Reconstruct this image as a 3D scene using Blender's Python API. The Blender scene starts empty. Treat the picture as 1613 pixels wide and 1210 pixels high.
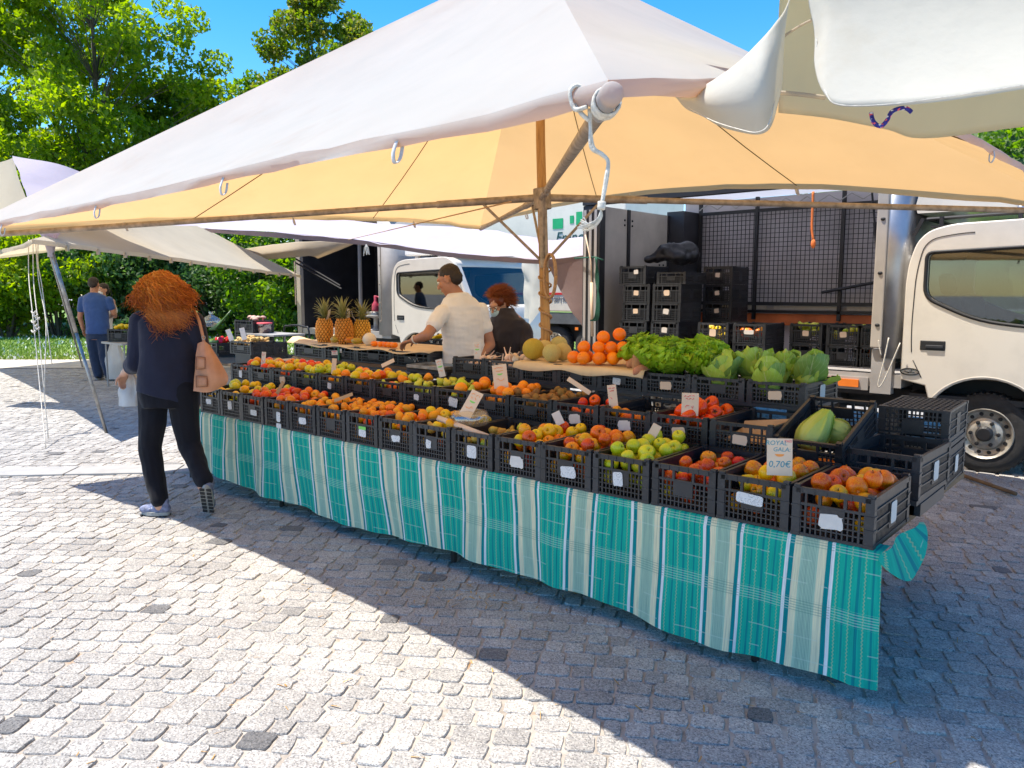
import bpy, bmesh, math, random
import numpy as np
from mathutils import Vector, Matrix, Euler, noise as mnoise

random.seed(7)
RNG = np.random.default_rng(7)
R = math.radians
SC = bpy.context.scene
COL = SC.collection

# ------------------------------------------------------------------ camera
CAM_H, YAW, PITCH, FPX = 1.55, R(41.1), R(6.79), 1218.0
cd = bpy.data.cameras.new('camera')
cam = bpy.data.objects.new('camera', cd)
COL.objects.link(cam)
cd.sensor_width = 36.0
cd.lens = 36.0 * FPX / 1613.0
cd.clip_start, cd.clip_end = 0.05, 3000
cam.location = (0, 0, CAM_H)
cam.rotation_euler = (math.pi / 2 - PITCH, 0, YAW)
SC.camera = cam

# ------------------------------------------------------------------ sky and sun
SUN_EL = R(69.5)
SUN_AZ = math.atan2(-0.74, -0.673)          # horizontal direction towards the sun is (sin, cos) of this
w = bpy.data.worlds.new('World')
SC.world = w
w.use_nodes = True
wn = w.node_tree.nodes
wl = w.node_tree.links
wn.clear()
sky = wn.new('ShaderNodeTexSky')
sky.sky_type = 'NISHITA'
sky.sun_disc = False
sky.sun_elevation = SUN_EL
sky.sun_rotation = SUN_AZ
sky.air_density = 1.0
sky.dust_density = 0.2
sky.ozone_density = 2.0
hs = wn.new('ShaderNodeHueSaturation')
hs.inputs['Saturation'].default_value = 1.46
hs.inputs['Value'].default_value = 1.0
bg = wn.new('ShaderNodeBackground')
bg.inputs['Strength'].default_value = 0.13
wo = wn.new('ShaderNodeOutputWorld')
wl.new(sky.outputs[0], hs.inputs['Color'])
wl.new(hs.outputs[0], bg.inputs[0])
wl.new(bg.outputs[0], wo.inputs[0])

sd = bpy.data.lights.new('sun', 'SUN')
sd.energy = 4.0
sd.angle = R(0.5)
sd.color = (1.0, 0.93, 0.82)
so = bpy.data.objects.new('sun', sd)
COL.objects.link(so)
to_sun = Vector((math.cos(SUN_EL) * math.sin(SUN_AZ), math.cos(SUN_EL) * math.cos(SUN_AZ), math.sin(SUN_EL)))
so.rotation_euler = to_sun.to_track_quat('Z', 'Y').to_euler()
so.location = (-10, -10, 20)

SC.view_settings.view_transform = 'Standard'
SC.view_settings.look = 'None'
SC.view_settings.exposure = 1.10
SC.view_settings.gamma = 1.0
SC.view_settings.use_curve_mapping = False
SC.render.engine = 'CYCLES'
SC.cycles.max_bounces = 8
SC.cycles.diffuse_bounces = 4
SC.cycles.glossy_bounces = 3
SC.cycles.transmission_bounces = 6
SC.cycles.transparent_max_bounces = 8
SC.cycles.sample_clamp_indirect = 6.0
SC.cycles.caustics_reflective = False
SC.cycles.caustics_refractive = False
SC.cycles.use_denoising = True

# ------------------------------------------------------------------ survey helpers: sight lines of the camera
_d = Vector((-math.sin(YAW) * math.cos(PITCH), math.cos(YAW) * math.cos(PITCH), -math.sin(PITCH)))
_r = Vector((math.cos(YAW), math.sin(YAW), 0))
_u = _r.cross(_d)
CP = Vector((0, 0, CAM_H))


def at(x, y, X=None, Y=None, Z=None, D=None):
    """point in the scene on the sight line of photo pixel (x, y) at a known X, Y, height Z or depth D"""
    v = _d + _r * ((x - 806.5) / FPX) - _u * ((y - 605.0) / FPX)
    if D is not None:
        t = D
    elif Y is not None:
        t = Y / v.y
    elif X is not None:
        t = X / v.x
    else:
        t = (Z - CAM_H) / v.z
    return CP + v * t


# ------------------------------------------------------------------ mesh builder
class MB:
    def __init__(s):
        s.v, s.f, s.m, s.uv = [], [], [], []

    def add(s, vs, fs, m=0, uvs=None):
        o = len(s.v)
        s.v.extend([tuple(p) for p in vs])
        for i, f in enumerate(fs):
            s.f.append(tuple(o + k for k in f))
            s.m.append(m)
            if uvs is not None:
                s.uv.append([uvs[k] for k in f])
            else:
                s.uv.append(None)
        return s

    def box(s, c, size, m=0, rot=None):
        hx, hy, hz = size[0] / 2, size[1] / 2, size[2] / 2
        P = [Vector((x, y, z)) for z in (-hz, hz) for y in (-hy, hy) for x in (-hx, hx)]
        if rot is not None:
            P = [rot @ p for p in P]
        c = Vector(c)
        P = [p + c for p in P]
        return s.add(P, [(0, 2, 3, 1), (4, 5, 7, 6), (0, 1, 5, 4), (2, 6, 7, 3), (0, 4, 6, 2), (1, 3, 7, 5)], m)

    def box2(s, a, b, m=0):
        return s.box([(a[i] + b[i]) / 2 for i in range(3)], [abs(b[i] - a[i]) for i in range(3)], m)

    def bar(s, p0, p1, wx, wz, m=0, up=(0, 0, 1)):
        p0, p1 = Vector(p0), Vector(p1)
        d = (p1 - p0)
        L = d.length
        d.normalize()
        up = Vector(up)
        x = d.cross(up)
        if x.length < 1e-4:
            x = d.cross(Vector((1, 0, 0)))
        x.normalize()
        z = x.cross(d)
        rot = Matrix((x, d, z)).transposed()
        return s.box((p0 + p1) / 2, (wx, L, wz), m, rot)

    def tube(s, pts, r, n=8, m=0, cap=True):
        pts = [Vector(p) for p in pts]
        N = len(pts)
        rr = r if isinstance(r, (list, tuple)) else [r] * N
        vs, fs = [], []
        prev = None
        for i, p in enumerate(pts):
            t = (pts[min(i + 1, N - 1)] - pts[max(i - 1, 0)])
            if t.length < 1e-9:
                t = Vector((0, 0, 1))
            t.normalize()
            if prev is None:
                a = t.cross(Vector((0, 0, 1)))
                if a.length < 1e-3:
                    a = t.cross(Vector((1, 0, 0)))
            else:
                a = prev - t * prev.dot(t)
                if a.length < 1e-5:
                    a = t.cross(Vector((1, 0, 0)))
            a.normalize()
            prev = a
            b = t.cross(a)
            for k in range(n):
                an = 2 * math.pi * k / n
                vs.append(p + (a * math.cos(an) + b * math.sin(an)) * rr[i])
        for i in range(N - 1):
            for k in range(n):
                fs.append((i * n + k, i * n + (k + 1) % n, (i + 1) * n + (k + 1) % n, (i + 1) * n + k))
        if cap:
            fs.append(tuple(range(n - 1, -1, -1)))
            fs.append(tuple((N - 1) * n + k for k in range(n)))
        return s.add(vs, fs, m)

    def lathe(s, prof, n=16, m=0, c=(0, 0, 0), ax='z', fn=None):
        vs, fs = [], []
        c = Vector(c)
        for (rr, h) in prof:
            for k in range(n):
                an = 2 * math.pi * k / n
                q = rr * (fn(an, h) if fn else 1)
                if ax == 'z':
                    p = Vector((q * math.cos(an), q * math.sin(an), h))
                elif ax == 'y':
                    p = Vector((q * math.cos(an), h, q * math.sin(an)))
                else:
                    p = Vector((h, q * math.cos(an), q * math.sin(an)))
                vs.append(p + c)
        N = len(prof)
        for i in range(N - 1):
            for k in range(n):
                f = (i * n + k, i * n + (k + 1) % n, (i + 1) * n + (k + 1) % n, (i + 1) * n + k)
                fs.append(f if ax != 'y' else f[::-1])
        return s.add(vs, fs, m)

    def grid(s, P, m=0, uv=None, flip=False):
        ni, nj = len(P), len(P[0])
        vs = [p for row in P for p in row]
        fs = []
        for i in range(ni - 1):
            for j in range(nj - 1):
                f = (i * nj + j, (i + 1) * nj + j, (i + 1) * nj + j + 1, i * nj + j + 1)
                fs.append(f[::-1] if flip else f)
        uvs = None
        if uv is not None:
            uvs = [q for row in uv for q in row]
        return s.add(vs, fs, m, uvs)

    def ball(s, c, rx, ry=None, rz=None, n=10, k=7, m=0, rot=None):
        ry = rx if ry is None else ry
        rz = rx if rz is None else rz
        vs, fs = [], []
        c = Vector(c)
        for i in range(k + 1):
            th = math.pi * i / k
            for j in range(n):
                ph = 2 * math.pi * j / n
                p = Vector((rx * math.sin(th) * math.cos(ph), ry * math.sin(th) * math.sin(ph), -rz * math.cos(th)))
                if rot is not None:
                    p = rot @ p
                vs.append(p + c)
        for i in range(k):
            for j in range(n):
                fs.append((i * n + j, i * n + (j + 1) % n, (i + 1) * n + (j + 1) % n, (i + 1) * n + j))
        return s.add(vs, fs, m)

    def mesh(s, name, mats, smooth=False):
        me = bpy.data.meshes.new(name)
        me.from_pydata(s.v, [], s.f)
        if not isinstance(mats, (list, tuple)):
            mats = [mats]
        for q in mats:
            me.materials.append(q)
        if len(mats) > 1:
            me.polygons.foreach_set('material_index', s.m)
        if any(u is not None for u in s.uv):
            ul = me.uv_layers.new(name='UVMap')
            fl = []
            for f, u in zip(s.f, s.uv):
                for k in range(len(f)):
                    q = u[k] if u is not None else (0, 0)
                    fl += [q[0], q[1]]
            ul.data.foreach_set('uv', fl)
        if smooth:
            me.polygons.foreach_set('use_smooth', [True] * len(s.f))
        me.update()
        return me


def link(name, me, parent=None, loc=None, rot=None, scale=None):
    o = bpy.data.objects.new(name, me)
    COL.objects.link(o)
    if parent is not None:
        o.parent = parent
    if loc is not None:
        o.location = loc
    if rot is not None:
        o.rotation_euler = rot
    if scale is not None:
        o.scale = scale if hasattr(scale, '__len__') else (scale,) * 3
    return o


def obj(name, mb, mats, parent=None, loc=None, rot=None, smooth=False):
    return link(name, mb.mesh(name, mats, smooth), parent, loc, rot)


def tag(o, label=None, cat=None, group=None, kind=None):
    if label:
        o['label'] = label
    if cat:
        o['category'] = cat
    if group:
        o['group'] = group
    if kind:
        o['kind'] = kind
    return o


def thing(name, label, cat, loc=(0, 0, 0), rot=None, group=None):
    o = link(name, None, None, loc, rot)
    o.empty_display_size = 0.1
    return tag(o, label, cat, group)


def autosmooth(o, ang=40):
    me = o.data
    me.polygons.foreach_set('use_smooth', [True] * len(me.polygons))
    try:
        me.set_sharp_from_angle(angle=R(ang))
    except Exception:
        pass
    return o


def bevel(o, wd=0.004, seg=2):
    md = o.modifiers.new('bevel', 'BEVEL')
    md.width = wd
    md.segments = seg
    md.limit_method = 'ANGLE'
    md.angle_limit = R(35)
    return o


def curve_mesh(splines, extrude=0.0, bev=0.0, res=2):
    """flat filled outline (with holes) in XY, thickened along Z, as a mesh"""
    cu = bpy.data.curves.new('tmp', 'CURVE')
    cu.dimensions = '2D'
    cu.fill_mode = 'BOTH'
    cu.extrude = extrude
    cu.bevel_depth = bev
    cu.bevel_resolution = res
    for pts in splines:
        sp = cu.splines.new('POLY')
        sp.points.add(len(pts) - 1)
        for i, p in enumerate(pts):
            sp.points[i].co = (p[0], p[1], 0, 1)
        sp.use_cyclic_u = True
    o = bpy.data.objects.new('tmp', cu)
    COL.objects.link(o)
    dg = bpy.context.evaluated_depsgraph_get()
    me = bpy.data.meshes.new_from_object(o.evaluated_get(dg))
    bpy.data.objects.remove(o)
    bpy.data.curves.remove(cu)
    return me


def text_mesh(body, size, mat_, extrude=0.0006, shear=0.0, align='CENTER', spacing=1.0):
    cu = bpy.data.curves.new('tmp', 'FONT')
    cu.body = body
    cu.size = size
    cu.extrude = extrude
    cu.shear = shear
    cu.align_x = align
    cu.align_y = 'CENTER'
    cu.space_character = spacing
    cu.resolution_u = 3
    o = bpy.data.objects.new('tmp', cu)
    COL.objects.link(o)
    dg = bpy.context.evaluated_depsgraph_get()
    me = bpy.data.meshes.new_from_object(o.evaluated_get(dg))
    bpy.data.objects.remove(o)
    bpy.data.curves.remove(cu)
    me.materials.clear()
    me.materials.append(mat_)
    return me


def smooth_round(pts, r=0.05, n=4):
    """round the corners of a closed outline"""
    out = []
    N = len(pts)
    rr = r if isinstance(r, (list, tuple)) else [r] * N
    for i in range(N):
        p = Vector((pts[i][0], pts[i][1]))
        a = Vector((pts[i - 1][0], pts[i - 1][1])) - p
        b = Vector((pts[(i + 1) % N][0], pts[(i + 1) % N][1])) - p
        q = min(rr[i], a.length * 0.45, b.length * 0.45)
        if q < 1e-5:
            out.append((p.x, p.y))
            continue
        A = p + a.normalized() * q
        B = p + b.normalized() * q
        for k in range(n + 1):
            t = k / n
            z = A * (1 - t) ** 2 + p * 2 * t * (1 - t) + B * t * t
            out.append((z.x, z.y))
    return out


def catmull(pts, n=8):
    pts = [Vector(p) for p in pts]
    out = []
    for i in range(len(pts) - 1):
        p0, p1, p2, p3 = pts[max(i - 1, 0)], pts[i], pts[i + 1], pts[min(i + 2, len(pts) - 1)]
        for k in range(n):
            t = k / n
            out.append(0.5 * ((2 * p1) + (p2 - p0) * t + (2 * p0 - 5 * p1 + 4 * p2 - p3) * t * t
                              + (3 * p1 - p0 - 3 * p2 + p3) * t ** 3))
    out.append(pts[-1])
    return out


# ------------------------------------------------------------------ materials
def srgb(r, g, b):
    f = lambda c: (c / 255 / 12.92) if c / 255 <= 0.04045 else ((c / 255 + 0.055) / 1.055) ** 2.4
    return (f(r), f(g), f(b))


def c4(c):
    return (c[0], c[1], c[2], 1.0)


class NT:
    def __init__(s, name):
        s.mat = bpy.data.materials.new(name)
        s.mat.use_nodes = True
        s.t = s.mat.node_tree
        s.n, s.l = s.t.nodes, s.t.links
        s.bsdf = s.n['Principled BSDF']
        s.out = s.n['Material Output']

    def node(s, ty, **kw):
        q = s.n.new(ty)
        for k, v in kw.items():
            setattr(q, k, v)
        return q

    def link(s, a, b):
        s.l.new(a, b)

    def coord(s, which='Object'):
        return s.node('ShaderNodeTexCoord').outputs[which]

    def noise(s, vec, scale, detail=3, rough=0.55, out='Fac'):
        q = s.node('ShaderNodeTexNoise')
        q.inputs['Scale'].default_value = scale
        q.inputs['Detail'].default_value = detail
        q.inputs['Roughness'].default_value = rough
        s.link(vec, q.inputs['Vector'])
        return q.outputs[out]

    def vor(s, vec, scale, feature='F1', out='Distance'):
        q = s.node('ShaderNodeTexVoronoi', feature=feature)
        q.inputs['Scale'].default_value = scale
        s.link(vec, q.inputs['Vector'])
        return q.outputs[out]

    def ramp(s, fac, stops, interp='LINEAR'):
        q = s.node('ShaderNodeValToRGB')
        q.color_ramp.interpolation = interp
        e = q.color_ramp.elements
        while len(e) < len(stops):
            e.new(0.5)
        for i, (p, c) in enumerate(stops):
            e[i].position = p
            e[i].color = c4(c) if len(c) == 3 else c
        s.link(fac, q.inputs['Fac'])
        return q.outputs['Color']

    def mix(s, fac, a, b, mode='MIX'):
        q = s.node('ShaderNodeMix', data_type='RGBA', blend_type=mode)
        for inp, val in ((q.inputs[0], fac), (q.inputs[6], a), (q.inputs[7], b)):
            if isinstance(val, (int, float)):
                inp.default_value = val
            elif isinstance(val, (tuple, list)):
                inp.default_value = c4(val)
            else:
                s.link(val, inp)
        return q.outputs[2]

    def math(s, op, a, b=None, c=None):
        q = s.node('ShaderNodeMath', operation=op)
        for i, val in enumerate((a, b, c)):
            if val is None:
                continue
            if isinstance(val, (int, float)):
                q.inputs[i].default_value = val
            else:
                s.link(val, q.inputs[i])
        return q.outputs[0]

    def bump(s, h, strength=0.3, dist=0.01):
        q = s.node('ShaderNodeBump')
        q.inputs['Strength'].default_value = strength
        q.inputs['Distance'].default_value = dist
        s.link(h, q.inputs['Height'])
        s.link(q.outputs[0], s.bsdf.inputs['Normal'])
        return q

    def set(s, **kw):
        for k, v in kw.items():
            k = k.replace('_', ' ')
            inp = s.bsdf.inputs[k]
            if isinstance(v, (int, float)):
                inp.default_value = v
            elif isinstance(v, (tuple, list)):
                inp.default_value = c4(v)
            else:
                s.link(v, inp)
        return s


def mat(name, col, rough=0.6, var=0.12, vscale=6, bump=0.0, bscale=60, metallic=0.0, spec=0.5, rand=0.0, coat=0.0):
    n = NT(name)
    co = n.coord('Object')
    f = n.noise(co, vscale, 4)
    dark = tuple(c * (1 - var) for c in col)
    lite = tuple(min(1, c * (1 + var)) for c in col)
    c = n.ramp(f, [(0.3, dark), (0.7, lite)])
    if rand > 0:
        oi = n.node('ShaderNodeObjectInfo')
        v = n.math('MULTIPLY_ADD', oi.outputs['Random'], 2 * rand, 1 - rand)
        h = n.node('ShaderNodeHueSaturation')
        n.link(v, h.inputs['Value'])
        n.link(c, h.inputs['Color'])
        c = h.outputs[0]
    n.set(Base_Color=c, Roughness=rough, Metallic=metallic, Specular_IOR_Level=spec, Coat_Weight=coat)
    if bump > 0:
        n.bump(n.noise(co, bscale, 4), bump, 0.004)
    return n.mat


def fabric(name, refl, trans, tw=0.45, vscale=3.0, var=0.06, bscale=2.2, bstr=0.25, weave=0.0, stain=None):
    """thin cloth: part of the light is reflected, part shines through"""
    n = NT(name)
    co = n.coord('Object')
    f = n.noise(co, vscale, 5)
    a = n.ramp(f, [(0.3, tuple(c * (1 - var) for c in refl)), (0.7, refl)])
    b = n.ramp(f, [(0.3, tuple(c * (1 - var) for c in trans)), (0.7, trans)])
    if stain:
        g = n.noise(co, stain[0], 6, 0.65)
        k = n.ramp(g, [(0.56, (0, 0, 0)), (0.72, (1, 1, 1))])
        a = n.mix(n.math('MULTIPLY', k, stain[2]), a, stain[1])
    dif = n.node('ShaderNodeBsdfDiffuse')
    tr = n.node('ShaderNodeBsdfTranslucent')
    mx = n.node('ShaderNodeMixShader')
    mx.inputs[0].default_value = tw
    n.link(a, dif.inputs['Color'])
    n.link(b, tr.inputs['Color'])
    n.link(dif.outputs[0], mx.inputs[1])
    n.link(tr.outputs[0], mx.inputs[2])
    n.link(mx.outputs[0], n.out.inputs['Surface'])
    bp = n.node('ShaderNodeBump')
    bp.inputs['Strength'].default_value = bstr
    bp.inputs['Distance'].default_value = 0.03
    h = n.math('ADD', n.noise(co, bscale, 4), n.math('MULTIPLY', n.noise(co, bscale * 7, 4, .6), .16))
    n.link(h, bp.inputs['Height'])
    n.link(bp.outputs[0], dif.inputs['Normal'])
    return n.mat


M = {}
def crate_mat():
    n = NT('black_plastic')
    oi = n.node('ShaderNodeObjectInfo')
    pos = n.node('ShaderNodeNewGeometry').outputs['Position']
    a = n.noise(pos, 7, 5, .65)
    base = n.ramp(n.math('MULTIPLY_ADD', oi.outputs['Random'], .35, n.math('MULTIPLY', a, .65)), [(.2, (.009, .0095, .012)), (.55, (.019, .020, .025)), (.85, (.040, .041, .046))])
    dust = n.ramp(n.noise(pos, 38, 5, .75), [(.56, (0, 0, 0)), (.74, (1, 1, 1))])
    c = n.mix(n.math('MULTIPLY', dust, .40), base, (.11, .105, .10))
    n.set(Base_Color=c, Roughness=n.math('MULTIPLY_ADD', a, .35, .25), Specular_IOR_Level=.5)
    n.bump(n.noise(pos, 120, 3), .08, .002)
    return n.mat


M['black_plastic'] = crate_mat()
M['dark_plastic'] = mat('dark_plastic', (0.02, 0.022, 0.027), 0.5, 0.25, 9)
M['paper'] = mat('paper', (0.66, 0.61, 0.56), 0.85, 0.06, 30, 0.05, 40)
M['card'] = mat('card', (0.72, 0.55, 0.40), 0.8, 0.05, 12, 0.05, 50)
M['cardboard'] = mat('cardboard', (0.46, 0.29, 0.15), 0.9, 0.12, 14, 0.1, 60)
M['ink_red'] = mat('ink_red', (0.75, 0.10, 0.12), 0.7, 0.15)
M['ink_orange'] = mat('ink_orange', (0.85, 0.30, 0.06), 0.7, 0.15)
M['ink_teal'] = mat('ink_teal', (0.03, 0.26, 0.34), 0.7, 0.15)
M['ink_green'] = mat('ink_green', (0.22, 0.62, 0.12), 0.7, 0.1)
M['ink_grey'] = mat('ink_grey', (0.16, 0.16, 0.18), 0.7, 0.1)
M['white_paint'] = mat('white_paint', (0.80, 0.80, 0.79), 0.5, 0.04)
M['steel'] = mat('steel', (0.33, 0.32, 0.30), 0.42, 0.35, 14, 0.1, 60, metallic=0.75)
M['rust_steel'] = mat('rust_steel', (0.30, 0.245, 0.19), 0.6, 0.4, 18, 0.12, 90, metallic=0.35)
M['black_steel'] = mat('black_steel', (0.012, 0.012, 0.014), 0.5, 0.2, 20)
M['rope'] = mat('rope', (0.62, 0.58, 0.50), 0.95, 0.25, 60, 0.6, 220)
M['rope_tan'] = mat('rope_tan', (0.40, 0.24, 0.12), 0.95, 0.25, 60, 0.6, 220)
M['rope_green'] = mat('rope_green', (0.02, 0.10, 0.07), 0.9, 0.3, 90, 0.4, 200)
M['rope_orange'] = mat('rope_orange', (0.75, 0.20, 0.05), 0.9, 0.2, 90, 0.4, 200)


def wood_pole():
    n = NT('pole_wood')
    co = n.coord('Object')
    mp = n.node('ShaderNodeMapping')
    mp.inputs['Scale'].default_value = (14, 14, 1.0)
    n.link(co, mp.inputs['Vector'])
    f = n.noise(mp.outputs[0], 3.0, 6, 0.7)
    c = n.ramp(f, [(0.25, (0.16, 0.075, 0.02)), (0.5, (0.42, 0.22, 0.065)), (0.8, (0.55, 0.33, 0.12))])
    n.set(Base_Color=c, Roughness=0.7)
    n.bump(f, 0.5, 0.006)
    return n.mat


M['pole_wood'] = wood_pole()


def granite(name, source):
    n = NT(name)
    co = n.coord('Object') if source == 'attr' else n.coord('Object')
    geo = n.node('ShaderNodeNewGeometry')
    pos = geo.outputs['Position']
    if source == 'attr':
        a = n.node('ShaderNodeAttribute', attribute_name='tone')
        rnd = a.outputs['Fac']
    else:
        oi = n.node('ShaderNodeObjectInfo')
        rnd = oi.outputs['Random']
    base = n.ramp(rnd, [(0.0, (0.15, 0.15, 0.155)), (0.011, (0.19, 0.19, 0.195)), (0.017, (0.34, 0.332, 0.322)),
                        (0.55, (0.41, 0.40, 0.388)), (1.0, (0.48, 0.467, 0.448))])
    g1 = n.noise(pos, 260, 3, 0.7)
    g2 = n.vor(pos, 190, out='Color')
    sep = n.node('ShaderNodeSeparateColor')
    n.link(g2, sep.inputs[0])
    sp = n.ramp(sep.outputs[0], [(0.0, (0.30, 0.30, 0.32)), (0.25, (0.75, 0.75, 0.75)), (0.65, (1.0, 1.0, 1.0)), (1.0, (1.5, 1.49, 1.45))])
    c = n.mix(0.8, base, sp, 'MULTIPLY')
    st = n.ramp(n.noise(pos, 2.3, 5, 0.6), [(0.35, (0.85, 0.83, 0.81)), (0.7, (1.08, 1.06, 1.02))])
    c = n.mix(1.0, c, st, 'MULTIPLY')
    n.set(Base_Color=c, Roughness=0.78, Specular_IOR_Level=0.35)
    h = n.math('ADD', n.math('MULTIPLY', g1, 0.5), n.noise(pos, 55, 4, 0.6))
    n.bump(h, 0.8, 0.008)
    return n.mat


M['granite'] = granite('granite', 'obj')
M['granite_far'] = granite('granite_far', 'attr')
# ------------------------------------------------------------------ ground
def joint_mat():
    n = NT('sandy_joints')
    geo = n.node('ShaderNodeNewGeometry')
    pos = geo.outputs['Position']
    a = n.noise(pos, 8, 6, 0.7)
    c = n.ramp(a, [(0.3, (0.20, 0.17, 0.14)), (0.45, (0.36, 0.325, 0.285)), (0.7, (0.48, 0.45, 0.41))])
    moss = n.ramp(n.noise(pos, 3.1, 5, 0.7), [(0.62, (0, 0, 0)), (0.70, (1, 1, 1))])
    c = n.mix(n.math('MULTIPLY', moss, 0.7), c, (0.30, 0.15, 0.035))
    # far off, where single stones no longer read, the rows of stones as a pattern
    mp = n.node('ShaderNodeMapping')
    mp.inputs['Rotation'].default_value = (0, 0, R(-28))
    n.link(pos, mp.inputs['Vector'])
    br = n.node('ShaderNodeTexBrick')
    br.inputs['Scale'].default_value = 4.0
    br.inputs['Mortar Size'].default_value = 0.02
    br.inputs['Color1'].default_value = (0.40, 0.39, 0.385, 1)
    br.inputs['Color2'].default_value = (0.30, 0.295, 0.29, 1)
    br.inputs['Mortar'].default_value = (0.24, 0.20, 0.16, 1)
    n.link(mp.outputs[0], br.inputs['Vector'])
    ln = n.node('ShaderNodeVectorMath', operation='LENGTH')
    n.link(pos, ln.inputs[0])
    far = n.ramp(n.math('MULTIPLY', ln.outputs['Value'], 0.05), [(0.78, (0, 0, 0)), (0.80, (1, 1, 1))])
    c = n.mix(far, c, br.outputs['Color'])
    n.set(Base_Color=c, Roughness=0.95, Specular_IOR_Level=0.2)
    n.bump(n.noise(pos, 140, 4, 0.7), 0.5, 0.004)
    return n.mat


M['joints'] = joint_mat()
g = MB()
g.grid([[(-400, -300, .0015), (-400, 400, .0015)], [(300, -300, .0015), (300, 400, .0015)]], flip=True)
pave = obj('pavement', g, M['joints'])
tag(pave, 'grey granite cobble pavement of the market square', kind='structure')

# stone shapes: rounded, slightly uneven blocks
def stone_shape(n, seed, low=False):
    rg = np.random.default_rng(seed)
    ang = np.linspace(0, 2 * np.pi, n, endpoint=False) + np.pi / n
    e = 0.20 if not low else 0.0
    if low:
        ring = np.array([[-.5, -.5], [.5, -.5], [.5, .5], [-.5, .5]]) + rg.normal(0, .03, (4, 2))
    else:
        t = (np.arange(n) + .5) / n * 4
        ring = []
        for q in t:
            k, f = int(q) % 4, q - int(q)
            p = [(-.5 + f, -.5), (.5, -.5 + f), (.5 - f, .5), (-.5, .5 - f)][k]
            d = max(0, abs(p[0]) + abs(p[1]) - .90)
            ring.append((p[0] * (1 - .9 * d), p[1] * (1 - .9 * d)))
        ring = np.array(ring) + rg.normal(0, .017, (n, 2))
        sk = rg.normal(0, .022, 2)
        ring[:, 0] += ring[:, 1] * sk[0]
        ring[:, 1] += ring[:, 0] * sk[1]
    return ring


def stone_mesh(ring, seed):
    rg = np.random.default_rng(seed)
    k = len(ring)
    vs, fs = [], []
    for (sc, z) in ((1.0, -0.02), (0.99, 0.003), (0.94, 0.0082)):
        for p in ring:
            vs.append((p[0] * sc, p[1] * sc, z + (rg.normal(0, 0.0012) if z > 0.01 else 0)))
    vs.append((rg.normal(0, .08), rg.normal(0, .08), 0.0092 + rg.normal(0, .0012)))
    for a in range(2):
        for i in range(k):
            fs.append((a * k + i, a * k + (i + 1) % k, (a + 1) * k + (i + 1) % k, (a + 1) * k + i))
    for i in range(k):
        fs.append((2 * k + i, 2 * k + (i + 1) % k, 3 * k))
    return np.array(vs), fs


NVAR = 26
HI = [stone_mesh(stone_shape(14, i), i) for i in range(NVAR)]
LO = [stone_mesh(stone_shape(4, 50 + i, True), 50 + i) for i in range(NVAR)]
HIM = []
for i, (v, f) in enumerate(HI):
    me = bpy.data.meshes.new('cobblestone')
    me.from_pydata(v.tolist(), [], f)
    me.materials.append(M['granite'])
    HIM.append(me)

CA, SA = math.cos(YAW), math.sin(YAW)


def ground_world(p, q):
    """rows follow gentle arcs: p runs along a row, q across the rows (camera heading frame, metres)"""
    x = p
    y = q - 0.16 * p - 0.035 * p * p * (1.0 if p > 0 else 0.25) + 0.03 * math.sin(q * 1.3 + p * 0.4) + 0.02 * math.sin(p * 3.1 + q * 2.0)
    return x, y


stones = []
q = 0.6
row = 0
while q < 19.0:
    rw = 0.104 + random.uniform(-.008, .010)
    half = 1.0 * q + 2.2
    p = -half * 0.98 + random.uniform(0, .15)
    while p < half:
        L = max(0.075, random.gauss(0.120, 0.022))
        pc = p + L / 2
        x, y = ground_world(pc, q + rw / 2)
        x2, y2 = ground_world(pc + 0.01, q + rw / 2)
        a = math.atan2(y2 - y, x2 - x)
        p += L
        if y < 1.2 or y > 15.2 or abs(x) > 0.72 * y + 0.9:
            continue
        X = x * CA - y * SA
        Y = x * SA + y * CA
        stones.append((X, Y, a + YAW + random.gauss(0, .05), L - random.uniform(.003, .014), rw - random.uniform(.001, .009), y, x))
    q += rw
    row += 1


def in_view(x, y):
    t = PITCH
    zc = y * math.cos(t) + CAM_H * math.sin(t)
    yc = -CAM_H * math.cos(t) + y * math.sin(t)
    u = x / zc * FPX
    v = yc / zc * FPX
    return abs(u) < 800 and abs(v) < 600


# the 300 that show largest (nearest, not under the cloth) are single pieces
cand = [i for i, s_ in enumerate(stones) if in_view(s_[6], s_[5])]
cand.sort(key=lambda i: stones[i][5] ** 2 + stones[i][6] ** 2 * 0.3)
near = set(cand[:300])
k = 0
V, Fq, T = [], [], []
off = 0
for i, s_ in enumerate(stones):
    X, Y, a, L, W, dep, lat = s_
    if i in near:
        o = link('cobblestone', HIM[random.randrange(NVAR)], pave, (X, Y, random.gauss(0, .0018)), (random.gauss(0, .006), random.gauss(0, .006), a + random.choice((0, math.pi))), (L, W, 1))
        continue
    v, f = (HI if dep < 6.5 else LO)[random.randrange(NVAR)]
    c, s = math.cos(a), math.sin(a)
    vx = v[:, 0] * L
    vy = v[:, 1] * W
    V.append(np.c_[vx * c - vy * s + X, vx * s + vy * c + Y, v[:, 2] + random.gauss(0, .0018)])
    Fq += [tuple(off + t for t in ff) for ff in f]
    off += len(v)
    T.append(np.full(len(v), random.random()))
me = bpy.data.meshes.new('cobblestones')
me.from_pydata(np.concatenate(V).tolist(), [], Fq)
me.materials.append(M['granite_far'])
at_ = me.attributes.new('tone', 'FLOAT', 'POINT')
at_.data.foreach_set('value', np.concatenate(T))
cs = link('cobblestones', me, pave)
tag(cs, kind='stuff')

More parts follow.
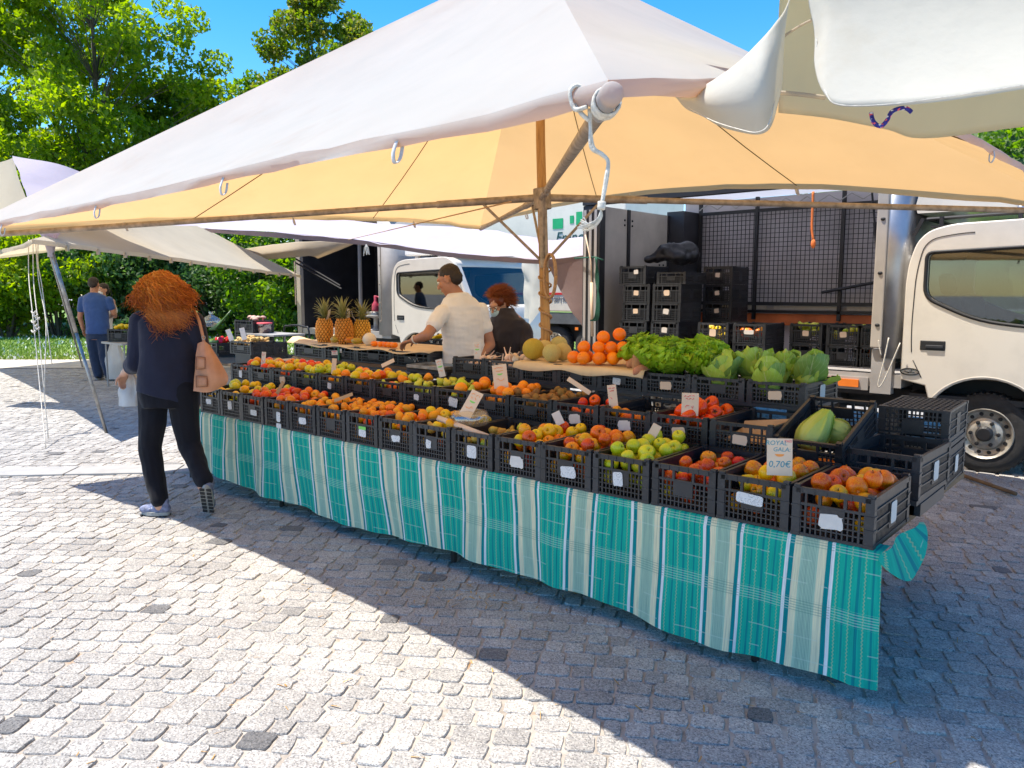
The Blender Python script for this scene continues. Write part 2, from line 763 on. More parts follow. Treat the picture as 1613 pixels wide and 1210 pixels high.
# smooth granite drain band crossing the square at the left
M['slab'] = mat('slab', (0.33, 0.325, 0.315), 0.8, 0.1, 8, 0.15, 120)
band = MB()
P0, P1 = at(-60, 748, Z=0), at(300, 741, Z=0)
dv = (P1 - P0).normalized()
nv = Vector((-dv.y, dv.x, 0))
L = (P1 - P0).length
bo = link('drain_band', None)
tag(bo, 'smooth pale stone band set flush in the cobbles', kind='structure')
t = 0
while t < L + 1.2:
    ln = 0.9
    b = MB()
    c = P0 + dv * (t + ln / 2)
    b.box((0, 0, 0), (ln - 0.012, 0.30, 0.05))
    o = obj('slab', b, M['slab'], bo, (c.x, c.y, 0.0), (0, 0, math.atan2(dv.y, dv.x)))
    bevel(o, .006, 2)
    t += ln

# pale path and lawn beyond the square
M['path'] = mat('path_gravel', (0.50, 0.45, 0.38), 0.95, 0.15, 3, 0.3, 60)
fwd = Vector((-SA, CA, 0))
rgt = Vector((CA, SA, 0))


def fr(lat, dep, z=0.0):
    p = rgt * lat + fwd * dep
    return Vector((p.x, p.y, z))


pm = MB()
pm.grid([[fr(-30, 15.4, .012), fr(-30, 17.6, .012)], [fr(14, 16.0, .012), fr(14, 18.2, .012)]], flip=False)
tag(obj('path', pm, M['path']), 'pale gravel path between cobbles and lawn', kind='structure')


def lawn_mat():
    n = NT('lawn')
    pos = n.node('ShaderNodeNewGeometry').outputs['Position']
    c = n.ramp(n.noise(pos, 1.2, 5, 0.7), [(0.3, (0.10, 0.19, 0.022)), (0.7, (0.19, 0.29, 0.04))])
    n.set(Base_Color=c, Roughness=0.9)
    return n.mat


M['lawn'] = lawn_mat()
lm = MB()
lm.grid([[fr(-60, 17.55, .02), fr(-60, 75, .02)], [fr(40, 18.15, .02), fr(40, 75, .02)]], flip=False)
lawn = obj('lawn', lm, M['lawn'])
tag(lawn, 'sunlit lawn beyond the square', kind='structure')

n = NT('grass_blade')
at2 = n.node('ShaderNodeAttribute', attribute_name='tone')
c = n.ramp(at2.outputs['Fac'], [(0, (0.14, 0.25, 0.02)), (0.6, (0.24, 0.36, 0.04)), (0.965, (0.34, 0.42, 0.08)), (0.972, (0.8, 0.8, 0.75))])
n.set(Base_Color=c, Roughness=0.6)
M['blade'] = n.mat
NB = 52000
dep = 17.6 + 16 * RNG.random(NB) ** 1.5
lat = (-0.72 + RNG.random(NB) * 0.75) * dep
h = 0.035 + 0.045 * RNG.random(NB)
an = RNG.random(NB) * 6.28
wd = 0.012 + .014 * RNG.random(NB)
tone = RNG.random(NB)
h = np.where(tone > .968, .085, h)
wd = np.where(tone > .968, .045, wd)
base = np.c_[lat * CA - dep * SA, lat * SA + dep * CA, np.full(NB, .02)]
dx = np.c_[np.cos(an), np.sin(an), np.zeros(NB)] * wd[:, None]
tip = base + np.c_[RNG.normal(0, .03, NB), RNG.normal(0, .03, NB), h]
Vb = np.empty((NB * 3, 3))
Vb[0::3] = base - dx
Vb[1::3] = base + dx
Vb[2::3] = tip
me = bpy.data.meshes.new('grass')
me.from_pydata(Vb.tolist(), [], np.arange(NB * 3).reshape(-1, 3).tolist())
a_ = me.attributes.new('tone', 'FLOAT', 'POINT')
a_.data.foreach_set('value', np.repeat(tone, 3))
me.materials.append(M['blade'])
tag(link('grass', me), 'short bright grass dotted with small white flowers', 'grass', kind='stuff')


# ------------------------------------------------------------------ foliage
def leaf_mat(name, c0, c1, c2, tw=0.35):
    n = NT(name)
    a = n.node('ShaderNodeAttribute', attribute_name='tone')
    col = n.ramp(a.outputs['Fac'], [(0.0, c0), (0.5, c1), (1.0, c2)])
    tr = n.node('ShaderNodeBsdfTranslucent')
    hs_ = n.node('ShaderNodeHueSaturation')
    hs_.inputs['Saturation'].default_value = 1.15
    hs_.inputs['Value'].default_value = 1.7
    n.link(col, hs_.inputs['Color'])
    n.link(hs_.outputs[0], tr.inputs['Color'])
    n.set(Base_Color=col, Roughness=0.45, Specular_IOR_Level=0.45)
    mx = n.node('ShaderNodeMixShader')
    mx.inputs[0].default_value = tw
    n.link(n.bsdf.outputs[0], mx.inputs[1])
    n.link(tr.outputs[0], mx.inputs[2])
    n.link(mx.outputs[0], n.out.inputs['Surface'])
    return n.mat


M['leaf_lime'] = leaf_mat('leaf_lime', (0.10, 0.17, 0.014), (0.20, 0.30, 0.02), (0.34, 0.40, 0.025), 0.62)
M['leaf_mid'] = leaf_mat('leaf_mid', (0.06, 0.12, 0.018), (0.13, 0.23, 0.03), (0.22, 0.32, 0.04), 0.6)
M['leaf_dark'] = leaf_mat('leaf_dark', (0.025, 0.065, 0.022), (0.06, 0.125, 0.036), (0.13, 0.22, 0.055), 0.4)
M['leaf_rust'] = leaf_mat('leaf_rust', (0.07, 0.12, 0.018), (0.15, 0.22, 0.026), (0.24, 0.19, 0.05), 0.6)
M['bark'] = mat('bark', (0.10, 0.085, 0.065), 0.9, 0.35, 6, 0.6, 25)


def leaves(centres, radii, counts, size, seed, squash=0.8, tones=None):
    """leaf quads (bent, pointed) in clumps; returns verts, faces, tone"""
    rg = np.random.default_rng(seed)
    C, Tn = [], []
    for c, r, k, in zip(centres, radii, counts):
        k = int(k)
        d = rg.normal(size=(k, 3))
        d /= np.linalg.norm(d, axis=1)[:, None]
        rad = r * (0.35 + 0.65 * rg.random(k) ** 0.5)[:, None]
        C.append(np.array(c) + d * rad * np.array([1, 1, squash]))
        base = rg.random() * 0.35
        Tn.append(np.clip(base + rg.random(k) * 0.65, 0, 1))
    C = np.concatenate(C)
    Tn = np.concatenate(Tn)
    N = len(C)
    a = rg.random(N) * 6.283
    tilt = rg.normal(0.35, 0.8, N)
    ax = np.c_[np.cos(a) * np.cos(tilt), np.sin(a) * np.cos(tilt), -np.sin(tilt)]
    b = np.cross(ax, np.c_[rg.normal(0, .9, N), rg.normal(0, .9, N), np.ones(N)])
    b /= np.linalg.norm(b, axis=1)[:, None]
    sz = size * (0.65 + 0.7 * rg.random(N))[:, None]
    nrm = np.cross(ax, b)
    p0 = C - ax * sz * .5
    p1 = C + b * sz * .33 + nrm * sz * .08
    p2 = C + ax * sz * .55
    p3 = C - b * sz * .33 + nrm * sz * .08
    Vv = np.stack([p0, p1, p2, p3], 1).reshape(-1, 3)
    return Vv, np.arange(N * 4).reshape(-1, 4), np.repeat(Tn, 4)


def leaf_obj(name, parent, centres, radii, counts, size, seed, m, squash=0.8):
    Vv, Ff, Tn = leaves(centres, radii, counts, size, seed, squash)
    me = bpy.data.meshes.new(name)
    me.from_pydata(Vv.tolist(), [], Ff.tolist())
    q = me.attributes.new('tone', 'FLOAT', 'POINT')
    q.data.foreach_set('value', Tn)
    me.materials.append(m)
    return link(name, me, parent)


def tree(label, base, H, cr, z0, ncl, nleaf, size, m, seed, trunk=0.16, group=None, lean=(0, 0), cone=0.0, clr=1.0, open_=0.0):
    rg = np.random.default_rng(seed)
    t = thing('tree', label, 'tree', base, group=group)
    tb = MB()
    spine = []
    for i in range(9):
        f = i / 8
        spine.append(Vector((lean[0] * f + rg.normal(0, .10) * f, lean[1] * f + rg.normal(0, .10) * f, H * 0.93 * f - 0.05)))
    tb.tube(catmull(spine, 3), [trunk * (1 - 0.9 * i / 24) for i in range(25)], 8)
    trunk_o = obj('trunk', tb, M['bark'], t, smooth=True)
    cen, rad, cnt = [], [], []
    lb = MB()
    for i in range(ncl):
        f = rg.random()
        z = z0 + (H - z0) * f
        # crown outline: widest at a third, narrowing upwards
        rmax = cr * (math.sin(math.pi * min(1, 0.18 + 0.80 * f)) ** 0.7 if cone == 0 else (1 - f * cone) * min(1, 0.5 + f * 3))
        a = rg.random() * 6.283
        rr = rmax * math.sqrt(rg.random() * (1 - open_) + open_ * .9)
        fi = min(7, int(max(0, (z / (H * .93))) * 8))
        sp = spine[fi]
        c = Vector((sp.x + rr * math.cos(a), sp.y + rr * math.sin(a), z))
        cen.append(c)
        q = clr * (0.55 + 0.5 * rg.random())
        rad.append(q)
        cnt.append(q * q)
        st = spine[max(0, fi - 1)]
        mid = st.lerp(c, .5) + Vector((0, 0, .25))
        lb.tube([st, mid, c], [0.035 * (1 - f * .5), 0.018, 0.006], 5, cap=False)
    cnt = np.array(cnt)
    cnt = cnt / cnt.sum() * nleaf
    obj('limbs', lb, M['bark'], trunk_o, smooth=True)
    leaf_obj('crown', t, cen, rad, cnt, size, seed + 1, m)
    return t


def gp(px, depth):
    return fr((px - 806.5) / FPX * depth, depth)


tree('tall lime green tree with thin dark trunk rising behind the left tent', gp(165, 32), 17.0, 5.2, 3.0, 170, 52000, .205, M['leaf_lime'], 11, .19, lean=(.4, .2), clr=1.0)
tree('broad yellow green tree cut by the left picture edge', gp(-40, 33), 18, 5.6, 3.0, 150, 44000, .21, M['leaf_lime'], 21, .2, clr=1.05)
tree('bushy green tree right of the tall lime green one, crown down to the tent', gp(300, 35), 10.4, 3.0, 2.5, 85, 22000, .20, M['leaf_mid'], 31, .15, clr=.9)
tree('tree with rust tinged top standing against the blue sky', gp(512, 36), 14.6, 3.4, 4.0, 100, 25000, .205, M['leaf_rust'], 41, .16, clr=.85)
tree('small sparse tree with bare twigs beside the rust tinged tree', gp(412, 38), 11.6, 1.7, 4.0, 36, 5200, .19, M['leaf_mid'], 51, .10, clr=.6)

# hedge of big shrubs at the far edge of the lawn
rg = np.random.default_rng(5)
shrubs = [
    (-70, 27.0, 4.6, 2.3, 'leaf_mid', 'light green shrub at the far left edge of the lawn'),
    (10, 26.2, 4.2, 1.8, 'leaf_lime', 'bright shrub left of the man in the blue shirt'),
    (95, 26.8, 4.6, 2.0, 'leaf_lime', 'tall bright green shrub directly behind the man in the blue shirt'),
    (180, 27.5, 4.4, 1.9, 'leaf_dark', 'dark glossy shrub behind the masked companion'),
    (262, 27.0, 4.4, 2.0, 'leaf_dark', 'dark shrub behind the customer with red hair'),
    (345, 27.6, 4.4, 2.0, 'leaf_dark', 'dark shrub behind the vegetable stall'),
    (425, 26.5, 4.2, 1.7, 'leaf_mid', 'light leafed shrub beside the black truck box'),
    (500, 28.0, 4.4, 2.1, 'leaf_dark', 'dark shrub partly hidden by the black truck box'),
    (590, 28.5, 4.4, 2.2, 'leaf_dark', 'dark shrub behind the trucks'),
]
for i, (px, dp, hh, rr, mk, lab) in enumerate(shrubs):
    t = thing('shrub', lab, 'shrub', gp(px, dp), group='shrubs along the lawn')
    cen, rad, cnt = [], [], []
    sb = MB()
    for j in range(30):
        a = rg.random() * 6.28
        q = rr * math.sqrt(rg.random())
        z = 0.25 + (hh - .6) * rg.random() ** .8 * (1 - 0.35 * (q / rr) ** 2)
        cen.append((q * math.cos(a), q * math.sin(a), z))
        rad.append(.45 + .4 * rg.random())
        cnt.append(210)
        if j % 3 == 0:
            sb.tube([(0.2 * math.cos(a), 0.2 * math.sin(a), 0), (q * .5 * math.cos(a), q * .5 * math.sin(a), z * .6), cen[-1]], [.05, .03, .01], 5, cap=False)
    obj('stems', sb, M['bark'], t)
    leaf_obj('foliage', t, cen, rad, cnt, .17, 300 + i, M[mk], .85)

# dense wood behind the hedge and the wooded hill far right, each one mass
cen, rad, cnt = [], [], []
for i in range(90):
    px = -150 + 900 * rg.random()
    dp = 33 + 6 * rg.random()
    p = gp(px, dp)
    cen.append((p.x, p.y, 0.5 + 4.0 * rg.random()))
    rad.append(1.2 + .6 * rg.random())
    cnt.append(170)
wd_ = leaf_obj('wood', None, cen, rad, cnt, .40, 77, M['leaf_dark'])
tag(wd_, 'dark undergrowth filling the space behind the shrubs', 'undergrowth', kind='stuff')

hm = MB()
hp = []
hc = gp(1750, 115)
for i in range(25):
    row_ = []
    for j in range(25):
        x, y = (i / 24 - .5) * 110, (j / 24 - .5) * 90
        e = max(0, 1 - (x / 55) ** 2) * max(0, 1 - (y / 45) ** 2)
        z = 30 * e ** .8 + 2.0 * mnoise.noise(Vector((x * .06, y * .06, 0)))
        row_.append(Vector((hc.x, hc.y, 0)) + rgt * x + fwd * y + Vector((0, 0, max(z, -.5) if e > 0 else -.5)))
    hp.append(row_)
hm.grid(hp, flip=False)
M['hill'] = mat('hill_ground', (0.06, 0.09, 0.03), 0.95, 0.3, .2)
tag(obj('hillside', hm, M['hill'], smooth=True), 'wooded hillside far behind the truck', kind='structure')
cen, rad, cnt = [], [], []
for i in range(330):
    a, b_ = rg.random() * 23.9, rg.random() * 23.9
    p = hp[int(a)][int(b_)].lerp(hp[min(24, int(a) + 1)][min(24, int(b_) + 1)], rg.random())
    if p.z < 2:
        continue
    r_ = 1.5 + 1.5 * rg.random()
    cen.append((p.x, p.y, p.z + r_ * .8))
    rad.append(r_)
    cnt.append(120)
fo = leaf_obj('forest', None, cen, rad, cnt, .75, 99, M['leaf_mid'], 1.1)
tag(fo, 'forest covering the hillside far behind the truck', 'forest', kind='stuff')
# ------------------------------------------------------------------ tents and awnings
M['canopy'] = fabric('canopy_cloth', (0.545, 0.595, 0.60), (0.86, 0.48, 0.165), 0.49, 2.0, 0.07, 1.3, 0.55, stain=(1.4, (0.40, 0.38, 0.36), .35))
M['lavender'] = fabric('lavender_cloth', (0.52, 0.48, 0.55), (0.42, 0.20, 0.12), 0.22, 2.0, 0.10, 1.8, 0.5)
M['cream'] = fabric('cream_cloth', (0.62, 0.56, 0.45), (0.8, 0.64, 0.42), 0.45, 1.6, 0.10, 1.8, 0.4, stain=(1.3, (0.5, 0.42, 0.3), .3))
M['vinyl'] = fabric('white_vinyl', (0.66, 0.64, 0.59), (0.85, 0.78, 0.57), 0.40, 4.0, 0.05, 5.0, 0.2, stain=(4.5, (0.55, 0.5, 0.42), .5))
M['awning_cream'] = fabric('awning_cream', (0.72, 0.66, 0.50), (0.98, 0.86, 0.55), 0.55, 4.0, 0.06, 4.0, 0.2, stain=(3.5, (0.45, 0.4, 0.3), .35))
M['mauve'] = fabric('mauve_cloth', (0.30, 0.22, 0.21), (0.16, 0.09, 0.08), 0.25, 2.0, 0.12, 1.8, 0.4)
M['seam'] = mat('seam_thread', (0.10, 0.06, 0.03), 0.9)
M['webbing'] = mat('webbing', (0.50, 0.50, 0.52), 0.8, 0.2, 60)


def sheet(name, rows, m, parent=None, sub=6, amp=0.0, fq=3.0, thick=0.0, seed=0.0):
    """cloth sheet through a coarse net of points, refined with smooth curves and small folds"""
    rr = [catmull(r, sub) for r in rows]
    cols = list(zip(*rr))
    cc = [catmull(list(c), sub) for c in cols]
    P = [[cc[j][i] for j in range(len(cc))] for i in range(len(cc[0]))]
    if amp > 0:
        for i, r in enumerate(P):
            for j, p in enumerate(r):
                q = mnoise.noise(Vector((p.x * fq + seed, p.y * fq, p.z * fq))) * amp
                P[i][j] = p + Vector((q * .6, q * .6, q * .5))
    g_ = MB()
    g_.grid(P)
    o = obj(name, g_, m, parent, smooth=True)
    if thick:
        md = o.modifiers.new('solid', 'SOLIDIFY')
        md.thickness = thick
    return o


def canopy(root, corners, peak, conc, m, hem=0.045, NE=28, NT_=26, crease=0.032, lift=(.03,) * 4, name='canopy'):
    g_ = MB()
    pk = Vector(peak)
    n_ = len(corners)
    ctr = sum((Vector(c) for c in corners), Vector()) / n_
    hemr = []
    for k_ in range(n_):
        a, b = Vector(corners[k_]), Vector(corners[(k_ + 1) % n_])
        inw = (ctr - (a + b) / 2)
        inw.z = 0
        inw.normalize()
        P = []
        edge = []
        for i in range(NE + 1):
            s = i / NE
            e = a.lerp(b, s) + inw * conc[k_] * 4 * s * (1 - s) + Vector((0, 0, lift[k_] * 4 * s * (1 - s)))
            edge.append(e)
            rowp = []
            for j in range(NT_ + 1):
                t = j / NT_
                p = e.lerp(pk, t)
                # cloth hangs a little between ridge and ridge and creases run from corner and peak
                sag = -0.10 * 4 * s * (1 - s) * math.sin(math.pi * min(1, t * 1.02))
                cr_ = crease * (mnoise.noise(Vector((s * 22 + k_ * 7, t * 1.5, 3.1))) * (1 - abs(2 * s - 1) * .3)
                                + .7 * mnoise.noise(Vector((s * 5 + k_ * 3, t * 6, 8.7)))) * (0.25 + .75 * (abs(2 * s - 1) ** 2)) * (1 - t * .5)
                if i in (0, NE):
                    cr_ = 0
                    sag = 0
                if j == NT_:
                    cr_ = sag = 0
                rowp.append(p + Vector((0, 0, sag + cr_)))
            P.append(rowp)
        g_.grid(P, flip=True)
        # turned-down hem along the edge
        H = []
        for i, e in enumerate(edge):
            w_ = hem * (1 + .25 * mnoise.noise(Vector((i * .45, k_ * 3.3, 0))))
            q_ = .010 * math.sin(i * 1.9 + k_) + .008 * math.sin(i * .8)
            e2 = P[i][0]
            H.append([e2, e2 + Vector((0, 0, -w_ * .5)) - inw * (.006 + q_ * .6), e2 + Vector((0, 0, -w_)) + inw * q_])
        hemr.append(edge)
        g_.grid(H)
    o = obj(name, g_, m, root, smooth=True)
    return o, hemr


N_, L_, R_, B_ = Vector((-1.04, 1.525, 2.03)), Vector((-7.2, 1.74, 2.015)), Vector((-0.7, 7.0, 2.175)), Vector((-6.9, 7.3, 2.39))
PK = Vector((-3.55, 4.35, 3.86))
HUB = Vector((-3.50, 4.33, 2.21))
tent = thing('market_tent', 'big white peaked market canopy with orange underside over the fruit stall', 'tent', (PK.x, PK.y, 0))
def loc(p):
    return Vector(p) - Vector((PK.x, PK.y, 0))


can, hems = canopy(tent, [loc(N_), loc(L_), loc(B_), loc(R_)], loc(PK), (.20, .20, .20, .07), M['canopy'], lift=(.05, .11, .29, .25))
# seams sewn on the inside of the roof
for k_ in range(4):
    for f in (9, 19):
        e = hems[k_][f]
        sm = MB()
        pts = []
        for j in range(9):
            t = j / 8 * .97
            p = e.lerp(loc(PK), t)
            s = f / 28
            p.z += -0.10 * 4 * s * (1 - s) * math.sin(math.pi * min(1, t * 1.02)) - .012
            pts.append(p)
        sm.tube(pts, .004, 5)
        obj('seam', sm, M['seam'], can)
for k_ in range(4):
    for f in ():
        e = hems[k_][f]
        sm = MB()
        pts = []
        for j in range(13):
            t = j / 12 * .985
            p = e.lerp(loc(PK), t)
            s = f / 28
            p.z += -0.10 * 4 * s * (1 - s) * math.sin(math.pi * min(1, t * 1.02)) + .003
            pts.append(p)
        sm.tube(pts, .004, 5)
        obj('outer_seam', sm, M['canopy'], can)
# webbing loops along the hems
for (k_, f) in ((0, 4), (0, 10), (0, 17), (0, 24), (1, 6), (1, 14), (1, 22), (2, 4), (2, 11), (2, 19), (3, 10), (3, 18)):
    e = hems[k_][f] + Vector((0, 0, -.02))
    d = (hems[k_][f + 1] - hems[k_][f]).normalized()
    inw_ = d.cross(Vector((0, 0, 1)))
    lp = MB()
    pts = [e, e + Vector((0, 0, -.045)) - inw_ * .012 + d * .012, e + Vector((0, 0, -.075)) - inw_ * .002 + d * .022, e + Vector((0, 0, -.062)) + inw_ * .010 + d * .012, e + Vector((0, 0, -.025)) + inw_ * .012]
    cv = catmull(pts, 4)
    lp.grid([[p - d * .009, p + d * .009] for p in cv])
    so_ = obj('strap', lp, M['webbing'], can, smooth=True)
    so_.modifiers.new('s', 'SOLIDIFY').thickness = .003
# wooden centre pole, hub sleeve, four arms and their braces
pl = MB()
pl.tube([loc((-3.40, 4.30, 0)), loc((-3.44, 4.31, 1.2)), loc((-3.52, 4.34, 2.6)), loc((PK.x, PK.y, 3.80))], [.036, .035, .033, .03], 14)
pole = obj('pole', pl, M['pole_wood'], tent, smooth=True)
hb = MB()
hb.tube([loc((-3.44, 4.29, 1.72)), loc((-3.46, 4.285, 2.26))], .030, 12)
hb.tube([loc((-3.49, 4.33, 2.13)), loc((-3.50, 4.33, 2.27))], .062, 14)
hub = obj('hub_sleeve', hb, M['rust_steel'], tent, smooth=False)
for c in (N_, L_, R_, B_):
    am = MB()
    a = loc(HUB)
    b = loc(c) + Vector((0, 0, -.045))
    d = (b - a).normalized()
    am.tube([a + d * .05, b + d * (.06 if c is N_ else -.02)], .021, 12)
    am.tube([a + d * .04, a + d * .75], .026, 12)
    arm = obj('arm', am, M['rust_steel'], tent, smooth=False)
    autosmooth(arm)
    bz = MB()
    foot = loc((-3.455, 4.30, 1.78)) + Vector((d.x, d.y, 0)) * .03
    bz.tube([foot, a + d * .42 + Vector((0, 0, -.015))], .010, 8)
    obj('brace', bz, M['rust_steel'], tent)
# cloth sock over the near arm end
dN = (loc(N_) - loc(HUB)).normalized()
cp_ = MB()
e = loc(N_) + Vector((0, 0, -.045))
ax_ = dN
sock = []
for (r_, q) in ((.023, -.16), (.0245, -.10), (.026, -.03), (.0265, .03), (.0265, .075), (.022, .084), (.010, .087), (.0, .088)):
    sock.append((r_, q))
rotm = ax_.to_track_quat('Z', 'Y').to_matrix()
tmp = MB()
tmp.lathe(sock, 20, 0, (0, 0, 0), 'z', lambda an, h: 1 + .05 * math.sin(3 * an) * (1 if h < .05 else .2))
cp_.add([rotm @ Vector(p) + e for p in tmp.v], tmp.f)
obj('arm_cap', cp_, M['canopy'], tent, smooth=True)

# white rope tied round the near arm end, hanging down with a frayed tassel
rope = thing('tie_rope', 'white rope wound round the tent arm end with frayed tassel hanging', 'rope', N_)
rp = MB()
w0 = -.02
for i in range(5):
    pts = []
    for j in range(17):
        an = 2 * math.pi * j / 16
        pts.append(rotm @ Vector((.031 * math.cos(an), .031 * math.sin(an), -.055 + i * .011 + .006 * math.sin(an + i))) + Vector((0, 0, -.045)))
    rp.tube(pts, .0042, 6)
obj('winding', rp, M['rope'], rope, smooth=True)
rl = MB()
dn = N_
def rel(x, y, D):
    return at(x, y, D=D) - N_
D0 = 1.84
rl.tube(catmull([rel(945, 175, D0 - .04), rel(925, 150, D0), rel(910, 135, D0), rel(898, 145, D0), rel(905, 172, D0), rel(925, 168, D0 - .02)], 6), .0055, 6)
rl.tube(catmull([rel(930, 165, D0), rel(905, 160, D0 + .02), rel(915, 178, D0), rel(928, 190, D0)], 6), .0055, 6)
obj('bow', rl, M['rope'], rope, smooth=True)
rd = MB()
for s_ in (-1, 1):
    rd.tube(catmull([rel(930 + s_ * 2, 172, D0), rel(930, 200, D0), rel(933 + s_ * 2, 232, D0), rel(948 + s_, 243, D0), rel(958, 255, D0), rel(955 + s_, 282, D0), rel(948, 322, D0)], 6), .0046, 6)
rd.tube(catmull([rel(948, 318, D0), rel(947, 330, D0)], 3), .010, 8)
obj('hanging_end', rd, M['rope'], rope, smooth=True)
rf = MB()
for i in range(26):
    a0 = random.uniform(-1, 1)
    b0 = random.uniform(0, 1)
    rf.tube(catmull([rel(947, 328, D0), rel(944 + a0 * 4, 345, D0 + a0 * .01), rel(932 - b0 * 10, 356 + a0 * 6 + b0 * 4, D0 + a0 * .02), rel(918 - b0 * 6 + a0 * 3, 342 + b0 * 18, D0 + a0 * .02)], 4), .0013, 4)
obj('tassel', rf, M['rope'], rope)

# cord spiralling down the pole, with a coil
cr = MB()
pts = []
for i in range(150):
    f = i / 149
    z = 1.72 - .95 * f
    c = Vector((-3.40, 4.30, 0)).lerp(Vector((-3.44, 4.31, 1.2)), z / 1.2)
    an = f * 2 * math.pi * 8.5
    pts.append((c.x + .044 * math.cos(an), c.y + .044 * math.sin(an), z))
cr.tube(pts, .007, 6)
sp = obj('pole_cord', cr, M['rope_tan'], None, smooth=True)
tag(sp, 'brown cord spiralling down the wooden tent pole', 'cord')
co_ = MB()
for i in range(4):
    pts = []
    for j in range(25):
        an = 2 * math.pi * j / 24
        pts.append(Vector((-3.36 + .05 * math.cos(an) + i * .006, 4.26 - .012 * i, 1.66 + .15 * math.sin(an))))
    co_.tube(pts, .008, 6)
tag(obj('rope_coil', co_, M['rope_tan'], None, smooth=True), 'coil of tan rope hanging on the wooden tent pole', 'rope')

# tent behind on the left: lavender near slope, cream far slope, leaning pole
t2 = thing('market_tent', 'lavender and cream tent on leaning metal pole at the left', 'tent', (-9.2, 3.3, 0))
def l2(p):
    return p - Vector((-9.2, 3.3, 0))


sheet('near_slope', [
    [l2(at(22, 244, D=9.6)), l2(at(90, 260, D=9.8)), l2(at(170, 286, D=10.2)), l2(at(300, 318, D=10.8))],
    [l2(at(36, 292, D=9.0)), l2(at(90, 300, D=9.3)), l2(at(170, 318, D=9.8)), l2(at(300, 335, D=10.4))],
    [l2(at(58, 345, D=8.5)), l2(at(100, 338, D=8.8)), l2(at(180, 340, D=9.4)), l2(at(310, 350, D=10.0))],
    [l2(at(78, 378, D=8.2)), l2(at(110, 352, D=8.5)), l2(at(190, 352, D=9.1)), l2(at(320, 356, D=9.8))]], M['lavender'], t2, 6, .05, 2.4)
sheet('far_slope', [
    [l2(at(-110, 285, D=10.6)), l2(at(0, 256, D=10.2)), l2(at(22, 247, D=10.0))],
    [l2(at(-110, 340, D=10.4)), l2(at(0, 320, D=10.0)), l2(at(40, 312, D=9.7))],
    [l2(at(-110, 385, D=10.2)), l2(at(0, 372, D=9.8)), l2(at(70, 366, D=9.3))]], M['cream'], t2, 6, .04, 1.8, seed=4)
TA, TC, TE = at(50, 377, D=7.75), Vector((-18.6, 4.3, 2.10)), at(474, 434, D=15.4)
TG_ = Vector((-22.0, 11.5, 3.4))
_, h2 = canopy(t2, [l2(TA), l2(TC), l2(TG_), l2(TE)], l2(Vector((-14.2, 6.6, 3.05))), (.12,) * 4, M['cream'], .05, lift=(.0, .0, .0, .02), name='cream_roof')
# scalloped hem tabs
for i in range(13):
    f = i / 12
    tb = MB()
    c = h2[3][26 - 2 * i]
    tb.box((c.x, c.y, c.z - .05), (.07, .02, .06))
    obj('hem_tab', tb, M['cream'], t2)
pm_ = MB()
A_, Fo = l2(at(74, 372, D=8.25)), l2(at(168, 683, Z=0))
pm_.tube([A_, A_.lerp(Fo, .48)], .021, 12)
pm_.tube([A_.lerp(Fo, .46), Fo + Vector((0, 0, .0))], .017, 12)
obj('pole', pm_, M['steel'], t2, smooth=True)
pm_ = MB()
A2, F2 = l2(at(70, 370, D=9.0)), l2(at(130, 578, Z=0))
pm_.tube([A2, F2], .016, 10)
obj('pole', pm_, M['steel'], t2, smooth=True)
ck = MB()
tmp = MB()
tmp.lathe([(.16, .16), (.12, .10), (.065, .0), (.03, -.16), (.034, -.2)], 14, fn=lambda a, h: 1 + .12 * math.sin(5 * a))
ck.add([Vector(p) + A_ + Vector((.02, .02, -.02)) for p in tmp.v], tmp.f)
obj('corner_sock', ck, M['lavender'], t2, smooth=True)
for i, (x0, y0, xm, ym, x1, y1, dd) in enumerate(((45, 378, 52, 500, 72, 705, 8.2), (52, 378, 60, 510, 76, 690, 8.25), (56, 380, 72, 505, 70, 640, 8.3), (60, 380, 66, 450, 82, 575, 8.9))):
    g_ = MB()
    g_.tube(catmull([at(x0, y0, D=dd + .8), at((x0 + xm) / 2 - 3, (y0 + ym) / 2, D=dd + .5), at(xm, ym, D=dd + .2), at((xm + x1) / 2, (ym + y1) / 2, D=dd), at(x1, y1, Z=.02) if y1 > 680 else at(x1, y1, D=dd)], 5), .005, 6)
    o = obj('guy_rope', g_, M['rope'], None, smooth=True)
    tag(o, ['longest pale guy rope of the left tent, reaching the cobbles', 'pale guy rope just right of the longest one', 'guy rope with loose loop hanging from the left tent', 'thin guy rope ending above the lawn edge'][i], 'rope', 'guy ropes of the left tent')
kn = MB()
for i in range(7):
    c = at(53 + i % 3 * 3, 492 + i * 5, D=8.35)
    kn.tube([c + Vector((.03 * math.cos(a), .03 * math.sin(a) * .6, .012 * math.sin(2 * a))) for a in [j * .7 for j in range(10)]], .007, 6)
tag(obj('rope_knot', kn, M['rope'], None, smooth=True), 'thick knot bundle in the guy ropes at the left', 'rope')

# lavender sheet with brown edge in front of the trucks
t3 = thing('awning', 'sagging lavender sheet awning strung in front of the trucks', 'awning', (-7.5, 7.6, 0))
def l3(p):
    return p - Vector((-7.5, 7.6, 0))


